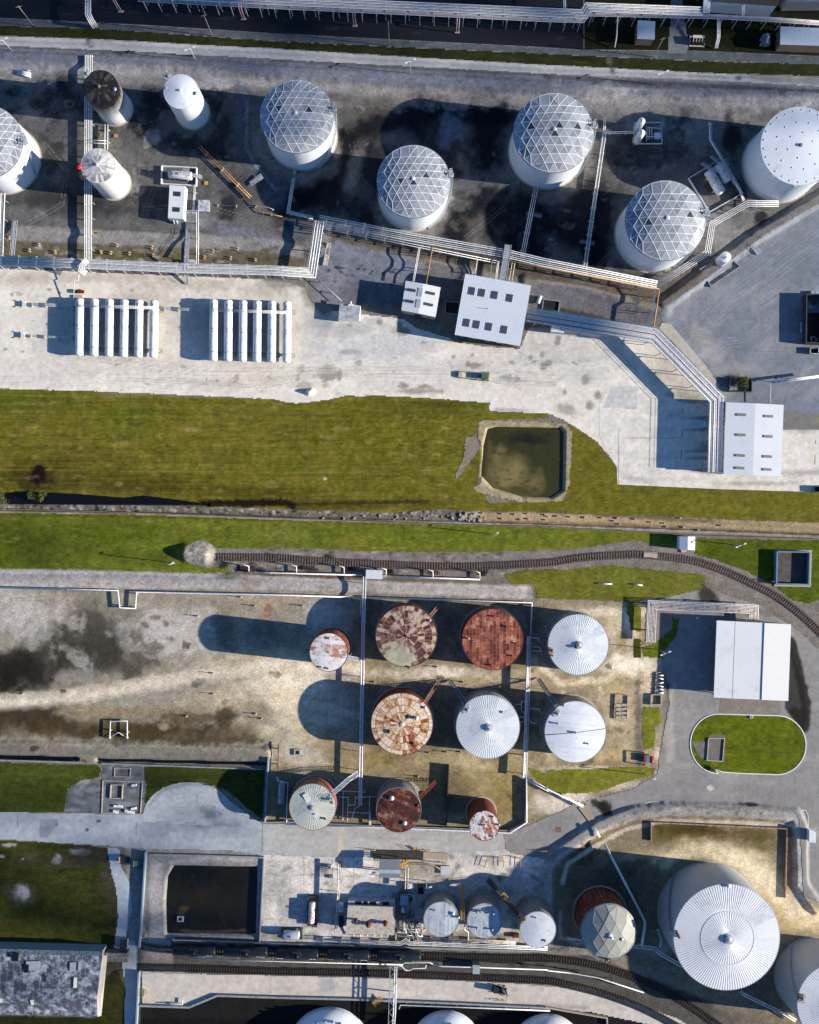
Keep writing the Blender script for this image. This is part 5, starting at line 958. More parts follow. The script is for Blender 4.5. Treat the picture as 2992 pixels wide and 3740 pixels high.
GD = 'white tanks under grey geodesic domes'
DH = 13.5
k = tank('d0', 'white tank under a geodesic dome, cut by the left edge of the photo', A, -86, 895, 227, 13.2, 'dome', WSH, ALU, 2.3, group=GD, dark=())
platform(k, .02); spiral(k, -.55, .0, .4, 13); spiral(k, .03, .25, 11, 13.4)
k = tank('d1', 'geodesic domed white tank west of the black soil, upper of the middle pair', B, 146, 735, 228, 13.5, 'dome', WSH, ALU, 2.3, group=GD, dark=((35, 705), (242, 703)))
platform(k, .22); spiral(k, -1.1, .1, .4, 13)
k = tank('d2', 'geodesic domed white tank standing alone beside the slanting pipe rack', B, 880, 1145, 226, 13.0, 'dome', WSH, ALU, 2.3, group=GD, dark=((780, 1128), (980, 1118), (890, 1150)))
platform(k, .2); spiral(k, -1.1, .1, .4, 12.6)
k = tank('d3', 'largest geodesic domed white tank, left of the two slim vertical vessels', C, 51, 838, 248, 13.6, 'dome', WSH, ALU, 2.5, group=GD, dark=((-75, 808), (195, 805), (80, 800), (75, 845)))
platform(k, .18); spiral(k, -.75, .08, .4, 13.2)
k = tank('d4', 'geodesic domed white tank beside the walled pit with two drums', C, 755, 1390, 248, 13.8, 'dome', WSH, ALU, 2.5, group=GD, dark=((650, 1380), (912, 1355)))
platform(k, .18); spiral(k, -1.0, .08, .4, 13.4)
k = tank('t_black', 'tall tank blackened with soot over its roof and upper wall', A, 632, 552, 110, 14.3, 'smooth', SOOT, RSOOT, .9)
platform(k, 2.35, 1.8, 1.5); roof_item(k, A, 722, 562, r=.5); hub(k, .25, .4, STEEL)
k = tank('t_white', 'tall narrow clean white tank with a small scaffold at its top', A, 1142, 577, 109, 14.3, 'smooth', WSH, RSMOOTH, .9)
platform(k, 2.3, 2.0, 1.7, out=.9); platform(k, 2.3, 1.4, 1.4, z=12.6, out=1.0, name='lower_platform'); roof_item(k, A, 1232, 588, r=.4); hub(k, .25, .4, W_); roof_item(k, A, 1045, 553, 'hatch', r=.3, hh=.2)
k = tank('t_ash', 'tall tank with an ash grey streaked roof beside the pipe bundle', A, 620, 1044, 109, 14.3, 'smooth', WSH2, RASH, .9)
platform(k, 3.75, 1.8, 1.6, m=mat('platform_brown', '#4a4038', .7)); hub(k, .3, .4, WP_)
mb = MB(); c = P(A(505, 1055)[0], 14.3); mb.box((c.x, c.y), .5, 1.5, 14.2, 15.4, -.4); mb.build('red_panel', REDP, k['t'])
k = tank('t_white_big', 'huge white tank with a studded flat white roof at the right edge', C, 1604, 920, 247, 14.9, 'smooth', WSH, RSMOOTH, .7)
mb = MB(); mb.smooth = True; mb.lathe([(.26, 0), (.26, .08), (.001, .16)], 8); mb.v = [(v[0] + k['c'].x, v[1] + k['c'].y, v[2]) for v in mb.v]
sd = mb.build('vent_cap', mat('cap_blue', '#bcc8d4', .5), k['rf']); first = True
for rr, nn_ in ((.93, 26), (.62, 12), (.34, 6)):
    for i in range(nn_):
        a = 2 * PI * (i + .3) / nn_; r = k['R'] * rr * random.uniform(.95, 1.0); o = sd if first else sd.copy()
        if not first: COL.objects.link(o); o.parent = k['rf']
        o.location = (r * math.cos(a), r * math.sin(a), k['h'] + k['rise'] * (1 - rr ** 1.35)); first = False
hub(k, .35, .7, STEEL)
for i in range(10):
    a = 2 * PI * i / 10 + .2; mb = MB(); c = (k['c'].x + (k['R'] + .2) * math.cos(a), k['c'].y + (k['R'] + .2) * math.sin(a)); mb.box(c, .4, .7, 14.3, 14.85, a); mb.build('rim_vent', W_, k['t'])
# --- tanks of the southern field
k = tank('r_small', 'small tank with a white rust spotted roof, alone west of the fence line', Hh, 347, 918, 121, 12.5, 'smooth', RSH3, RWHITE, .35)
hub(k, .15, .2, STEEL); roof_item(k, Hh, 298, 1012, r=.25, hh=.3); roof_item(k, Hh, 342, 1020, r=.25, hh=.3); roof_item(k, Hh, 348, 830, r=.3, hh=.3)
incline(k['t'], P(Hh(455, 945)[0], 12.5), P(Hh(556, 965)[0], .3), .9, GALV, truss=True)
k = tank('r_maroon', 'rusty tank with a maroon and mint green wedge plated roof', Hh, 836, 817, 194, 7.6, 'smooth', RSH, RR1, .5)
roof_item(k, Hh, 982, 718, r=.4); roof_item(k, Hh, 850, 1012, r=.35, m=RUST); hub(k, .25, .3, RUST)
incline(k['t'], P(Hh(985, 690)[0], 7.7), P(Hh(1052, 612)[0], .3), .9, mat('ladder_rust', '#a8826a', .7, 0, .2, '#7a3b26', .5, 2), truss=True)
k = tank('r_red', 'rust red tank with a rectangular plated roof', Hh, 1380, 838, 193, 7.6, 'smooth', RSH, RRED, .3)
for x, y in ((1385, 692), (1465, 755), (1228, 832), (1530, 862), (1370, 1000), (1500, 940)): roof_item(k, Hh, x, y, r=.22, hh=.5, m=RUST if x != 1228 else GALV)
k = tank('r_pale', 'rusty tank with a cream and tan wedge plated roof', Hh, 809, 1370, 196, 8.0, 'smooth', RSH, RR2, .5)
roof_item(k, Hh, 900, 1335, r=.5, hh=1.1, m=W_); roof_item(k, Hh, 725, 1418, r=.5, hh=.3, m=RUST); roof_item(k, Hh, 880, 1492, r=.35, hh=.3, m=RUST); roof_item(k, Hh, 955, 1268, r=.35, hh=.4, m=WP_); hub(k, .5, .15, PIPE_OLD)
incline(k['t'], P(Hh(952, 1235)[0], 8.1), P(Hh(1040, 1098)[0], .3), .9, MATS['ladder_rust'], truss=True)
GG = 'grey tanks with ribbed cone roofs'
k = tank('g1', 'grey ribbed roof tank south of the red tank, with a blue grey stair', Hh, 1350, 1388, 201, 7.9, 'cone', GSH, RG, 1.0, 78, .05)
hub(k, .7, .5, GALV); roof_item(k, Hh, 1353, 1398, r=.3, hh=.4, m=RUST); roof_item(k, Hh, 1440, 1295, r=.3); platform(k, 2.45, 2.6, 1.6, out=-1.0)
incline(k['t'], P(Hh(1222, 1255)[0], 8.0), P(Hh(1112, 1100)[0], .3), 1.2, STEEL, truss=True)
k = tank('g2', 'grey ribbed roof tank north of the shiny white roofed tank', I, 208, 870, 192, 8.0, 'cone', GSH2, RG, 1.0, 78, .05)
hub(k, .7, .5, GALV); roof_item(k, I, 195, 885, r=.35, hh=.5, m=RUST); platform(k, 3.35, 1.6, 1.4, out=-.6, m=mat('platform_ochre', '#b07a4a', .7)); roof_item(k, I, 50, 940, r=.25)
k = tank('g3', 'tank with a shiny crumpled white sheet roof and one dark seam', I, 190, 1420, 195, 8.6, 'smooth', GSH2, RSHINY, .9)
platform(k, 2.35, 2.4, 1.6, out=-1.0); roof_item(k, I, 115, 1250, r=.35); roof_item(k, I, 78, 1368, r=.25, hh=.5); roof_item(k, I, 190, 1425, r=.25, hh=.5); roof_item(k, I, 268, 1494, r=.25, hh=.5)
incline(k['t'], P(I(70, 1255)[0], 8.7), P(I(-45, 1085)[0], .3), 1.2, STEEL, truss=True)
mb = MB(); v0 = P(I(2, 1440)[0], 8.75); vm = P(I(190, 1425)[0], 9.6); v1 = P(I(378, 1400)[0], 8.75); mb.beam(v0, vm, .12, .12); mb.beam(vm, v1, .12, .12); mb.build('roof_seam', DSTEEL, k['rf'])
k = tank('g4', 'ribbed grey tan roof tank with red streaked wall by the south road', K, 245, 358, 148, 8.2, 'cone', RSH2, RTAN, .8, 52, .05)
hub(k, .5, .25, GALV); roof_item(k, K, 322, 432, r=.3, m=RUST, hh=.5); roof_item(k, K, 368, 330, r=.3, m=RUST); roof_item(k, K, 262, 405, r=.2, m=GALV, hh=.3); platform(k, .45, 1.8, 1.4, out=-1.0)
for a, b in (((195, 275), (225, 330)), ((245, 385), (275, 425))):
    mb = MB(); v0, v1 = P(K(*a)[0], 8.75), P(K(*b)[0], 8.78); mb.beam(v0, v1, 1.6, .06); mb.build('patch_plate', mat('patch_plate', '#dfe4e6', .5), k['rf'])
incline(k['t'], P(K(372, 272)[0], 8.3), P(K(470, 185)[0], 5.2), 1.3, GALV); incline(k['t'], P(K(470, 185)[0], 5.2), P(K(540, 140)[0], 2.4), 1.3, GALV)
k = tank('g5', 'dark brown rust roofed tank with two white roof hatches', K, 788, 377, 142, 8.6, 'smooth', shell_mat('shell_concrete_grey', '#8f8c84', '#5d4a3c', .6, .7), RDARK, .5)
roof_item(k, K, 744, 302, r=.55, hh=.5, m=W_); roof_item(k, K, 826, 460, r=.5, hh=.5, m=W_); roof_item(k, K, 908, 348, r=.35, m=RUST)
incline(k['t'], P(K(915, 300)[0], 8.7), P(K(1025, 190)[0], .3), .9, RUST, truss=True)
k = tank('g6', 'small rusty tank with a patchy white and red roof at the road bend', K, 1327, 475, 95, 12.4, 'smooth', RSH, RWR, .3)
for x, y in ((1270, 420), (1315, 390), (1385, 420), (1420, 470), (1385, 545), (1245, 520), (1330, 475)): roof_item(k, K, x, y, r=.25, hh=.4, m=GALV)
GS = 'grey plank roofed tanks in the bottom row'
k = tank('s1', 'plank roofed grey tank nearest the pump manifold, rust spot on its roof', K, 1056, 1066, 112, 8.1, 'smooth', GSH2, RPLANK, .35)
roof_item(k, K, 1012, 1008, r=.2, hh=.3, m=RUST); roof_item(k, K, 1130, 1030, r=.4, hh=.4, m=W_); roof_item(k, K, 1165, 1055, r=.3, hh=.8, m=W_)
k = tank('s2', 'plank roofed grey tank between the yellow ladder and the dark conveyor', K, 1329, 1075, 111, 8.1, 'smooth', GSH2, RPLANK, .35)
for x, y in ((1303, 1018), (1382, 1032), (1282, 1125), (1376, 1132), (1282, 1022)): roof_item(k, K, x, y, r=.28, hh=.8, m=STEEL)
k = tank('s3', 'smooth pale roofed tank at the east end of the bottom row', K, 1665, 1130, 115, 11.5, 'smooth', GSH2, mat('roof_pale', '#d3d9df', .5, .05, .08, '#b4bac0', .3, .4), .5)
roof_item(k, K, 1580, 1065, r=.4, m=mat('brown_fitting', '#6b5a44', .7)); roof_item(k, K, 1650, 1055, r=.2, hh=.3); roof_item(k, K, 1710, 1200, r=.3, hh=.3)
k = tank('dome_rust', 'rusty tank under a coarse khaki geodesic cap above the rails', L, 398, 1141, 171, 12.6, 'dome', RSH3, mat('roof_khaki', '#a9a99f', .55, .05, .08), 2.4, ng=3, sec=6)
roof_item(k, L, 420, 1185, r=.3, hh=1.2, m=W_); roof_item(k, L, 482, 1192, r=.4, hh=1.2, m=GALV); platform(k, -1.62, 1.6, 1.6, m=RUST)
k = tank('big', 'biggest tank of all, pale grey ribbed roof with an inner circle', L, 1143, 1177, 335, 16.5, 'cone', BIGSH, RGB, 1.4, 124, .06)
mb = MB(); z = k['h'] + k['rise'] * .5; mb.lathe([(k['R'] * .505, z - .05), (k['R'] * .505, z + .09), (k['R'] * .495, z + .1), (k['R'] * .495, z)], 90, (k['c'].x, k['c'].y)); mb.build('roof_ring', RGB, k['rf'])
hub(k, .9, .7, GALV); roof_item(k, L, 1150, 1187, r=.35, hh=.3, m=DSTEEL); roof_item(k, L, 1155, 855, r=.5, hh=.5, m=W_)
for x, y in ((830, 1145), (840, 1165), (845, 1180), (835, 1160)): roof_item(k, L, x, y, r=.3, hh=.6, m=mat('purple_grey', '#6a5a5e', .7))
spiral(k, 2.3, 3.05, .5, 16, STEEL); 
k = tank('edge', 'pale ribbed roof tank cut by the right edge near the bottom corner', L, 1847, 1600, 260, 16.0, 'cone', BIGSH, RGB, 1.2, 100, .06)
spiral(k, 2.2, 2.95, .5, 15.6, GALV); platform(k, 2.95, 2.2, 1.8, m=mat('purple_grey', '#6a5a5e'), out=-.6)
# --- round white tanks along the bottom edge
for key, lab, f, cx, cy, R in (('b1', 'round shouldered white tank at the bottom edge, west of the pipe bridge', K, 352, 1874, 259), ('b2', 'round shouldered white tank at the bottom edge, just east of the pipe bridge', K, 1085, 1860, 224), ('b3', 'round shouldered white tank at the bottom edge under the dike corner', L, 10, 1890, 232)):
    c = P(f(cx, cy)[0], 0); Rw = R / 1.725 * MPP
    t = thing('storage_tank', lab, 'storage tank', (c.x, c.y, 0)); mb = MB(); mb.smooth = True
    mb.lathe([(Rw, -.1), (Rw, 1.5)], 72, (c.x, c.y)); mb.build('shell', WSH, t); mb = MB(); mb.smooth = True
    mb.lathe([(Rw * math.cos(PI / 2 * i / 12) if i < 12 else .001, 1.5 + 7.0 * math.sin(PI / 2 * i / 12)) for i in range(13)], 72, (c.x, c.y)); rf = mb.build('dome_roof', RSMOOTH, t)
    for i in range(6):
        a = 1.0 + i * .22; mb = MB(); mb.smooth = True; r = Rw * .86; mb.lathe([(.3, 4.6), (.3, 5.7), (.001, 5.9)], 10, (c.x + r * math.cos(a), c.y + r * math.sin(a))); mb.build('manhole', STEEL, rf)
    kk = dict(t=t, c=Vector((c.x, c.y, 0)), R=Rw, h=8)
    incline(t, Vector((c.x + Rw * .62, c.y + Rw * .62, 6)), Vector((c.x + (Rw + 1.0) * .87, c.y + (Rw + 1.0) * .45, .3)), .8, STEEL)
# ---------------------------------------------------------------- pipe racks and single lines
def rack(label, path, z, n=1, w=0.0, r=.12, m=None, step=6.0, sp={}, end=(0, 0), beams=True, frame=None, name=None, cat=None, group=None, posts=True, rail=False):
    """path in photo pixels as seen at height z; end: drop to the ground at start / finish"""
    m = m or WP_; frame = frame or GALV
    zz = z if isinstance(z, (list, tuple)) else [z] * len(path)
    pts = [P(p, q) for p, q in zip(path, zz)]
    t = thing(name or ('pipe_rack' if n > 2 else 'pipeline'), label, cat or ('pipe rack' if n > 2 else 'pipeline'), (pts[0].x, pts[0].y, 0), group)
    for i in range(n):
        o = 0 if n == 1 else (i / (n - 1) - .5) * w; rr = r[i % len(r)] if isinstance(r, (list, tuple)) else r
        q = offset_path(pts, o) if len(pts) > 1 else pts
        q = [v + Vector((0, 0, rr)) for v in q]
        if end[0]: q = [Vector((q[0].x, q[0].y, .05))] + q
        if end[1]: q = q + [Vector((q[-1].x, q[-1].y, .05))]
        mb = MB(); mb.tube(q, rr, 6); mb.build('pipe', sp.get(i, m), t)
    if step:
        hw = w / 2 + .35; k = 0
        for v, d in along(pts, step, step * .4):
            if k >= 98: break
            s = Vector((-d.y, d.x, 0)).normalized() if abs(d.z) < .95 else Vector((1, 0, 0)); mb = MB(); k += 1
            a, b = v + s * hw, v - s * hw
            if v.z > 1.3:
                mb.beam(a + Vector((0, 0, -.12)), b + Vector((0, 0, -.12)), .18, .24)
                for e in ((a, b) if w > .8 else (v,)): mb.beam((e.x, e.y, -.1), (e.x, e.y, v.z - .1), .2, .2)
                if rail:
                    mb.tube([a, a + Vector((0, 0, 1.0))], .05, 4); mb.tube([b, b + Vector((0, 0, 1.0))], .05, 4)
                mb.build('support_frame', frame, t)
            else:
                mb.beam(a + Vector((0, 0, -v.z / 2)), b + Vector((0, 0, -v.z / 2)), .3, v.z); mb.build('pipe_saddle', CONCB if frame is GALV else frame, t)
    if rail:
        for sgn in (1, -1):
            mb = MB(); q = offset_path(pts, sgn * (w / 2 + .35)); mb.tube([v + Vector((0, 0, 1.0)) for v in q], .045, 4); mb.tube([v + Vector((0, 0, .5)) for v in q], .03, 4); mb.build('handrail', frame, t)
    return t
OR = {3: ORANGE}
rack('broad white pipe rack along the north side of the sand yard, turning up eastward', D(-40, 88, 500, 108, 1180, 137, 1725, 152) + E(238, 166) + B(286, 1392), 3.2, 8, 2.9, [.2, .13, .16, .1], step=5.6)
rack('slanting white pipe rack from the rack corner past the domed tanks', B(286, 1382, 850, 1492, 1470, 1600) + F(0, 104, 702, 244), 3.4, 5, 2.5, [.2, .15, .1], step=6)
rack('ochre pipe running along the lower side of the slanting rack', B(1005, 1552) + F(0, 136, 718, 270), 3.5, 1, 0, .2, ORANGE, step=0)
rack('thin line running from the rack corner to the weathered box', E(265, 195, 430, 345), 1.4, 1, 0, .12, GALV, step=5)
rack('pair of thin white lines below the slanting rack', B(300, 1430, 850, 1540, 1420, 1655), 3.2, 2, .7, .13, step=6)
rack('bundle of six white pipes running north to south past the sooty tank', A(560, 350, 557, 900, 556, 1640), 1.8, 5, 2.2, .14, step=5, end=(1, 0))
rack('bundle of white pipes crossing the dark tarmac at the top left', A(556, -60, 556, 90, 574, 130), 4.0, 4, 1.6, .2, step=0, end=(0, 1))
rack('upper bundle of the north pipe rack along the top edge', B(-700, -34, 0, 6, 860, 42) + C(0, 80, 243, 90, 268, 46, 990, 74), 5.2, 7, 2.6, [.17, .11], step=7.5, rail=False)
rack('white pipe bundle dropping off the top edge above the corner lawn', C(1012, 84, 1020, -70), 5.4, 6, 1.8, .2, step=5)
rack('lower thin pipe rack along the top edge with a pinkish line', A(870, -4) + B(0, 42, 860, 82) + C(0, 124, 236, 130, 270, 88, 1080, 106, 1400, 122, 1760, 148), 4.7, 5, 1.3, [.09, .12], sp={1: mat('pipe_pink', '#bfa6aa', .5)}, step=4.6)
for i, (f, x, y0, y1) in enumerate(((A, 762, -10, 75), (A, 1536, 40, 122), (B, 512, 68, 165), (B, 1156, 108, 206))):
    v = P(f(x, y1)[0], 0); h = 6.5
    t = thing('pipe_riser', ['westernmost pink riser pair on the dark tarmac', 'pink riser pair below the rack in the upper left quarter', 'pink riser pair beside the hanging hose on the tarmac', 'easternmost pink riser pair on the dark tarmac'][i], 'pipe riser', (v.x, v.y, 0), 'risers of the north rack')
    for dx in (-.35, .35):
        mb = MB(); mb.tube([(v.x + dx, v.y, 0), (v.x + dx, v.y, h), (v.x + dx, v.y + 1.5, h)], .14, 6); mb.build('pipe', MATS['pipe_pink'], t)
    mb = MB(); mb.box((v.x, v.y), 1.6, .5, 0, .35); mb.build('footing', CONCB, t)
rack('white line leaning down from the north rack west of the brown shed', C(455, 105, 448, 230, 436, 300), [4.5, 3, .4], 1, 0, .22, step=0)
rack('white pipes leaning down from the north rack east of the small generator', C(1092, 95, 1090, 240, 1075, 305), [4.5, 3, .4], 3, .8, .14, step=0)
rack('narrow grey line running off the top edge beside the long dark roof', C(1246, -60, 1244, 105), 4.8, 2, .5, .16, step=6)
rack('short pipe crossing the top edge left of the corner lawn', C(118, -60, 122, 62), 5, 2, .5, .16, step=0)
DG = 'tank lines on the black soil'
rack('pipes from the dome tank foot bending round to the slanting rack corner', B(133, 1075, 92, 1338, 250, 1374), .9, 3, .8, .14, step=6)
rack('pipes from the largest domed tank down to the slanting rack', B(1652, 1185, 1566, 1618), 1.2, 3, 1.2, .15, step=6)
rack('long lines beside the largest domed tank with side brackets', C(372, 842, 248, 1690), 1.6, 3, .9, [.18, .1], step=4.4)
rack('short pair of lines joining the two slim vessels', C(372, 838, 582, 834, 580, 903), 1.6, 2, .5, .14, step=5)
rack('single upright stub at the north end of the bracketed lines', C(376, 748, 370, 838), 1.6, 2, .5, .14, step=0, end=(1, 0))
rack('thick bluish pipe passing the walled drum pit', C(1041, 775, 1041, 880, 1225, 1190, 1250, 1272), 1.6, 2, .6, [.26, .12], step=5, end=(1, 0))
rack('white pipe rack from the huge white tank bending down to the rack junction', C(1470, 1284, 1275, 1282, 1050, 1412, 1022, 1590) + F(706, 246), 2.2, 4, 1.7, .12, step=5)
rack('tall broad rack from the big shed to the loading roof', F(-115, 428, 684, 560, 1080, 965, 1068, 1424), 4.8, 14, 4.2, [.19, .14, .16, .13], sp={7: mat('pipe_terracotta', '#b9744f', .5, 0, .2), 2: STEEL}, step=7.2, rail=True)
rack('ochre pipe linking the rack junction to the tall broad rack', F(718, 268, 674, 552), 4.0, 1, 0, .22, ORANGE, step=5)
rack('white pair beside the ochre link pipe', F(696, 268, 656, 520), 3.6, 2, .4, .12, step=5)
rack('lone thin grey line west of the ochre link', F(594, 275, 560, 498), 2.2, 2, .5, .07, STEEL, step=3)
rack('pair of white lines dropping to the small skylight building', B(918, 1560) + E(880, 222), 3.2, 2, .4, .13, step=5)
rack('ochre line dropping from the rack to the small skylight building', B(1002, 1552) + E(960, 240), 3.3, 1, 0, .16, ORANGE, step=5)
rack('white pair curving to the top edge of the big shed', E(1512, 95, 1490, 220), 3.2, 2, .9, .16, PIPE_OLD, step=0)
for i, (x0, y0, x1, y1) in enumerate(((1284, 78, 1270, 165), (1376, 92, 1364, 185), (1414, 92, 1400, 205))):
    rack(['westernmost', 'middle', 'easternmost'][i] + ' of the three short lines north of the big shed', E(x0, y0, x1, y1), 3.0, 1 + (i > 1), .4, .15, step=0, end=(0, 1))
rack('twin white lines running off the right edge beside the truck yard', F(1425, 856, 1740, 818), 2.6, 2, .5, .2, step=7)
rack('thin line crossing from the twin lines to the loading roof', F(1419, 858, 1418, 992), 2.4, 1, 0, .1, step=0)
rack('pair of ochre pipes crossing the dark soil diagonally', A(1262, 928, 1580, 1246), .9, 2, .7, .16, ORANGE, step=7)
rack('ochre pipe bending east under the dome tank dike', A(1580, 1262, 1648, 1338) + B(0, 1355, 55, 1366), .7, 1, 0, .14, ORANGE, step=6)
rack('white lines west of the small square slab building', A(1228, 1165, 1222, 1328), 1.0, 2, .4, .12, step=6)
rack('white lines from the windowed building down to the main rack', A(1172, 1334, 1244, 1336, 1246, 1500, 1244, 1662), 1.5, 2, .6, .14, step=5)
rack('pipes from the left edge domed tank to the main rack', A(20, 1218, 12, 1420, 8, 1618), 1.8, 3, 1.2, [.2, .12], step=6)
rack('short pipes between the two tall tanks', A(672, 785, 670, 945), 1.2, 2, .9, .16, step=4)
rack('crossover pipes west of the ash roofed tank', A(552, 893, 672, 896), 1.9, 2, .9, .13, step=0)
rack('thin cable line from the square slab to the soil dike', A(1324, 1290, 1690, 1306, 1725, 1322), .5, 1, 0, .06, step=6)
BG = 'lines crossing the bullet vessels'
rack('three thin lines over the west end of the first bullet row', D(165, 366, 475, 373), .9, 3, .7, .09, step=4.5, end=(1, 0))
rack('three thin lines between the two bullet rows', D(1000, 390, 1165, 396, 1320, 402), .9, 3, .7, .09, step=4.5)
rack('lower twin lines west of the first bullet row with an upright return', D(155, 562, 456, 576, 458, 378), .9, 2, .4, .09, step=4.5, end=(1, 0))
rack('white line dropping from the main rack to the bullet row', D(498, 160, 497, 212, 468, 216, 466, 374), [3, 2.6, 2.4, 1.2], 1, 0, .12, step=0)
rack('cluster of four looping pipes across the main rack', D(552, 85, 520, 118, 512, 150, 545, 172), [4.3, 4.3, 4.0, 3.0], 4, 1.4, .16, step=0)
# south half
rack('long white pipe along the gravel dike with a square expansion loop', G(-20, 510, 745, 531, 756, 640, 855, 640, 862, 536, 1725, 556) + Hh(490, 571), .9, 1, 0, .27, step=5.2)
rack('white pipe along the dike north of the rusty tanks turning down east', Hh(575, 572, 1626, 608, 1616, 830), .9, 1, 0, .27, step=5.2)
rack('pipe rack running south between the lone small tank and the rusty tanks', Hh(572, 440, 560, 1000, 548, 1690) + K(545, 345), 2.4, 3, .8, [.2, .12], step=6)
rack('thick white twin pipes between the rusty tanks and the ribbed tanks', Hh(1610, 818, 1600, 1180, 1583, 1670) + K(1578, 172), 2.0, 3, 1.1, [.3, .2, .12], step=6)
rack('pipe along the foot of the tank yard wall by the south road', K(1590, 175, 1592, 452, 1488, 518, 1050, 500, 640, 484, 78, 462), .9, 1, 0, .3, step=6)
rack('white pipe slanting from the tank yard to the road crossing', K(1590, 178, 1725, 248) + L(0, 236, 238, 352), 1.0, 2, .5, .24, step=6)
rack('pipe emerging from the dike north of the domed rusty tank', L(308, 484, 342, 548), 1.6, 2, .4, .2, step=0)
rack('long white pipe slanting through the basin to the domed rusty tank', L(372, 586, 628, 1080, 606, 1224), 1.6, 1, 0, .42, step=8)
rack('twin pipes between the domed rusty tank and the biggest tank', L(552, 1232, 692, 1246, 720, 1278, 862, 1358), 1.0, 2, .8, .22, step=6)
rack('short thick pipe west of the domed rusty tank', L(134, 1178, 228, 1190), 1.0, 1, 0, .4, step=4)
rack('twin pipes from the biggest tank toward the bottom right corner', L(1228, 1515, 1245, 1535, 1510, 1662, 1575, 1702), 1.0, 2, .7, .2, step=6)
rack('small ladder like pipes on the west foot of the biggest tank', L(705, 1125, 730, 1190, 722, 1245), .8, 2, .5, .15, step=2)
rust_rack = rack('rust streaked white pipe rack wrapping the canopy yard', I(662, 854, 672, 618, 1312, 648, 1312, 716), 2.2, 7, 2.7, .17, PIPE_OLD, step=8.5, sp={0: WP_, 5: WP_, 6: WP_})
rack('siding manifold pipe beside the railway, west of the small white hut', G(1570, 412) + Hh(0, 418, 560, 433), 1.2, 1, 0, .24, step=5)
rack('siding manifold pipe beside the railway, east of the small white hut', Hh(690, 438, 1298, 460), 1.2, 1, 0, .24, step=5)
rack('long line between the two rail tracks beside the black tank cars', J(1192, 1312) + K(0, 1328, 815, 1350), 2.6, 1, 0, .18, step=11)
rack('line between the curving rail tracks', K(1000, 1350, 1060, 1360, 1725, 1384) + L(0, 1388, 180, 1405, 330, 1432, 620, 1526), 2.6, 1, 0, .2, step=11)
rack('branching pipe loop north of the rail side valve station', K(800, 1346, 828, 1336, 985, 1336, 1005, 1350), 2.4, 1, 0, .2, step=0)
rack('branching pipe loop south of the rail side valve station', K(772, 1362, 808, 1360, 830, 1385, 855, 1385, 880, 1372, 955, 1370, 960, 1352), 2.4, 1, 0, .2, step=0)
rack('pipes carried down the south bridge to the bottom edge', K(768, 1362, 760, 1650, 752, 1760), 3.2, 2, .7, .2, step=14)
rack('three lines along the north side of the rail yard', K(262, 1195, 800, 1216, 832, 1196, 852, 1216, 1300, 1232, 1725, 1248), 1.0, 3, 1.0, [.15, .1], step=6)
rack('short lines under the bottom row tanks', K(940, 1190, 1300, 1200, 1525, 1214), .9, 3, .8, .12, PIPE_OLD, step=6)
rack('white line along the bottom edge wall east of the bridge', K(790, 1625, 798, 1602, 1250, 1620, 1740, 1640), .9, 1, 0, .2, step=8, end=(1, 0))
rack('white pipe with a hooked end on the wall in the lower left', J(1025, 1598, 1150, 1598, 1152, 1568), .6, 1, 0, .2, step=6)
rack('rusty pipe bundle running down to the pump house', K(412, 715, 408, 900, 392, 1152), 2.2, 2, .5, [.22, .12], PIPE_OLD, step=7)
rack('pair of pale pipes south of the metal roofed platform', K(838, 738, 836, 872), 2.0, 2, .8, .22, PIPE_OLD, step=4)
rack('white pipe elbow between the plank roofed tanks', K(1205, 1065, 1200, 1130, 1225, 1145, 1225, 1195), 1.6, 1, 0, .18, step=0)
rack('square white pipe loop by the lower dike with a bent brace', G(693, 1458, 697, 1352, 803, 1352, 803, 1458), .9, 1, 0, .2, step=6, end=(1, 1))
rack('bent brace line inside the square pipe loop', G(695, 1455, 748, 1422, 800, 1455), .6, 1, 0, .14, step=0)
rack('rusty upright pipe by the west corner of the tank yard', Hh(32, 1490, 25, 1690), .8, 1, 0, .16, RUST, step=5)
rack('white pipe around the drum west of the tan roofed tank', K(22, 165, 25, 188, 90, 205, 80, 458), .8, 1, 0, .2, step=7)
rack('short branch lines east of the lone small tank', Hh(492, 574, 550, 585, 545, 690), .9, 1, 0, .2, step=4)
for i, (x, y, x1) in enumerate(((1628, 828, 1690), (1630, 882, 1688), (1632, 908, 1690))): rack('%s branch line into the upper ribbed tank' % ['topmost', 'middle', 'lowest'][i], Hh(x, y, x + 40, y + 2, x + 44, y + 22, x1, y + 24) if i == 0 else Hh(x, y, x1 - 15, y + 2, x1, y + 30), .9, 1, 0, .18, step=0)
for i, pth in enumerate((Hh(1600, 1228, 1560, 1230, 1558, 1280, 1625, 1362, 1660, 1366), Hh(1605, 1270, 1672, 1276, 1680, 1300), Hh(1590, 1325, 1545, 1325), Hh(1585, 1355, 1552, 1357, 1550, 1385), Hh(1560, 1245, 1522, 1246))): rack(['crooked bypass line', 'hooked line toward the shiny roofed tank', 'straight stub toward the ribbed tank', 'hooked stub toward the ribbed tank', 'short capped stub'][i] + ' off the thick twin pipes', pth, 1.0, 1, 0, .18, step=0)
for i, pth in enumerate((K(400, 255, 480, 258, 578, 263), K(395, 295, 470, 296, 470, 345, 512, 345, 515, 296, 640, 292), K(465, 390, 610, 395, 610, 468), K(437, 262, 435, 440), K(468, 345, 464, 440), K(605, 292, 602, 468), K(545, 345, 510, 370, 490, 432))): rack(['uppermost cross line', 'zigzag line with a notch', 'right angled line', 'thin upright line', 'upright line under the notch', 'long upright line', 'slanting grey line'][i] + ' between the tan and brown roofed tanks', pth, .9, 1, 0, .14, step=0, end=(1, 1))
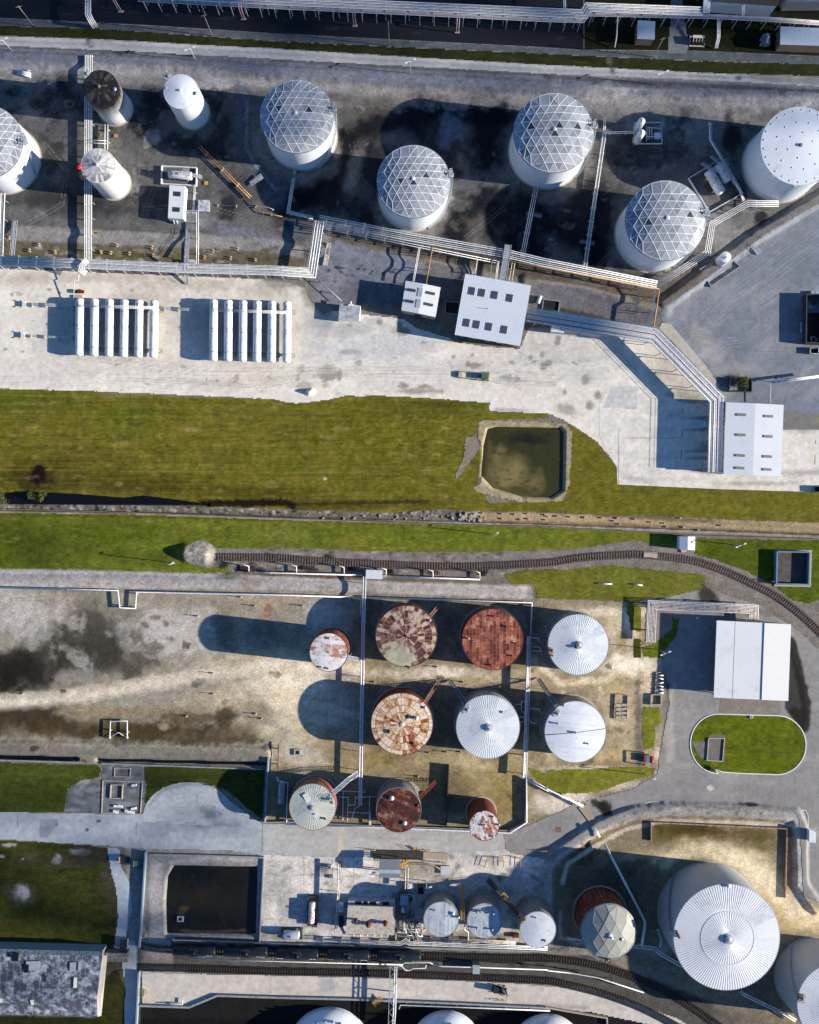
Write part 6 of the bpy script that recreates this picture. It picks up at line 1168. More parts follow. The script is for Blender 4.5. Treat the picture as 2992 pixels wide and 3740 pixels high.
man = [K(880, 860, 880, 900, 905, 905, 905, 985, 940, 990), K(850, 910, 880, 912, 880, 960), K(850, 975, 935, 980), K(820, 1040, 820, 1140, 770, 1150, 768, 1195), K(840, 1050, 842, 1120, 870, 1160, 880, 1190), K(855, 1060, 920, 1062, 925, 1120), K(835, 1128, 900, 1130), K(840, 1145, 905, 1148, 905, 1170, 935, 1172), K(930, 1040, 935, 1130, 905, 1170), K(820, 1165, 870, 1168), K(870, 1005, 860, 1050), K(815, 1080, 830, 1085, 832, 1150), K(895, 1070, 893, 1160, 910, 1195), K(955, 1130, 935, 1135, 930, 1168)]
t = thing('pump_manifold', 'dense tangle of pipes and pumps east of the pump house', 'pump manifold', tuple(P(K(870, 1080)[0], 0)))
for i, pth in enumerate(man):
    z = random.uniform(.6, 1.8); mb = MB(); q = [P(p, z) for p in pth]; mb.tube([Vector((q[0].x, q[0].y, 0))] + q + [Vector((q[-1].x, q[-1].y, 0))], random.choice((.14, .18, .24)), 6); mb.build('pipe', random.choice((WP_, PIPE_OLD, STEEL)), t)
for x, y in ((870, 935), (868, 1010), (905, 1090), (870, 1085), (850, 1190)):
    v = P(K(x, y)[0], 0); mb = MB(); mb.smooth = True; mb.lathe([(.5, 0), (.5, .5), (.35, .8), (.001, .9)], 10, (v.x, v.y)); mb.vessel((v.x - .5, v.y - .8, .6), (v.x - .5, v.y + .3, .6), .3, 8); mb.build('pump', random.choice((STEEL, DSTEEL)), t)
for x, y, s in ((822, 890, 2.6), (845, 1050, 4.0)):
    v = P(K(x, y)[0], 1.4); mb = MB()
    for dx in (-1, 1):
        for dy in (-1, 1): mb.beam((v.x + dx * s / 2, v.y + dy * .7, 0), (v.x + dx * s / 2, v.y + dy * .7, 1.4), .12, .12)
    for j in range(6): mb.beam((v.x - s / 2, v.y - .7 + j * .28, 1.4), (v.x + s / 2, v.y - .7 + j * .28, 1.4), .12, .06)
    mb.build('walkway', mat('grating_brown', '#6f6558', .7), t)
# ---------------------------------------------------------------- buildings
RIB = {}
def rib_mat(name, col, pitch=.6, ang=0.0, dark=.75, dirt=None):
    m, nt, b = base_mat(name, .45, .1, .4); c = alb(col); s = nn(nt, 'ShaderNodeSeparateXYZ'); nt.links.new(opos(nt), s.inputs[0])
    u = mth(nt, 'ADD', mth(nt, 'MULTIPLY', s.outputs[0], math.cos(ang)), mth(nt, 'MULTIPLY', s.outputs[1], math.sin(ang)))
    f = mth(nt, 'FRACT', mth(nt, 'DIVIDE', u, pitch)); k = ramp(nt, f, [(0, 1.0), (.18, 0.0), (.82, 0.0), (1, 1.0)])
    o = mixc(nt, mth(nt, 'MULTIPLY', k, 1 - dark), c, [x * .5 for x in c]); n2 = noise(nt, opos(nt), .25, 5)
    o = mixc(nt, ramp(nt, n2, [(.45, 0.0), (.75, .25)]), o, alb(dirt) if dirt else [x * .75 for x in c])
    nt.links.new(o, b.inputs['Base Color']); bump(nt, b, k, .5, .05); return m
def building(name, label, roof, h, wall_m, roof_m, cat='building', base=True, ov=.3, ridge=None, rise=.6, group=None, thick=.18, posts=None):
    """roof: four photo pixel corners seen at height h; ridge: 'x' between edges 0-3 and 1-2 middles, 'y' the other way"""
    q = [P(p, h) for p in roof]; c = sum(q, Vector()) / 4; t = thing(name, label, cat, (c.x, c.y, 0), group)
    ins = [c + (v - c) * (1 - ov / max(1, (v - c).length)) for v in q]
    if base: mb = MB(); mb.prism([(v.x, v.y) for v in ins], -.1, h - .02); mb.build('wall', wall_m, t)
    mb = MB()
    if ridge:
        a, b = ((q[0] + q[1]) / 2, (q[3] + q[2]) / 2) if ridge == 'x' else ((q[0] + q[3]) / 2, (q[1] + q[2]) / 2)
        a = a + Vector((0, 0, rise)); b = b + Vector((0, 0, rise)); lo = [v - Vector((0, 0, thick)) for v in q]
        vs = list(q) + [a, b] + lo
        if ridge == 'x': fs = [(0, 4, 5, 3), (4, 1, 2, 5), (0, 1, 4), (3, 5, 2)]
        else: fs = [(0, 1, 5, 4), (4, 5, 2, 3), (0, 4, 3), (1, 2, 5)]
        fs += [(i, 6 + i, 6 + (i + 1) % 4, (i + 1) % 4) for i in range(4)] + [(6, 7, 8, 9)]; mb.add(vs, fs)
    else: mb.prism([(v.x, v.y) for v in q], h, h + thick)
    rf = mb.build('roof', roof_m, t)
    if posts:
        for i in range(posts[0]):
            for j in range(posts[1]):
                u, w_ = (i + .1 * (i == 0) - .1 * (i == posts[0] - 1)) / max(1, posts[0] - 1), (j + .1 * (j == 0) - .1 * (j == posts[1] - 1)) / max(1, posts[1] - 1)
                v = (q[0] * (1 - u) + q[1] * u) * (1 - w_) + (q[3] * (1 - u) + q[2] * u) * w_; mb = MB(); mb.box((v.x, v.y), .3, .3, 0, h - .1); mb.build('post', STEEL, t)
    return t, rf, q, h
def uvq(q, u, w): return (q[0] * (1 - u) + q[1] * u) * (1 - w) + (q[3] * (1 - u) + q[2] * u) * w
def roof_plate(bd, u, w, su, sw, m, name='skylight', up=.22, th=.12, ridge=None, rise=0.0):
    t, rf, q, h = bd; vs = []
    for a, b in ((-1, -1), (1, -1), (1, 1), (-1, 1)):
        uu, ww = u + a * su / 2, w + b * sw / 2; v = uvq(q, uu, ww); z = h + up
        if ridge: k = uu if ridge == 'x' else ww; z += rise * (1 - abs(2 * k - 1))
        vs.append(Vector((v.x, v.y, z)))
    mb = MB(); mb.add(vs + [v - Vector((0, 0, th)) for v in vs], [(3, 2, 1, 0), (0, 1, 5, 4), (1, 2, 6, 5), (2, 3, 7, 6), (3, 0, 4, 7)]); return mb.build(name, m, rf)
SKY = rib_mat('skylight_grid', '#4a5058', .35, .2, .3)
WALLW = mat('wall_white', '#dfe2e4', .6, 0, .08); WALLT = mat('wall_tan', '#c9b48c', .7, 0, .12); WALLB = mat('wall_brown', '#8a7563', .7, 0, .15); WALLG = mat('wall_grey', '#8e949a', .7, 0, .12)
bd = building('skylight_building', 'small white roofed building with four dark skylights beside the big shed', E(832, 216, 1052, 258, 1020, 446, 804, 402), 5.0, WALLT, rib_mat('roof_white_small', '#eceef0', .5, .2), ridge='x', rise=.5)
for u, w in ((.2, .28), (.75, .26), (.2, .66), (.75, .64)): roof_plate(bd, u, w, .24, .09, SKY, ridge='x', rise=.5)
for w in (.3, .68): roof_plate(bd, .45, w, .12, .28, GALV, 'roof_ridge_vent', .5, .3)
mb = MB(); v = uvq(bd[2], .5, 1.0); mb.box((v.x, v.y + .1), 2.2, .8, 0, 2.6, -.2); mb.build('doorway', DSTEEL, bd[0])
bd = building('open_shed', 'large white ribbed roof shed with eight dark skylights', E(1208, 172, 1622, 246, 1554, 628, 1140, 556), 6.2, WALLW, rib_mat('roof_shed', '#dfe6ee', .55, -.17, .6), base=False, ridge='y', rise=.4, posts=(5, 4))
for u, w in ((.145, .26), (.295, .26), (.49, .26), (.72, .265), (.15, .78), (.30, .78), (.49, .78), (.72, .785)): roof_plate(bd, u, w, .078, .125, SKY, ridge='y', rise=.4)
mb = MB(); v = uvq(bd[2], .42, .5); mb.tube([(v.x, v.y, 6.5), (v.x, v.y, 7.6)], .08, 5); mb.tube([(v.x, v.y, 7.5), (v.x - .6, v.y, 7.6)], .05, 4); mb.build('antenna', STEEL, bd[1])
c = uvq(bd[2], .5, .5); mb = MB(); mb.prism([(uvq(bd[2], u, w).x, uvq(bd[2], u, w).y) for u, w in ((.06, .08), (.94, .08), (.94, .82), (.06, .82))], 0, 5.2); mb.build('inner_block', WALLG, bd[0])
for i in range(5): mb = MB(); v = uvq(bd[2], .12 + i * .19, .93); mb.box((v.x, v.y), 1.6, 1.1, 0, 1.7, -.17); mb.build('loading_pump', mat('ochre_fitting', '#c6a86a', .6) if i % 2 else REDP if i == 4 else STEEL, bd[0])
bd = building('loading_shed', 'pale gable roofed loading shed with eight grey vents and black gap on its west side', F(1140, 982, 1502, 998, 1486, 1450, 1124, 1436), 5.7, BLACK, rib_mat('roof_loading', '#e6eaee', .45, PI / 2, .85), base=False, ridge='x', rise=.35, posts=(3, 5))
for u, w in ((.265, .165), (.74, .17), (.27, .445), (.745, .45), (.27, .73), (.745, .73), (.27, .905), (.745, .91)): roof_plate(bd, u, w, .155, .036, mat('vent_grey_brown', '#8d8580', .6, 0, .2), 'ridge_vent', ridge='x', rise=.35)
bd = building('canopy_building', 'big plain white roofed canopy with a brighter eastern slope', I(1078, 717, 1545, 741, 1527, 1223, 1059, 1202), 5.2, WALLW, mat('roof_canopy', '#e4e6e7', .5, 0, .04, '#cfd3d6', .2, .12), base=False, posts=(4, 5), thick=.4)
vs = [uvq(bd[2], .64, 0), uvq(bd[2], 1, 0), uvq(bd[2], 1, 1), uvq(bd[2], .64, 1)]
mb = MB(); mb.add([vs[0] + Vector((0, 0, .41)), vs[1] + Vector((0, 0, .38)), vs[2] + Vector((0, 0, .38)), vs[3] + Vector((0, 0, .41))] + [v + Vector((0, 0, .62 - .19 * (i in (1, 2)))) for i, v in enumerate(vs)], [(0, 1, 2, 3), (7, 6, 5, 4), (0, 4, 5, 1), (1, 5, 6, 2), (2, 6, 7, 3), (3, 7, 4, 0)]); mb.build('east_slope', mat('roof_canopy_lit', '#f3f1ec', .5, 0, .03), bd[1])  # lighter roof colour stands in for sunlight on the east slope
for i in range(28): mb = MB(); v = uvq(bd[2], .64, (i + .5) / 28); mb.box((v.x, v.y), .3, .35, 5.6, 5.75); mb.build('roof_clip', GALV, bd[1])
mb = MB(); v0, v1 = uvq(bd[2], .25, .01), uvq(bd[2], .25, .99); mb.beam(v0 + Vector((0, 0, .42)), v1 + Vector((0, 0, .42)), .06, .04); mb.build('roof_seam', GALV, bd[1])
mb = MB(); mb.prism([(uvq(bd[2], u, w).x, uvq(bd[2], u, w).y) for u, w in ((.5, .05), (.96, .05), (.96, .95), (.5, .95))], 0, 4.4); mb.build('inner_block', WALLW, bd[0])
bd = building('windowed_cabin', 'white cabin with two square roof openings between the walled drum and the soil dike', A(1070, 1170, 1166, 1176, 1155, 1376, 1060, 1370), 3.4, WALLW, mat('roof_cabin', '#dfe3e6', .6, 0, .06), ov=-.2)
for w in (.25, .74): roof_plate(bd, .5, w, .5, .15, DGLASS, 'roof_opening', .2)
mb = MB(); v = P(A(1095, 1392)[0], 1); mb.tube([(v.x, v.y + 1, 2.6), (v.x, v.y - .6, .2)], .25, 6); mb.tube([(v.x + 1, v.y + 1, 2.6), (v.x + 1, v.y - .6, .2)], .25, 6); mb.build('vent_duct', W_, bd[0])
building('slab_hut', 'small square grey hut with two round roof hatches', A(1250, 1260, 1322, 1262, 1320, 1334, 1248, 1332), 1.6, WALLG, mat('roof_hut', '#d3d6d8', .6, 0, .15, '#85898c', .5, .6))
bd = building('transformer_box', 'pale weathered box with a fan stub between the bullets and the skylight building', E(416, 358, 545, 374, 538, 462, 408, 462), 2.6, WALLW, mat('roof_box', '#c4c8cc', .6, 0, .15, '#84888d', .6, .5), ov=-.1)
mb = MB(); v = uvq(bd[2], .55, .05); mb.box((v.x, v.y), 1.6, .5, 2.7, 3.3); mb.tube([(v.x, v.y, 3), (v.x, v.y + 1.2, 3)], .3, 8); mb.build('fan_stub', W_, bd[0])
building('control_box', 'low white box under the tall broad pipe rack', F(42, 496, 124, 508, 116, 545, 36, 535), 2.6, WALLW, W_, ov=-.05)
for i, (f, qd, h, lb, wm, rm, rg) in enumerate((
    (C, (582, 130, 692, 136, 688, 250, 578, 246), 4.0, 'brown walled shed with a pale ribbed roof on the corner lawn', WALLB, rib_mat('roof_pale_rib', '#bfcbd8', .4, 0, .85), None),
    (C, (1482, 168, 1800, 182, 1800, 292, 1478, 282), 4.2, 'long brown walled shed with a pale ribbed roof at the top right', WALLB, rib_mat('roof_pale_rib2', '#bfcad6', .4, 0, .85), None),
    (C, (1050, -90, 1530, -80, 1462, 40, 1050, 10), 6.0, 'dark roofed building on the top edge', WALLW, mat('roof_dark', '#4a463f', .8, 0, .2), None),
    (C, (1500, -60, 1800, -60, 1800, 10, 1520, 14), 5.0, 'grey strip roof building in the top right corner', WALLG, mat('roof_strip', '#7d868d', .7, 0, .15), None),
    (I, (846, 188, 944, 190, 942, 275, 846, 270), 3.0, 'small white hut at the lawn edge above the railway', WALLW, W_, 'x'),
    (Hh, (582, 398, 686, 402, 684, 458, 580, 454), 2.6, 'small white corrugated hut beside the railway siding', WALLW, rib_mat('roof_corr_white', '#e9edf1', .38, 0, .3), None),
    (K, (665, 688, 798, 688, 796, 805, 664, 803), 4.2, 'grey corrugated platform roof with a pale skylight band', WALLG, rib_mat('roof_corr_grey', '#868d93', .32, 0, .25), 'y'),
    (K, (798, 922, 848, 922, 846, 976, 796, 976), 3.2, 'small blue grey roof beside the pump manifold', WALLG, mat('roof_bluegrey', '#8fa6bd', .6, 0, .08), None),
    (K, (804, 992, 824, 992, 824, 1022, 804, 1022), 2.2, 'tiny white cabinet south of the blue grey roof', WALLW, W_, None),
    (L, (1662, 502, 1704, 515, 1704, 582, 1662, 578), 2.8, 'white cabin at the east end of the basin dike', WALLW, W_, None),
    (K, (1052, 728, 1114, 730, 1114, 782, 1052, 780), .5, 'pale square steel plate stand beside the yellow walkway', GALV, mat('plate_pale', '#c6cbcf', .5), None),
    (F, (1005, 1100, 1030, 1102, 1028, 1140, 1004, 1138), 2.6, 'light blue cabinet under the loading pipe rack', mat('wall_blue', '#9cc4e0', .5), mat('roof_blue', '#b9dcf4', .5), None),
    (K, (1254, 1352, 1300, 1354, 1298, 1410, 1254, 1408), 3.0, 'pale grey operator cabin between the rail tracks', WALLG, mat('roof_operator', '#a5adb4', .6), None),
    (A, (1190, 1635, 1225, 1636, 1224, 1655, 1190, 1654), 1.8, 'small pale blue cabinet behind the main rack', WALLG, mat('roof_cab', '#bccbd6', .6), None))):
    b2 = building(['brown_shed', 'long_shed', 'dark_roof_building', 'strip_building', 'lawn_hut', 'siding_hut', 'platform_roof', 'manifold_roof', 'cabinet', 'dike_cabin', 'steel_stand', 'blue_cabinet', 'operator_cabin', 'cabinet'][i], lb, f(*qd), h, wm, rm, base=i != 6, ridge=rg, posts=(2, 2) if i == 6 else None, cat='hut' if h < 3.3 else 'building', ov=.05 if h < 3.3 else .3)
    if i == 6: roof_plate(b2, .5, .62, 1.0, .2, mat('roof_band', '#aab8c6', .5), 'skylight_band', .62, .05)
    if i == 4: mb = MB(); v = uvq(b2[2], .45, 1.0); mb.box((v.x, v.y - .5), 1.8, .9, 0, .4); mb.build('step', CONCB, b2[0])
# pump house
bd = building('pump_house', 'tan flat roofed pump house with three rusty ventilators and dark bays behind', K(468, 975, 766, 986, 760, 1162, 454, 1156), 4.6, WALLG, mat('roof_pump', '#c9c0b2', .9, 0, .12, '#a2978a', .5, .5, .02), thick=.3)
lo = [P(p, 3.2) for p in K(470, 948, 765, 956, 765, 985, 468, 976)]; mb = MB(); mb.prism([(v.x, v.y) for v in lo], 0, 3.4); an = mb.build('rear_annex', mat('wall_bluegrey', '#a9b6c0', .6), bd[0])
for u in (.22, .37, .53, .8): mb = MB(); v = lo[0] * (1 - u) + lo[1] * u; mb.box((v.x, v.y - .5), 2.0 if u != .37 else 1.4, 1.0, 3.2, 3.46); mb.build('dark_bay', BLACK, an)
for x, y, s in ((520, 1072, .35), (597, 1098, .6), (704, 1092, .5)):
    v = P(K(x, y)[0], 5.6); mb = MB(); mb.smooth = True; mb.lathe([(s * 1.6, 4.85), (s * 1.5, 5.0), (s, 5.05), (s, 6.0), (s * 1.4, 6.0), (s * 1.2, 6.5), (.001, 6.8)], 12, (v.x, v.y)); mb.build('roof_ventilator', RUST, bd[1])
for i in range(6): mb = MB(); v = bd[2][3] * (1 - (i + 1) / 7) + bd[2][2] * ((i + 1) / 7); mb.tube([(v.x, v.y + .5, 1.5), (v.x, v.y - 2.4, 1.0), (v.x, v.y - 2.4, 0)], .2, 6); mb.build('outlet_pipe', PIPE_OLD, bd[0])
# old warehouse, lower left
wr = mat('roof_asbestos', '#4f5260', .9, 0, .3, '#c0cad4', .46, .22, .03)
nt = wr.node_tree; b = nt.nodes['Principled BSDF']; src = b.inputs['Base Color'].links[0].from_socket; s = nn(nt, 'ShaderNodeSeparateXYZ'); nt.links.new(wpos(nt), s.inputs[0])
f = mth(nt, 'FRACT', mth(nt, 'DIVIDE', mth(nt, 'ADD', s.outputs[0], mth(nt, 'MULTIPLY', s.outputs[1], .09)), 2.05)); nt.links.new(mixc(nt, ramp(nt, mth(nt, 'ADD', f, mth(nt, 'MULTIPLY', noise(nt, wpos(nt), 2.0, 4), .25)), [(.12, .55), (.24, 0.0)]), src, alb('#99a6b6')), b.inputs['Base Color'])
q = [P(p, 5.0) for p in J(-120, 1248, 648, 1268, 615, 1680, -120, 1662)]; c = sum(q, Vector()) / 4; t = thing('old_warehouse', 'old warehouse with a patchy weathered roof in the lower left corner', 'warehouse', (c.x, c.y, 0))
mb = MB(); mb.prism([(v.x, v.y) for v in (c + (v - c) * .985 for v in q)], -.1, 4.9); mb.build('wall', WALLG, t)
a, b_ = P(J(-120, 1545)[0], 8.0), P(J(612, 1560)[0], 8.0); th_ = P(J(-120, 1280)[0], 5.4), P(J(646, 1292)[0], 5.4)
mb = MB(); mb.add([th_[0], th_[1], b_, a, q[2], q[3]], [(3, 2, 1, 0), (5, 4, 2, 3)]); mb.add([v - Vector((0, 0, .15)) for v in (th_[0], th_[1], b_, a, q[2], q[3])], [(0, 1, 2, 3), (3, 2, 4, 5)]); rf = mb.build('roof', wr, t)
mb = MB(); mb.add([q[0], q[1], th_[1] + Vector((0, 0, .25)), th_[0] + Vector((0, 0, .25)), q[0] - Vector((0, 0, .3)), q[1] - Vector((0, 0, .3))], [(3, 2, 1, 0), (0, 1, 5, 4)]); mb.build('parapet', mat('parapet_blue', '#6f8494', .8, 0, .2, '#39434b', .5, .8), t)
mb = MB(); e = P(J(648, 1268)[0], 4.9); mb.add([th_[1], q[2], b_, th_[1] + Vector((1.4, -.3, -.4)), q[2] + Vector((1.0, 0, -.6)), b_ + Vector((1.2, 0, -.5))], [(0, 1, 4, 3), (0, 3, 5, 2), (2, 5, 4, 1), (3, 4, 5), (2, 1, 0)]); mb.build('gable', mat('gable_pale', '#b9b2a8', .8, 0, .15), t)
for x, y, sx, sy, m in ((210, 1358, 4.6, 2.6, GALV), (460, 1365, 2.0, 2.6, GALV), (503, 1365, 1.0, 2.6, GALV), (475, 1465, 1.1, 3.0, mat('panel_cream', '#e9e8d6', .6)), (4, 1578, 1.1, 1.6, MATS['panel_cream']), (204, 1590, 1.1, 2.0, MATS['panel_cream']), (560, 1600, .9, 1.6, mat('panel_green', '#5a6352', .7)), (98, 1302, 2.0, 2.6, BLACK), (166, 1376, 1.5, 2.4, BLACK), (58, 1288, .9, 1.4, BLACK), (284, 1440, 1.0, 1.8, DGLASS)):
    zz = 5.4 + 2.6 * (1 - abs(y - 1550) / (270 if y < 1550 else 130)); v = P(J(x, y)[0], zz + .2); sl_ = .16 if y < 1550 else -.4
    mb = MB(); mb.add([(v.x + dx * sx / 2, v.y + dy * sy / 2, v.z - dy * sy / 2 * sl_) for dx, dy in ((-1, -1), (1, -1), (1, 1), (-1, 1))], [(0, 1, 2, 3)]); mb.build('roof_panel', m, rf)
# lean-to roof beside the warehouse
building('lean_to', 'striped brown lean-to roof beside the old warehouse', J(655, 1275, 806, 1278, 804, 1332, 650, 1330), 2.8, WALLB, mat('roof_leanto', '#6f6c66', .9, 0, .3, '#a8a49c', .5, .9)); building('hatch_shed', 'dark flat hatch shed on the gate path', J(760, 1193, 803, 1193, 800, 1268, 756, 1270), 2.2, WALLG, mat('roof_darkblue', '#252b39', .6))
# walls and curbs round pits
def wall(label, path, h=1.0, th=.3, m=None, cat='wall', name='containment_wall', top=None, z0=-.1, closed=False, posts=0):
    pts = [P(p, h) for p in path]
    if closed: pts.append(pts[0])
    a, b = offset_path(pts, th / 2), offset_path(pts, -th / 2); mb = MB()
    for i in range(len(pts) - 1): mb.prism([(a[i].x, a[i].y), (b[i].x, b[i].y), (b[i + 1].x, b[i + 1].y), (a[i + 1].x, a[i + 1].y)], z0, h)
    c = pts[0]; o = mb.solo(name, m or CONCB, label, cat, loc=(c.x, c.y, 0)); return o
WGREY = mat('wall_concrete', '#9aa0a4', .85, 0, .15, '#6d7275', .4, 1); WBLUE = mat('wall_blue_grey', '#8b9cab', .85, 0, .15)
wall('white curb wall round the drum north of the white cabin', A(1018, 1044, 1238, 1056, 1236, 1168, 1016, 1156), .9, .3, W_, closed=True)
wall('grey curb wall round the tilted pit with two drums', C(905, 1120, 1085, 1015, 1245, 1215, 1035, 1335), .9, .22, W_, closed=True)
wall('thin curb round the two slim vessels', C(562, 772, 735, 770, 735, 904, 562, 904), .5, .22, W_, closed=True)
wall('curb of the small tank pad beside the truck yard', C(975, 1695) + F(1045, 250, 1230, 125, 1150, 60), .8, .3, WGREY, closed=True)
wall('steel blue wall of the square tank on the east lawn', I(1462, 285, 1668, 288, 1662, 492, 1458, 488), 1.8, .4, mat('tank_blue', '#6f8fa8', .5), closed=True, cat='basin')
wall('curb of the sunken square tank floor', I(1450, 276, 1675, 280, 1668, 502, 1448, 498), .25, .5, CONCB, closed=True)
mb = MB(); mb.prism([(P(p, .15).x, P(p, .15).y) for p in I(1462, 285, 1668, 288, 1662, 492, 1458, 488)], 0, .12); mb.solo('basin_floor', mat('floor_dark', '#5d5750', .8, 0, .3, '#37332e', .5, .3), 'dark stained floor inside the square blue walled tank', 'basin floor')
wall('white painted curb round the oval lawn island', ISL, .22, .3, mat('curb_white', '#eeeeec', .6, 0, .06), closed=True, name='curb', cat='curb')
wall('rust topped low wall round the south east basin', L(668, 575, 668, 456, 1525, 496, 1514, 936), .9, .3, mat('wall_rusty', '#c3a288', .8, 0, .2, '#7d4c36', .5, .7))
wall('white curb along the crest of the south east dike', L(340, 470, 480, 392, 560, 352, 660, 326, 820, 326, 1150, 345, 1640, 380, 1655, 410, 1656, 500), .2, .18, MATS['curb_white'], name='curb', cat='curb')
wall('grey blue wall between the gate path and the basin yard', J(915, 645, 905, 820, 890, 1050, 875, 1250), 1.6, .45, WBLUE); wall('lower stretch of the grey blue wall beside the gate path', J(872, 1400, 866, 1560, 855, 1760), 1.6, .45, WBLUE)
wall('concrete rim along the north side of the dark basin', J(920, 658, 1300, 666, 1662, 678), .8, .5, WGREY); wall('concrete rim along the east side of the dark basin', J(1662, 680, 1636, 1212), .6, .4, WGREY)
wall('wall at the west end of the tank yard', J(1690, 50, 1668, 458), 1.8, .4, WBLUE); wall('wall along the south side of the tank yard', J(1668, 456) + K(78, 452, 640, 478, 1085, 492, 1480, 508, 1580, 455, 1590, 190), 1.0, .3, WGREY)
wall('dark cross wall between the brown and small rusty tanks', K(1103, 100, 1088, 490), 2.0, .3, DSTEEL); wall('ditch wall along the south dike, west part', J(-30, 62, 490, 78), .4, .4, WGREY); wall('ditch wall along the south dike, east part', J(640, 84, 1200, 105, 1660, 122), .4, .4, WGREY)
wall('retaining wall behind the black tank cars', J(1090, 1195) + K(0, 1222, 700, 1240, 1300, 1258, 1725, 1272), .9, .5, WGREY); wall('short retaining wall south of the dark basin', J(1100, 1192, 1630, 1212), 1.4, .25, mat('wall_dark', '#4a5258', .8))
wall('bottom edge dike wall bending up in the lower left', J(880, 1612, 1190, 1622, 1370, 1548) + K(0, 1560, 500, 1572, 1200, 1600, 1725, 1626), .9, .6, WGREY)
wall('wall at the dike corner under the last round tank', L(0, 1622, 390, 1690, 392, 1740), 1.0, .4, CONCB); wall('fence wall along the channel between the lawns', G(-20, -6 + 20, 620, 32, 1100, 48) + Hh(0, 72, 560, 92, 1300, 120) + I(0, 128, 560, 160, 1000, 184, 1725, 206), .7, .25, mat('wall_dark_soil', '#7a7064', .8, 0, .2))
wall('curb of the open transformer bed, lower left', J(648, 192, 898, 200, 884, 402, 640, 396), .3, .25, CONCB, closed=True); wall('curb of the small pump bed north of the transformer bed', J(722, 112, 822, 116, 818, 168, 720, 166), .3, .2, CONCB, closed=True); wall('inner concrete cradle of the transformer bed', J(698, 218, 772, 220, 768, 305, 694, 302), .6, .25, CONCB, closed=True)
wall('low bed frame with row of pipes east of the ribbed tanks', I(700, 1045, 742, 1046, 738, 1182, 692, 1180), .4, .2, CONCB, closed=True); wall('square sump frame below the row of pipes', I(668, 1186, 730, 1186, 730, 1248, 666, 1250), .8, .3, CONCB, closed=True); wall('long pit frame with paired slabs east of the shiny roofed tank', I(442, 1185, 520, 1188, 515, 1338, 436, 1335), .5, .22, CONCB, closed=True)
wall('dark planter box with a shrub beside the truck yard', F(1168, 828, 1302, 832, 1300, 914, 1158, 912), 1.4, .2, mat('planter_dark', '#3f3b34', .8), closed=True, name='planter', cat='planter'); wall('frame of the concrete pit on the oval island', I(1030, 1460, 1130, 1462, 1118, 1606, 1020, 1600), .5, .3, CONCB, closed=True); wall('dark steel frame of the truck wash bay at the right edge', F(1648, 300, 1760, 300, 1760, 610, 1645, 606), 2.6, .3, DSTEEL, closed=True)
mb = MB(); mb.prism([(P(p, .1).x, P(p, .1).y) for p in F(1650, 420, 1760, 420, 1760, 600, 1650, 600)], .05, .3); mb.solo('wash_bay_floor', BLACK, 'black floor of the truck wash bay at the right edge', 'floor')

for lab, pth in (('dark sunken pit between the skylight building and the big shed', E(1085, 345, 1168, 352, 1160, 428, 1080, 418)), ('dark sunken pit east of the big shed beside a small pump', F(-10, 332, 92, 345, 82, 415, -20, 402))):
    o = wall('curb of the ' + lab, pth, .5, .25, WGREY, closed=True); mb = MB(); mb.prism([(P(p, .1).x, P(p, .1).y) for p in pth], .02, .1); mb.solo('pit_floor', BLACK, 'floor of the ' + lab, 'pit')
v = P(E(1672, 332)[0], 1); mb = MB(); mb.smooth = True; mb.vessel((v.x - .3, v.y - 1.2, 1), (v.x + .5, v.y + .9, 1), .55, 10); mb.box((v.x, v.y), .9, 2.2, 0, .6, -.3); mb.solo('pump', W_, 'small white pump standing east of the big shed', 'pump')
# ---------------------------------------------------------------- pressure vessels ("bullets")
def make_bullet():
    t = thing('bullet_vessel', '', 'pressure vessel', (0, 0, 0)); Ln = 17.0; mb = MB(); mb.vessel((0, -Ln / 2, 2.4), (0, Ln / 2, 2.4), 1.36, 24, .55); mb.build('vessel', mat('vessel_white', '#e9edf1', .35, 0, .08, '#b9b4aa', .33, .4), t)
    for y in (-6.6, 6.4):
        mb = MB(); mb.box((0, y), 2.5, .55, 0, 1.75); mb.build('saddle', CONCB, t); mb = MB(); mb.box((.5, y), 3.8, 1.5, -.1, .12); mb.build('footing', CONCB, t)
        mb = MB(); mb.smooth = True; n = 24; vs = []
        for yy in (y - .07, y + .07):
            for i in range(n): a = 2 * PI * i / n; vs.append((1.385 * math.cos(a), yy, 2.4 + 1.385 * math.sin(a)))
        mb.add(vs, [(i, (i + 1) % n, n + (i + 1) % n, n + i) for i in range(n)]); mb.build('strap', STEEL, t)
    for y, r in ((7.4, .3), (6.9, .18), (.2, .25), (-.7, .12)): mb = MB(); mb.smooth = True; mb.lathe([(r, 3.6), (r, 3.95), (r * 1.3, 3.95), (.001, 4.05)], 10, (0.15, y)); mb.build('manway', YEL if r < .15 else WP_, t)
    return t
proto = make_bullet(); ordn = ['first', 'second', 'third', 'fourth', 'fifth', 'sixth']; fb = True
for gi, (xs, y0, y1, tilt) in enumerate((((503, 597, 691, 784, 877, 970), 332, 685, .014), ((1347, 1440, 1532, 1622, 1714, 1808), 338, 718, .008))):
    for i, x in enumerate(xs):
        dy = i * 2.4; c = P(D(x, (y0 + y1) / 2 + dy)[0], 2.4); lab = '%s white bullet vessel from the left in the %s row on the sand yard' % (ordn[i], ('western', 'eastern')[gi]); s_ = 1.0 if gi == 0 else 1.07
        if fb: o = proto; fb = False
        else: o = copy_tree(proto)
        o.location = (c.x, c.y, 0); o.rotation_euler = (0, 0, -tilt); o.scale = (1, s_, 1); o['label'] = lab; o['group'] = 'white bullet vessels on the sand yard'
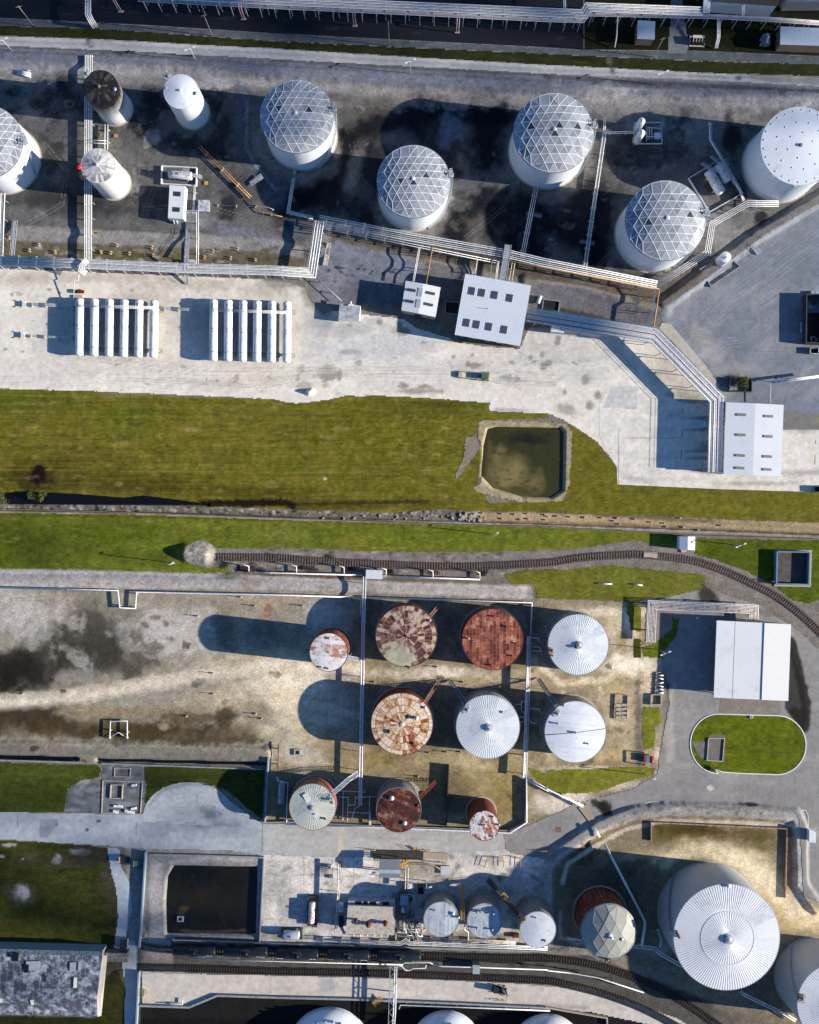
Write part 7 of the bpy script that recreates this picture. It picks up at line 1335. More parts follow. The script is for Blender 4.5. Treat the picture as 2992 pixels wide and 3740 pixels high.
rack('three thin lines threading over the western bullet row', D(470, 372, 985, 388), 4.0, 3, .7, .09, step=0); rack('three thin lines threading over the eastern bullet row', D(1318, 400, 1840, 418), 4.0, 3, .7, .09, step=0)
def drum(label, f, a, b, r, m=None, z=None, cat='drum', g=None):
    z = z or r + .5; p, q = P(f(*a)[0], z), P(f(*b)[0], z); c = (p + q) / 2; t = thing('horizontal_drum', label, cat, (c.x, c.y, 0), g); m = m or mat('drum_white', '#dfe3e6', .5, 0, .15, '#9a7a60', .35, .5)
    mb = MB(); mb.vessel(p, q, r, 18, .35); mb.build('vessel', m, t); d = (q - p).normalized(); s = Vector((-d.y, d.x, 0))
    for k in (.2, .8): v = p + (q - p) * k; mb = MB(); mb.beam(v + s * r * .9 + Vector((0, 0, -z / 2 - r * .2)), v - s * r * .9 + Vector((0, 0, -z / 2 - r * .2)), .4, z - r * .4); mb.build('saddle', CONCB, t)
    v = p + (q - p) * .45; mb = MB(); mb.smooth = True; mb.lathe([(r * .25, z + r * .9), (r * .25, z + r + .3), (.001, z + r + .4)], 10, (v.x, v.y)); mb.build('manway', STEEL, t); return t, p, q, r, z
def topdeck(dr, k=.15, w=2.0, m=None):
    t, p, q, r, z = dr; v = p + (q - p) * k; d = (q - p).normalized(); mb = MB(); zz = z + r + .1; s = Vector((-d.y, d.x, 0))
    for i in range(5): mb.beam(v + d * (i - 2) * w / 5 + s * w / 2 + Vector((0, 0, zz)), v + d * (i - 2) * w / 5 - s * w / 2 + Vector((0, 0, zz)), .25, .06)
    o = mb.build('access_platform', GALV, t); mb = MB(); cs = [v + d * a * w / 2 + s * b * w / 2 + Vector((0, 0, zz + 1)) for a, b in ((-1, -1), (1, -1), (1, 1), (-1, 1))]
    for i in range(4): mb.tube([cs[i], cs[(i + 1) % 4]], .04, 4); mb.tube([cs[i], cs[i] - Vector((0, 0, 1))], .04, 4)
    mb.build('handrail', GALV, o)
d_ = drum('white drum with access stair inside the white curb wall', A, (1070, 1098), (1205, 1110), 1.3); topdeck(d_, .88); incline(d_[0], P(A(1215, 1105)[0], 2.6), P(A(1275, 1118)[0], .2), .8, GALV)
d_ = drum('longer rust stained drum in the tilted walled pit', C, (1030, 1082), (1106, 1212), 1.55); topdeck(d_, .15); incline(d_[0], P(C(1035, 1065)[0], 3.2), P(C(985, 1028)[0], .3), .8, GALV)
d_ = drum('shorter rust stained drum in the tilted walled pit', C, (1088, 1045), (1145, 1138), 1.5); topdeck(d_, .2); incline(d_[0], P(C(1095, 1030)[0], 3.2), P(C(1040, 985)[0], .3), .8, GALV)
drum('weathered grey drum west of the tan roofed tank', K, (52, 205), (48, 330), 1.1, mat('drum_grey', '#a9b6bf', .6, 0, .2, '#7a4a34', .4, .8)); drum('white road tank standing in a dark trough near the pump house', K, (242, 960), (236, 1085), 1.0, PIPE_OLD); drum('pale blue drum with brackets in the yard corner by the dark basin', K, (68, 1162), (156, 1164), 1.3, mat('drum_pale', '#c9d3dc', .5))
drum('small white drum beside the pump house corner', K, (424, 965), (422, 1010), 1.0, W_); drum('grey drum half hidden on the corner lawn', C, (1390, 225), (1388, 280), 1.4, mat('drum_dull', '#6d7882', .7))
wall('dark trough walls round the road tank', K(215, 925, 280, 925, 272, 1105, 212, 1105), 1.2, .25, mat('trough_dark', '#57514a', .8), closed=True); wall('dark curb round the pale blue drum', K(55, 1120, 180, 1122, 176, 1190, 52, 1186), .5, .2, DSTEEL, closed=True)
for key, lab, f, x, y, R_, h in (('v1', 'northern slim vertical vessel with rounded white top', C, 607, 764, 23, 5.5), ('v2', 'southern slim vertical vessel with rounded white top', C, 606, 838, 23, 5.5), ('v3', 'small stout white vertical tank beside the truck yard', C, 1138, 1620, 34, 5.8)):
    k = tank(key, lab, f, x, y, R_, h, 'smooth', WSH, W_, 1.0 if h < 5.7 else .4, name='vertical_vessel'); roof_item(k, f, x, y, r=.2, hh=.3)
t = thing('valve_skid', 'white valve skid with pipes beside the two slim vessels', 'valve skid', tuple(P(C(680, 840)[0], 0)))
for pth in (C(640, 800, 640, 880), C(655, 800, 655, 870), C(650, 805, 730, 808), C(670, 815, 672, 870), C(640, 860, 690, 862)): mb = MB(); q = [P(p, 1.2) for p in pth]; mb.tube([Vector((q[0].x, q[0].y, 0))] + q + [Vector((q[-1].x, q[-1].y, 0))], .13, 6); mb.build('pipe', WP_, t)
mb = MB(); v = P(C(708, 853)[0], 1); mb.box((v.x, v.y), 2.0, 1.7, 0, 1.2); mb.build('cabinet', W_, t); incline(t, P(C(748, 770)[0], 2.2), P(C(712, 825)[0], .2), .8, GALV)
mb = MB(); mb.prism([(P(p, .1).x, P(p, .1).y) for p in C(978, 1697, 1050, 1798, 1218, 1685, 1160, 1650)], -.05, .12); mb.solo('tank_pad', mat('pad_pale', '#b7b6ae', .9, 0, .2, '#7e7b72', .5, .4), 'pale concrete pad under the small stout tank', 'pad')
# ---------------------------------------------------------------- railway
TIE = mat('sleeper_wood', '#84756a', .9, 0, .3, '#2c2420', .4, 1.2); TIE2 = mat('sleeper_dark', '#4a4039', .9, 0, .3, '#1b1816', .4, 1.2); RAIL = mat('rail_steel', '#80584a', .5, .3, .2); RAIL2 = mat('rail_dark', '#4b3a33', .4, .4, .2)
def smooth(pts, n=6):
    out = []; m = len(pts)
    for i in range(m - 1):
        p0, p1, p2, p3 = pts[max(0, i - 1)], pts[i], pts[i + 1], pts[min(m - 1, i + 2)]
        for k in range(n): u = k / n; out.append(.5 * ((2 * p1) + (p2 - p0) * u + (2 * p0 - 5 * p1 + 4 * p2 - p3) * u * u + (3 * p1 - p0 - 3 * p2 + p3) * u ** 3))
    return out + [pts[-1]]
def track(label, path, tie, rail, z=.12, step=.85):
    pts = smooth([P(p, z) for p in path]); t = thing('railway_track', label, 'railway track', tuple(pts[0]))
    for s in (-1, 1):
        q = offset_path(pts, s * .76); mb = MB()
        for a, b in zip(q[:-1], q[1:]): mb.beam(a + Vector((0, 0, .2)), b + Vector((0, 0, .2)), .14, .18)
        mb.build('rail', rail, t)
    mb0 = MB(); mb0.box((0, 0), 2.6, .26, .0, .16); first = None; rest = MB()
    for i, (v, d) in enumerate(along(pts, step)):
        a = math.atan2(d.y, d.x) + PI / 2 + random.uniform(-.03, .03)
        if i < 100:
            if first is None: mb0.v = [(x + WO[t.name].x, y + WO[t.name].y, zz + WO[t.name].z) for x, y, zz in mb0.v]; first = o = mb0.build('sleeper', tie, t)
            else: o = first.copy(); COL.objects.link(o); o.parent = t
            o.location = v - WO[t.name]; o.rotation_euler = (0, 0, a)
        else: rest.box((v.x, v.y), 2.6, .26, z, z + .16, a)
    if rest.v: o = rest.build('sleeper', tie, t); o['kind'] = 'stuff'
track('siding track with rust brown rails curving through the lawns', G(1325, 318, 1725, 324) + Hh(300, 344, 600, 360, 1000, 377, 1300, 376, 1725, 354) + I(150, 334, 300, 316, 450, 308, 600, 303, 750, 317, 950, 345, 1150, 412, 1300, 482, 1450, 560, 1600, 668, 1725, 782, 1800, 862), TIE, RAIL)
track('northern track of the rail yard, with the black tank cars on it', J(890, 1232, 1090, 1258) + K(0, 1280, 790, 1294, 1300, 1306, 1700, 1312) + L(120, 1322, 300, 1352, 500, 1410, 700, 1492, 880, 1590, 1080, 1725, 1180, 1800), TIE2, RAIL2)
track('southern track of the rail yard beside the concrete dock', J(880, 1368, 1300, 1378) + K(0, 1393, 600, 1405, 1200, 1428, 1700, 1452) + L(150, 1480, 350, 1530, 550, 1600, 720, 1680, 900, 1780), TIE2, RAIL2)
mb = MB(); q = [P(p, .4) for p in I(622, 284, 708, 290, 706, 325, 620, 322)]; mb.prism([(v.x, v.y) for v in q], .1, .41); mb.solo('crossing_panel', CONCB, 'pale road crossing panel laid between the siding rails', 'crossing panel')
CARM = mat('car_black', '#1d242c', .4, .1, .15, '#2a2f35', .3, .4)
def make_car():
    t = thing('tank_car', '', 'tank car', (0, 0, 0)); mb = MB(); mb.vessel((-6.4, 0, 2.55), (6.4, 0, 2.55), 1.52, 22, .3); mb.build('barrel', CARM, t)
    mb = MB(); mb.beam((-7.9, 0, 1.05), (7.9, 0, 1.05), .7, .4); mb.build('underframe', DSTEEL, t)
    mb = MB(); mb.smooth = True; mb.lathe([(.7, 3.8), (.7, 4.5), (.75, 4.5), (.001, 4.65)], 14); h = mb.build('dome_hatch', CARM, t); mb = MB()
    for a, b in (((-1.3, -1.1), (1.3, -1.1)), ((1.3, -1.1), (1.3, 1.1)), ((1.3, 1.1), (-1.3, 1.1)), ((-1.3, 1.1), (-1.3, -1.1))): mb.tube([(a[0], a[1], 5.0), (b[0], b[1], 5.0)], .05, 4); mb.tube([(a[0], a[1], 4.0), (a[0], a[1], 5.0)], .05, 4); mb.beam((a[0], a[1], 4.0), (b[0], b[1], 4.0), .35, .05)
    mb.build('hatch_rail', DSTEEL, h)
    for x in (-5.2, 5.2):
        mb = MB(); mb.box((x, 0), 2.4, 2.1, .55, .85); bo = mb.build('bogie', DSTEEL, t)
        for dx in (-.85, .85):
            for dy in (-.76, .76): mb = MB(); mb.tube([(x + dx, dy - .07, .78), (x + dx, dy + .07, .78)], .43, 14); mb.build('wheel', DSTEEL, bo)
    return t
pc = make_car(); cols = [(W_, 5.0), (W_, 4.4), (W_, -5.4), (YEL, -5.6), (YEL, 5.4)]
for i, (f, x, y) in enumerate(((J, 1228, 1260), (J, 1554, 1266), (K, 150, 1280), (K, 471, 1287), (K, 793, 1293))):
    v = P(f(x, y)[0], 2.5); o = pc if i == 0 else copy_tree(pc); o.location = (v.x, v.y, .32); o.rotation_euler = (0, 0, -.022); WO[o.name] = Vector((v.x, v.y, .32))
    o['label'] = ['westernmost black tank car, at the end of the track', 'second black tank car from the west, pale mark at its east end', 'middle black tank car of the five, pale mark at its west end', 'black tank car with a yellow mark at its west end', 'easternmost black tank car with a yellow mark by the valve loop'][i]; o['group'] = 'black tank cars on the rail yard'
    m, mx = cols[i]; mb = MB(); base = Vector((v.x, v.y, .32))
    for dx, w in ((-.55, .9), (.55, .9)): a = .75; mb.add([tuple(base + Vector((mx + dx + sx * w / 2, -1.535 * math.sin(a + sy * .12), 2.55 + 1.535 * math.cos(a + sy * .12)))) for sx, sy in ((-1, 1), (1, 1), (1, -1), (-1, -1))], [(0, 1, 2, 3)])
    mb.build('lettering', m, o)
# ---------------------------------------------------------------- poles and lamps
def pole(label, f, base, top, h=None, arm=0, lamps=0, m=None, r=.13, name='light_pole', g=None):
    b = f(*base)[0]; tp = f(*top)[0]; db = math.hypot(b[0] - CX, b[1] - CY); dt = math.hypot(tp[0] - CX, tp[1] - CY); h = h or max(4, CH * (1 - db / dt)); v = P(b, 0); t = thing(name, label, 'pole', tuple(v), g); m = m or GALV
    mb = MB(); mb.tube([(v.x, v.y, 0), (v.x, v.y, h * .5), (v.x, v.y, h)], r, 8); mb.build('shaft', m, t)
    if arm: mb = MB(); mb.beam((v.x - arm, v.y - .2, h - .4), (v.x + arm, v.y + .2, h - .4), .14, .14); mb.build('cross_arm', m, t)
    for i in range(lamps): a = (.4, 3.5)[i]; mb = MB(); e = (v.x + 1.4 * math.cos(a), v.y + 1.4 * math.sin(a), h + .1); mb.tube([(v.x, v.y, h), e], .06, 5); mb.box(e, .8, .4, h, h + .18, a); mb.build('lamp_head', W_, t)
WOOD = mat('pole_wood', '#8f8a7c', .9, 0, .2)
for lab, f, b, tp, kw in (('wooden utility pole on the verge at the top left', A, (214, 166), (125, 30), dict(arm=.9, m=WOOD)), ('wooden utility pole on the verge left of the pink riser', A, (1338, 225), (1290, 90), dict(arm=.9, m=WOOD)), ('wooden utility pole on the verge near the top centre', B, (728, 290), (737, 135), dict(m=WOOD)), ('wooden pole between the brown shed and the verge', C, (680, 360), (745, 240), dict(m=WOOD, arm=.8)),
        ('lamp pole by the roadside at the left edge', A, (75, 320), (22, 245), dict(lamps=2)), ('lamp pole on the slope above the white tall tank', A, (1236, 386), (1195, 308), dict(lamps=2)), ('lamp pole on the slope between the domes', B, (862, 467), (872, 385), dict(lamps=2)), ('lamp pole on the slope near the slim vessels', C, (700, 535), (748, 460), dict(lamps=2)),
        ('lamp pole on the lawn west of the gravel heap', G, (1108, 356), (1050, 372), dict(h=8.4, lamps=1)), ('lamp pole on the small concrete square in the middle lawn', Hh, (1372, 174), (1382, 180), dict(h=7, lamps=1)), ('lamp pole on the lawn east of the white hut', I, (1178, 240), (1262, 245), dict(h=7.5, lamps=2)), ('two headed lamp pole west of the big canopy', I, (716, 902), (770, 930), dict(h=7.5, lamps=2)), ('thin lamp pole leaning over the south road bend', L, (626, 150), (688, 208), dict(h=7, lamps=1)), ('short lamp stub on the lawn beside the square blue walled tank', I, (1420, 470), (1430, 455), dict(h=2.2)),
        ('twin headed lamp stub south of the metal platform', K, (960, 822), (952, 745), dict(h=6, lamps=1))): pole(lab, f, b, tp, **kw)
# ---------------------------------------------------------------- vehicles and machines
GLASS = mat('car_glass', '#10161c', .1, 0, .05, spec=.5); TYRE = mat('tyre', '#151515', .9); CARW = mat('car_white', '#e4e8ee', .3, .1, .04)
def pickup(label, c, rz, m):
    v = P(c, .5); t = thing('pickup_truck', label, 'pickup truck', (0, 0, 0)); mb = MB(); mb.prism([(-2.8, -.9), (2.5, -.95), (2.85, -.6), (2.85, .6), (2.5, .95), (-2.8, .9)], .45, .95); mb.build('body', m, t)
    mb = MB(); mb.box((-1.75, -.88), 2.1, .12, .95, 1.35); mb.box((-1.75, .88), 2.1, .12, .95, 1.35); mb.box((-2.75, 0), .12, 1.88, .95, 1.35); mb.build('bed_side', m, t); mb = MB(); mb.box((-1.7, 0), 2.0, 1.62, .95, .99); mb.build('bed_floor', BLACK, t)
    mb = MB(); vs = [(-.65, -.86, .95), (1.35, -.86, .95), (1.35, .86, .95), (-.65, .86, .95), (-.45, -.7, 1.75), (.75, -.7, 1.75), (.75, .7, 1.75), (-.45, .7, 1.75)]; mb.add(vs, [(4, 5, 6, 7)]); cb = mb.build('cab_roof', m, t); mb = MB(); mb.add(vs, [(0, 1, 5, 4), (1, 2, 6, 5), (2, 3, 7, 6), (3, 0, 4, 7)]); mb.build('window', GLASS, t)
    mb = MB(); mb.prism([(1.35, -.9), (2.75, -.85), (2.75, .85), (1.35, .9)], .95, 1.08); mb.build('bonnet', m, t)
    for x in (-1.8, 1.85):
        for y in (-.86, .86): mb = MB(); mb.tube([(x, y - .13, .38), (x, y + .13, .38)], .38, 14); mb.build('wheel', TYRE, t)
    t.location = (v.x, v.y, .05); t.rotation_euler = (0, 0, rz)
pickup('white pickup truck half out of the right edge below the wash bay', F(1718, 660)[0], 0.02, CARW); pickup('blue grey pickup truck at the right edge by the lower lawn', F(1738, 1530)[0], .03, mat('car_bluegrey', '#5f7990', .35, .2))
v = P(E(1265, 817)[0], .6); t = thing('trailer_skid', 'long steel skid frame with a green engine at its east end', 'skid', (v.x, v.y, 0)); L0 = [P(p, .5) for p in E(1178, 788, 1355, 800, 1350, 845, 1174, 826)]
mb = MB()
for i in range(4): mb.beam(L0[i], L0[(i + 1) % 4], .3, .45)
mb.build('frame', mat('frame_dull', '#7d857c', .7), t); mb = MB(); v2 = P(E(1330, 818)[0], .9); mb.box((v2.x, v2.y), 2.2, 1.6, .4, 1.7, -.05); mb.tube([(v2.x - 2, v2.y, .8), (v2.x - .9, v2.y, .8)], .3, 8); mb.build('engine', mat('engine_green', '#4f6f5e', .5, 0, .2), t); mb = MB(); mb.box(((L0[0] + L0[3]) / 2).to_tuple(), 1.0, 1.8, .4, .9, -.05); mb.build('counterweight', CONCB, t)
for x, y in ((1356, 796), (1330, 845), (1355, 845), (1285, 840)): w_ = P(E(x, y)[0], .6); mb = MB(); mb.box((w_.x, w_.y), .5, .3, 0, .9); mb.build('jack', YEL, t)
v = P(K(1422, 1512)[0], 1); t = thing('pump_cart', 'dark pump machine with hoses on the pale concrete dock', 'machine', (v.x, v.y, 0)); mb = MB(); mb.box((v.x, v.y), 4.5, 2.2, .4, .8, -.3); mb.build('chassis', DSTEEL, t); mb = MB(); mb.box((v.x - 1.2, v.y + .4), 1.8, 1.6, .8, 2.1, -.3); mb.tube([(v.x + .2, v.y + .9, 1.2), (v.x + 1.8, v.y - .8, 1.2)], .5, 10); mb.build('engine', mat('engine_dark', '#2c3a44', .5, .2), t)
for k_ in range(3): mb = MB(); mb.tube([(v.x + 1 + k_ * .3, v.y, 1), (v.x + 2 + k_ * .3, v.y + .8 - k_, 1.6), (v.x + 2.2, v.y - 1.4 - k_ * .5, .4)], .12, 6); mb.build('hose', BLACK, t)
for dx in (-1.5, 1.5):
    for dy in (-1.1, 1.1): mb = MB(); mb.tube([(v.x + dx, v.y + dy - .12, .4), (v.x + dx, v.y + dy + .12, .4)], .4, 12); mb.build('wheel', TYRE, t)
v = P(C(962, 252)[0], 1); t = thing('generator', 'cream generator with ribbed dark front on the corner lawn', 'generator', (v.x, v.y, 0)); mb = MB(); mb.box((v.x, v.y), 5, 3.4, -.05, .2, -.03); mb.build('slab', CONCB, t); mb = MB(); mb.box((v.x, v.y - .2), 4.0, 2.2, .2, 1.8, -.03); mb.build('housing', BLACK, t); mb = MB(); mb.box((v.x, v.y + .6), 3.8, .9, 1.8, 2.0, -.03); mb.build('roof_cover', mat('cream', '#e3e0c8', .5), t)
for i in range(4): mb = MB(); mb.beam((v.x - 1.6 + i * .95, v.y + .2, 1.95), (v.x - 1.8 + i * .95, v.y - 1.0, 1.85), .14, .1); mb.build('rib', MATS['cream'], t)
def skip(label, f, x, y, m, fill, rz=0):
    v = P(f(x, y)[0], 1); t = thing('waste_skip', label, 'skip', (v.x, v.y, 0)); mb = MB(); lo = [(-1.3, -.8), (1.3, -.8), (1.3, .8), (-1.3, .8)]; hi = [(-1.8, -1.1), (1.8, -1.1), (1.8, 1.1), (-1.8, 1.1)]
    vs = [(v.x + a, v.y + b, .1) for a, b in lo] + [(v.x + a, v.y + b, 1.5) for a, b in hi]; mb.add(vs, [(3, 2, 1, 0)] + [(i, (i + 1) % 4, 4 + (i + 1) % 4, 4 + i) for i in range(4)]); mb.build('bin', m, t); mb = MB(); mb.add([(v.x + a * .95, v.y + b * .95, .9) for a, b in hi], [(0, 1, 2, 3)]); mb.build('contents', fill, t)
skip('beige open waste skip with dark contents by the gate path', J, 788, 690, mat('skip_beige', '#b8a583', .7, 0, .2), DSTEEL); skip('green waste skip by the gate path', J, 878, 715, mat('skip_green', '#4f6f66', .7, 0, .2), mat('skip_fill', '#53706a', .8))
# notice stand and red box
v = P(I(645, 1590)[0], 1); t = thing('fire_point', 'fire point with a red beam, grey cabinet and red box with white marks', 'fire point', (v.x, v.y, 0)); mb = MB(); p, q = P(I(626, 1560)[0], 2.0), P(I(624, 1634)[0], 2.0); mb.beam(p, q, .35, .3); mb.beam((p.x, p.y, 0), p, .3, .3); mb.beam((q.x, q.y, 0), q, .3, .3); mb.build('beam', mat('red_oxide', '#8a2f2a', .6, 0, .15), t)
mb = MB(); mb.box((P(I(643, 1588)[0], 1).x, P(I(643, 1588)[0], 1).y), 1.3, 2.3, 0, 1.5); mb.build('cabinet', mat('cab_grey', '#6e7884', .6), t); w_ = P(I(677, 1600)[0], 1); mb = MB(); mb.box((w_.x, w_.y), .7, 2.1, 0, 1.3); rb = mb.build('red_box', REDP, t); mb = MB()
for dy, s in ((-.65, .35), (-.2, .5), (.15, .3), (.6, .4)): mb.box((w_.x + .05, w_.y + dy), s, .12, 1.3, 1.31, .6)
mb.build('marking', W_, rb)
for nm, cat, lab, x, y, sx, sy, h, m in (('cabinet', 'cabinet', 'white cabinet on the yard left of the rusty upright pipes', 354, 732, 1.3, 1.0, 1.2, W_), ('pallet', 'pallet', 'low grey pallet south of the white cabinet on the yard', 358, 798, 1.6, 1.0, .4, STEEL), ('twin_tote', 'container', 'pair of small white totes north of the manifold', 862, 852, 1.3, 1.6, 1.3, W_), ('dark_hopper', 'hopper', 'black hopper box between the manifold and the first plank roofed tank', 927, 872, 1.8, 2.6, 1.6, BLACK), ('compressor', 'machine', 'dark machine beside the west wall of the pump house', 424, 1080, 1.4, 3.2, 1.1, DSTEEL), ('tool_crate', 'crate', 'brown crate on the yard under the smooth pale roofed tank', 1525, 1168, 2.2, 1.2, .9, RUST)):
    v = P(K(x, y)[0], .6); mb = MB(); mb.box((v.x, v.y), sx, sy, 0, h, .05); mb.box((v.x, v.y), sx * .6, sy * .5, h, h + .18, .05); mb.solo(nm, m, lab, cat)
for i in range(3): v = P(F(1682 + i * 26, 293)[0], .6); mb = MB(); mb.box((v.x, v.y), 1.1, .9, 0, 1.1); mb.solo('wash_bin', mat('bin_blue', '#8fb4d4', .5), ['westernmost', 'middle', 'easternmost'][i] + ' of three pale blue bins behind the wash bay', 'bin')
for i, (x, y, a, m) in enumerate(((1650, 330, .2, DSTEEL), (1665, 380, -.4, STEEL), (1700, 340, 1.2, DSTEEL))): v = P(F(x, y)[0], .6); mb = MB(); mb.box((v.x, v.y), 2.6, .8, 0, .5, a); mb.box((v.x, v.y), 1.8, 1.4, .5, .8, a); mb.solo('wash_ramp', m, ['dark steel ramp at the west corner of the wash bay', 'grey steel ramp in the wash bay', 'dark steel ramp against the right edge'][i], 'ramp')
v = P(F(1692, 588)[0], 1); t = thing('wash_stand', 'white tubular frame standing in the wash bay corner', 'stand', (v.x, v.y, 0)); mb = MB()
for a, b in (((-.9, -.8), (.6, -.8)), ((-.9, -.8), (-.9, .8)), ((-.9, .8), (.6, .8)), ((.6, .2), (1.1, .2)), ((.6, -.3), (1.1, -.3))): mb.tube([(v.x + a[0], v.y + a[1], 1.2), (v.x + b[0], v.y + b[1], 1.2)], .1, 5); mb.tube([(v.x + a[0], v.y + a[1], 0), (v.x + a[0], v.y + a[1], 1.2)], .07, 5)
mb.build('rail', W_, t)
# ---------------------------------------------------------------- yellow railings, ladders, bridges
def railing(label, f, pts, h=1.1, m=None, name='railing', cat='railing', z0=0.0, mid=True):
    q = [P(p, h + z0) for p in f(*pts)]; t = thing(name, label, cat, (q[0].x, q[0].y, z0)); m = m or YEL; mb = MB()
    for zz in ((0, -.5) if mid else (0,)): mb.tube([v + Vector((0, 0, zz)) for v in q], .06, 5)
    mb.build('rail', m, t)
    for v, d in along(q, 1.6): mb = MB(); mb.tube([(v.x, v.y, z0), v], .05, 5); mb.build('post', m, t)
for lab, pts in (('yellow railing north west of the dark weighbridge', (570, 626, 642, 632)), ('yellow railing at the north east end of the weighbridge', (925, 640, 1002, 636)), ('long yellow railing south of the weighbridge', (928, 696, 1102, 716, 1102, 726)), ('yellow railing of the walkway behind the metal platform', (850, 718, 1000, 722, 1050, 752)), ('larger yellow open frame on the pale yard', (1328, 738, 1348, 680, 1450, 682, 1448, 738)), ('smaller yellow open frame on the pale yard', (1506, 678, 1558, 680, 1554, 740)), ('small yellow railing by the road bend', (1650, 640, 1725, 636)), ('yellow railing on the dock wall east', (1390, 1585, 1392, 1578, 1470, 1582, 1472, 1590))): railing(lab, K, pts)
railing('yellow frame round the square pit in the lower left', J, (872, 1572, 878, 1518, 928, 1518, 925, 1565)); railing('yellow edge rail of the lean-to roof', J, (655, 1272, 808, 1274, 806, 1335, 650, 1335), .9)
for lab, f, a, b, z0, z1, m, w in (('yellow stair beside the metal roofed platform', K, (850, 705), (800, 725), .2, 3.0, YEL, 1.1), ('small yellow steps north of the weighbridge', K, (893, 612), (892, 632), 1.0, .2, YEL, 1.1), ('yellow stair on the dock wall west of the bridge', K, (680, 1560), (625, 1600), .9, .2, YEL, 1.4), ('grey stile crossing the bracketed lines', C, (216, 1522), (310, 1535), 1.2, 1.4, STEEL, .9), ('grey stile crossing the pipes from the largest dome', B, (1590, 1345), (1690, 1362), 1.2, 1.4, STEEL, .9), ('grey stile crossing the first dome pipes', B, (95, 1105), (160, 1112), 1.2, 1.4, STEEL, .9), ('grey stair on the slope by the truck yard', C, (1298, 1545), (1345, 1600), 1.0, .3, GALV, 1.0), ('white footway on the soil dike west of the first dome', A, (1578, 1160), (1655, 1112), .6, 1.0, GALV, 1.2), ('white walkway down to the main rack near the left edge', A, (100, 1392), (80, 1610), .8, 3.0, GALV, 1.0), ('walkway beside the cabin lines', A, (1185, 1445), (1178, 1625), .6, 2.6, GALV, 1.0), ('footbridge over the slanting rack north of the big shed', E, (1478, -10), (1443, 215), 4.4, 4.8, GALV, 2.0), ('footbridge over the main rack near the cabin lines', D, (1175, 60), (1178, 240), 4.4, .3, GALV, 1.0), ('pale curved footway north of the gravel dike', B, (350, 1530), (325, 1672), .6, .7, PIPE_OLD, 1.2)):
    p, q = P(f(*a)[0], z0), P(f(*b)[0], z1); t = thing('access_stair' if abs(z1 - z0) > .7 else 'footway', lab, 'stair' if abs(z1 - z0) > .7 else 'footway', (p.x, p.y, 0)); incline(t, p, q, w, m)
p, q = P(K(1188, 848)[0], 1.0), P(K(1190, 1070)[0], 9.3); t = thing('access_ladder', 'tall yellow ladder stair between the plank roofed tanks', 'stair', (p.x, p.y, 0)); incline(t, p, q, 1.0, YEL, truss=True)
p, q, s = P(K(1348, 815)[0], .4), P(K(1450, 925)[0], 6.0), P(K(1578, 1075)[0], 12.6); t = thing('access_stair', 'dark gangway rising to the smooth pale roofed tank, with a landing', 'stair', (p.x, p.y, 0)); DKB = mat('dark_brown', '#54493d', .8, 0, .2); incline(t, p, q, 1.3, DKB, truss=True); incline(t, q, s, 1.3, DKB); mb = MB(); mb.box((q.x, q.y), 2.2, 2.2, 5.9, 6.0, .8); mb.build('landing', mat('landing_tan', '#a08a5c', .7), t); mb = MB()
for dx, dy in ((-1, -1), (1, 1)): mb.beam((q.x + dx, q.y + dy, 0), (q.x + dx, q.y + dy, 5.9), .2, .2)
mb.build('leg', DKB, t)
p, q = P(K(750, 1362)[0], 4.0), P(K(738, 1760)[0], 4.0); t = thing('pipe_bridge', 'lattice bridge carrying pipes across the dock to the bottom edge', 'bridge', (p.x, p.y, 0)); d = (q - p).normalized(); s = Vector((-d.y, d.x, 0)) * .85
for sg in (1, -1): mb = MB(); mb.beam(p + s * sg, q + s * sg, .18, .2); mb.build('girder', GALV, t)
mb = MB(); n = int((q - p).length / 1.8)
for i in range(n): a = p + (q - p) * (i / n) + s * (1 if i % 2 else -1); b = p + (q - p) * ((i + 1) / n) - s * (1 if i % 2 else -1); mb.beam(a, b, .1, .1)
mb.build('lattice', GALV, t)
for k_ in (.05, .5, .9): v = p + (q - p) * k_; mb = MB(); mb.beam((v.x - .8, v.y, 0), (v.x - .8, v.y, 4), .25, .25); mb.beam((v.x + .8, v.y, 0), (v.x + .8, v.y, 4), .25, .25); mb.build('leg', GALV, t)
# weighbridge, culvert, pits
t = thing('weighbridge', 'dark truck weighbridge with a tan approach ramp', 'weighbridge', tuple(P(K(780, 655)[0], 0))); mb = MB(); mb.prism([(P(p, .4).x, P(p, .4).y) for p in K(627, 634, 942, 642, 940, 684, 625, 678)], 0, .4); mb.build('deck', mat('deck_dark', '#47423c', .8, 0, .3, '#1f1c19', .4, .6), t); mb = MB(); mb.prism([(P(p, .4).x, P(p, .4).y) for p in K(943, 642, 1100, 650, 1098, 692, 942, 684)], 0, .38); mb.build('ramp', mat('ramp_tan', '#b3a28e', .9, 0, .15), t)
for y0, y1 in ((632, 640), (680, 688)): mb = MB(); mb.beam(P(K(625, y0)[0], .45), P(K(942, y1)[0], .45), .25, .35); mb.build('edge_beam', DSTEEL, t)
mb = MB(); mb.prism([(P(p, .25).x, P(p, .25).y) for p in L(208, 362, 262, 338, 330, 470, 300, 482)], -.05, .3); mb.solo('culvert_slab', mat('slab_tan', '#a89a84', .9, 0, .15), 'tan culvert slab bridging the south road bend', 'culvert slab')
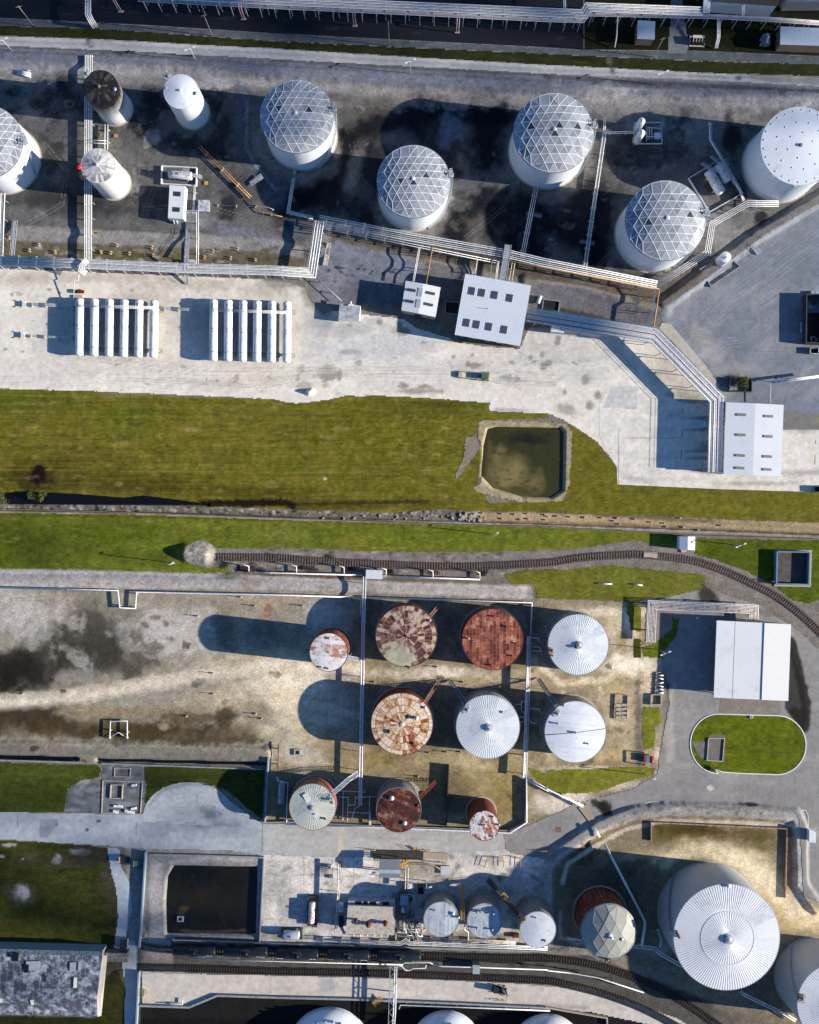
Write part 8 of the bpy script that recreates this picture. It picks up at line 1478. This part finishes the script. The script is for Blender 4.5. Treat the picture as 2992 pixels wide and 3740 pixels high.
for lab, f, x, y, w, m in (('dark hatch on the dock road, westernmost', J, 1310, 1470, .8, BLACK), ('dark hatch on the dock road west of the bridge', K, 198, 1485, 1.1, BLACK), ('dark hatch on the dock road just east of the bridge', K, 810, 1502, 1.1, BLACK), ('dark hatch on the dock road near its east bend', L, 312, 1602, 1.1, BLACK), ('brown drain plate on the south road bend', L, 82, 502, 1.9, mat('plate_brown', '#7d6158', .8)), ('pale drain box by the gate path wall', J, 908, 1168, 1.2, CONCB), ('concrete drain box in the dark basin', J, 1133, 1070, 2.0, mat('box_pale', '#a9adb0', .8)), ('concrete sump box below the missing tank shadow', Hh, 150, 1548, 2.2, CONCB), ('reddish well cover on the oval island', I, 1250, 1322, 1.7, mat('cover_brown', '#7a5348', .8, 0, .2)), ('small white drain box on the oval island', I, 1297, 1325, .9, W_), ('pale patch slab on the tree lawn island', I, 1230, 1594, 1.4, CONCB), ('grey plate in the canopy yard shadow', I, 1018, 700, 2.8, mat('plate_grey', '#8b9095', .8)), ('white survey mark square in the canopy yard', I, 958, 703, .8, W_)):
    v = P(f(x, y)[0], .2); z = gz(f(x, y)[0]); zz = -.9 if 'basin' in lab else max(0, z); mb = MB(); mb.box((v.x, v.y), w, w * .9, zz - .3, zz + (.5 if 'box' in lab else .09), -.02); t = mb.solo('drain_box' if 'box' in lab else 'ground_hatch', m, lab, 'drain' if 'box' in lab else 'hatch')
    if 'box' in lab: mb = MB(); mb.box((v.x, v.y), w * .55, w * .5, zz + .5, zz + .52); WO[t.name] = Vector(t.location); mb.build('opening', BLACK, t)
# ---------------------------------------------------------------- many small concrete pieces
def many(name, label, cat, group, f, spots, build):
    first = None
    for x, y in spots:
        v = P(f(x, y)[0], 0); z = max(0, gz(f(x, y)[0]))
        if first is None: mb = MB(); m = build(mb); first = o = mb.build(name, m)
        else: o = first.copy(); COL.objects.link(o)
        o.location = (v.x, v.y, z); o.rotation_euler = (0, 0, random.uniform(-.3, .3)); o['label'] = label; o['category'] = cat; o['group'] = group
def blk(mb): mb.box((0, 0), .6, .42, -.1, .5); return CONCB
many('concrete_block', 'small pale concrete block standing on the brown sand strip', 'concrete block', 'concrete blocks on the brown strip', Hh, [(1320, 42), (1332, 72), (1440, 46), (1440, 78), (1520, 50), (1555, 82), (1600, 45), (1605, 78), (1710, 52), (1715, 85)] + [(x + 1711, y) for x, y in ((75, 62), (160, 66), (250, 70), (358, 72), (455, 74), (565, 80), (668, 100), (752, 106), (850, 74), (470, 112), (435, 92), (765, 128), (870, 130), (965, 148), (1110, 120), (20, 62))], blk)
def stub(mb): mb.box((0, .35), .5, .35, -.1, .8); mb.box((0, -.35), .5, .35, -.1, .8); return mat('stub_tan', '#c9a888', .8)
many('footing_pair', 'pair of tan footing stubs in the soil above the main rack', 'footing', 'footing stubs above the main rack', A, [(190, 1580), (352, 1592), (640, 1590), (700, 1595), (818, 1600), (970, 1612), (1290, 1622), (1455, 1628), (1612, 1640), (250, 1545), (60, 1500), (740, 1548), (960, 1560), (1345, 1585), (1500, 1572)], stub)
def boll(mb): mb.tube([(0, 0, -.1), (0, 0, 1.3)], .13, 8); return YEL
many('bollard', 'yellow bollard round the rim of the half circle apron', 'bollard', 'bollards round the apron', J, [(905, 398), (950, 310), (1030, 232), (1130, 204), (1243, 200), (1345, 222), (1440, 270), (1525, 332), (1590, 402)], boll)
many('bollard', 'yellow bollard at the foot of the loading pipe rack', 'bollard', 'bollards under the loading rack', F, [(1000, 996), (1003, 1130), (1004, 1150), (992, 1240), (990, 1268), (992, 1292), (990, 1362), (988, 1378), (984, 1397), (985, 1415), (1012, 985)], boll)
def slab(mb): mb.box((0, 0), 1.7, .8, 0, .45); return CONCB
many('concrete_slab', 'weathered slab set in the long pit frame', 'slab', 'slabs in the long pit frame', I, [(x, y) for y in (1249, 1274, 1300, 1325) for x in (460, 496)], slab)
def stb(mb): mb.tube([(-1.0, 0, .5), (1.0, 0, .5)], .25, 8); return W_
many('pipe_stub', 'short white pipe stub lying in the low bed frame', 'pipe stub', 'pipe stubs in the bed frame', I, [(722, y) for y in (1062, 1082, 1110, 1130, 1150, 1172)], stb)
def blk2(mb): mb.box((0, 0), 1.6, .7, 0, .6); return WP_
many('pale_block', 'pale block standing in the transformer bed', 'block', 'blocks in the transformer bed', J, [(735, 350), (732, 385), (760, 350), (805, 383), (835, 388), (845, 365), (848, 218)], blk2)
def peg(mb): mb.tube([(0, 0, 0), (0, 0, 1.6)], .12, 6); mb.box((0, 0), .5, .5, 0, .5); return CONCB
many('marker_post', 'small marker post with a concrete foot in the west field', 'marker post', 'marker posts of the west field', G, [(148, 1180), (1345, 1050), (1348, 1180), (1610, 625), (1522, 570), (1250, 690), (1615, 1305), (1650, 1335), (1178, 1720 - 400)], peg)
many('marker_post', 'small marker post with a concrete foot among the tanks', 'marker post', 'marker posts among the tanks', Hh, [(185, 625), (1135, 865), (500, 860), (1090, 1545), (980, 1550), (1178, 1545), (635, 1105), (1195, 1105), (1030, 1010), (540, 1318), (910, 1700)], peg)
for i, (f, a, b, n) in enumerate(((I, (335, 485), (420, 489), 1), (I, (555, 490), (612, 497), 1), (A, (110, 464), (195, 486), 3), (A, (155, 450), (190, 456), 2), (A, (1010, 411), (1150, 415), 1))):
    p, q = P(f(*a)[0], .4), P(f(*b)[0], .4); t = thing('loose_pipe', ['white pipe lying on the siding lawn, western', 'white pipe lying on the siding lawn, eastern', 'bundle of three white pipes lying on the dark soil', 'two short pipes lying beside the pipe bundle', 'long thin pipe lying on the slope'][i], 'pipe', (p.x, p.y, 0))
    for k_ in range(n): mb = MB(); o_ = Vector((0, k_ * .55, .05)); mb.tube([p + o_, q + o_], .24 if i < 3 else .12, 8); mb.build('pipe', WP_, t)
for i, (x, y, f) in enumerate(((620, 850, A), (728, 855, A), (602, 1468, A), (1298, 1153, A))): v = P(f(x, y)[0], .3); mb = MB(); mb.box((v.x, v.y), 1.1, 1.1, 0, .35); mb.solo('yellow_box', mat('box_ochre', '#c99a4c', .7), ['ochre box left of the short tank pipes', 'ochre box right of the short tank pipes', 'ochre box beside the north south bundle', 'ochre box east of the white walled drum'][i], 'box')
for i, (x, y) in enumerate(((140, 362), (132, 558))):
    v = P(D(x, y)[0], .8); t = thing('hose_station', ['northern', 'southern'][i] + ' hose station with yellow ends west of the bullets', 'hose station', (v.x, v.y, 0)); mb = MB(); mb.box((v.x + .6, v.y), 1.0, 1.6, 0, 1.0); mb.build('valve_block', WP_, t)
    for dy in (-.7, .7): mb = MB(); mb.tube([(v.x + .3, v.y + dy, .9), (v.x - .6, v.y + dy * 1.5, .9)], .16, 6); mb.build('coupling', YEL, t)
v = P(D(503, 285)[0], .5); mb = MB(); mb.box((v.x, v.y), 2.6, .9, 0, .8); mb.box((v.x, v.y), 1.2, 1.2, .8, 1.3); mb.solo('valve_set', mat('red_brown', '#5e2520', .6), 'dark red valve set above the first bullet', 'valve set'); v = P(D(498, 320)[0], .5); mb = MB(); mb.box((v.x, v.y), 2.4, 1.4, 0, .7); mb.solo('concrete_box', CONCB, 'pale concrete box at the head of the first bullet', 'box')
for i, (x, n_) in enumerate(((1568, G), (143, Hh), (443, Hh), (708, Hh), (1003, Hh), (1298, Hh))):
    y = 405 if i == 0 else (405, 412, 425, 436, 446)[i - 1]; p, q = P(n_(x, y + 8)[0], 1.2), P(n_(x, y - 28)[0], 1.2); t = thing('filling_station', ['westernmost loading arm, beside the gravel heap', 'second loading arm from the west along the siding', 'loading arm just west of the siding hut', 'loading arm just east of the siding hut', 'second loading arm from the east along the siding', 'easternmost loading arm of the siding'][i], 'filling arm', (p.x, p.y, 0)); mb = MB(); mb.tube([(p.x, p.y, 0), p, q, (q.x - 1.5, q.y + .6, 2.6)], .2, 6); mb.build('arm', PIPE_OLD, t); mb = MB(); c = (q.x + 1.6, q.y - .6)
    mb.tube([(c[0] + .6 * math.cos(a), c[1] + .5 * math.sin(a), .2) for a in [j * .5 for j in range(13)]], .09, 5); mb.build('hose', BLACK, t)
# ---------------------------------------------------------------- shrubs and rubble
LEAF = mat('leaf', [.075, .10, .022], .7, 0, .4, None, 0, 1.5); LEAF2 = mat('leaf_yellow', [.15, .15, .04], .7, 0, .4, None, 0, 1.5)
def shrub(label, f, x, y, r, h, m, n=700):
    v = P(f(x, y)[0], 0); t = thing('shrub', label, 'shrub', (v.x, v.y, 0)); mb = MB(); mb.tube([(v.x, v.y, -.3), (v.x, v.y, h * .6)], .12, 6)
    for i in range(5): a = i * 1.3; mb.tube([(v.x, v.y, h * .3), (v.x + r * .6 * math.cos(a), v.y + r * .6 * math.sin(a), h * .75)], .06, 5)
    mb.build('trunk', DKB, t); mb = MB(); cl = [(random.gauss(0, .45) * r, random.gauss(0, .45) * r, random.uniform(.35, .95) * h) for _ in range(12)]
    for i in range(n):
        c = random.choice(cl); o = Vector((v.x + c[0] + random.gauss(0, .22) * r, v.y + c[1] + random.gauss(0, .22) * r, max(.1, c[2] + random.gauss(0, .14) * h))); u = Vector((random.gauss(0, 1), random.gauss(0, 1), random.gauss(0, .5))).normalized() * random.uniform(.15, .4); w = u.cross(Vector((random.gauss(0, 1), random.gauss(0, 1), random.gauss(0, 1)))).normalized() * .1; mb.mi = random.random() < .35; mb.add([o - w, o + u * .5 - w * .4, o + u, o + w], [(0, 1, 2, 3)])
    mb.build('crown', [m, LEAF2], t)
shrub('leafy shrub on the stream bank at the left edge', D, 22, 1590, 2.4, 2.6, LEAF, 1100); shrub('left shrub of the pair on the stream bank', D, 212, 1578, 1.2, 1.6, LEAF); shrub('right shrub of the pair on the stream bank', D, 268, 1578, 1.7, 2.0, LEAF, 900); shrub('yellowish shrub filling the dark planter', F, 1240, 862, 2.4, 1.8, LEAF, 1300); shrub('small bright bush at the south curb of the oval island', I, 1052, 1648, .8, 1.1, LEAF2, 300); shrub('low weeds at the corner of the gravel dike road', G, 1430, 370, 1.4, .7, LEAF, 300)
mb = MB()
for i in range(46): x, y = random.gauss(1225, 40), random.gauss(64, 12); v = P(Hh(x, y)[0], 0); s = random.uniform(.4, 1.2); mb.box((v.x, v.y), s, s * .6, 0, s * .5, random.uniform(0, 3))
for i in range(26): x, y = random.gauss(620, 300), 57 + random.gauss(0, 12); v = P(Hh(x, y + x * .012)[0], 0); s = random.uniform(.3, .8); mb.box((v.x, v.y), s, s * .7, 0, s * .5, random.uniform(0, 3))
o = mb.build('rubble', CONCB); o['kind'] = 'stuff'
mb = MB(); MK = mat('marking_yellow', '#c79a3c', .8, 0, .3, '#8d7a55', .4, 1)
for x, y0, y1, xx in ((866, 1020, 1048, 865), (862, 1155, 1200, 861), (858, 1282, 1342, 855), (1711, 1050, 1110, 1710), (1703, 1218, 1248, 1703), (1699, 1315, 1374, 1697)): mb.prism([(P(p).x, P(p).y) for p in F(x - 3, y0, x + 3, y0, xx + 3, y1, xx - 3, y1)], .06, .075)
for x, y0, y1, xx in ((1066, 270, 300, 1082), (1426, 60, 75, 1440), (1300, 730, 745, 1310)): pass
o = mb.build('yard_marking', MK); o['kind'] = 'structure'
mb = MB()
for y, hh in ((484, 10), (497, 9), (510, 9), (530, 26)): mb.prism([(P(p).x, P(p).y) for p in F(1606, y - hh / 2, 1615, y - hh / 2, 1614, y + hh / 2, 1605, y + hh / 2)], .05, .065)
o = mb.build('white_marking', W_); o['kind'] = 'structure'
# ---------------------------------------------------------------- unseen broken puffs, added to shade the north strip and the south west
mb = MB(); mb.smooth = True; crng = random.Random(5)
def puff(gx, gy, r, alt=330):
    k = alt / SUN.z; mb.sphere((gx + SUN.x * k, gy + SUN.y * k, alt), r, 10, .8)
for (x0, y0, x1, y1, n_, r0, r1) in SHADE_CLOUD:
    for i in range(n_):
        a, b = P((x0 * KO, y0 * KO)), P((x1 * KO, y1 * KO)); puff(crng.uniform(a.x, b.x), crng.uniform(b.y, a.y), crng.uniform(r0, r1), crng.uniform(322, 345))
if mb.v: co = mb.build('shade_cloud', mat('shade_cloud_white', [.8, .8, .8], 1, 0, 0)); co['kind'] = 'structure'
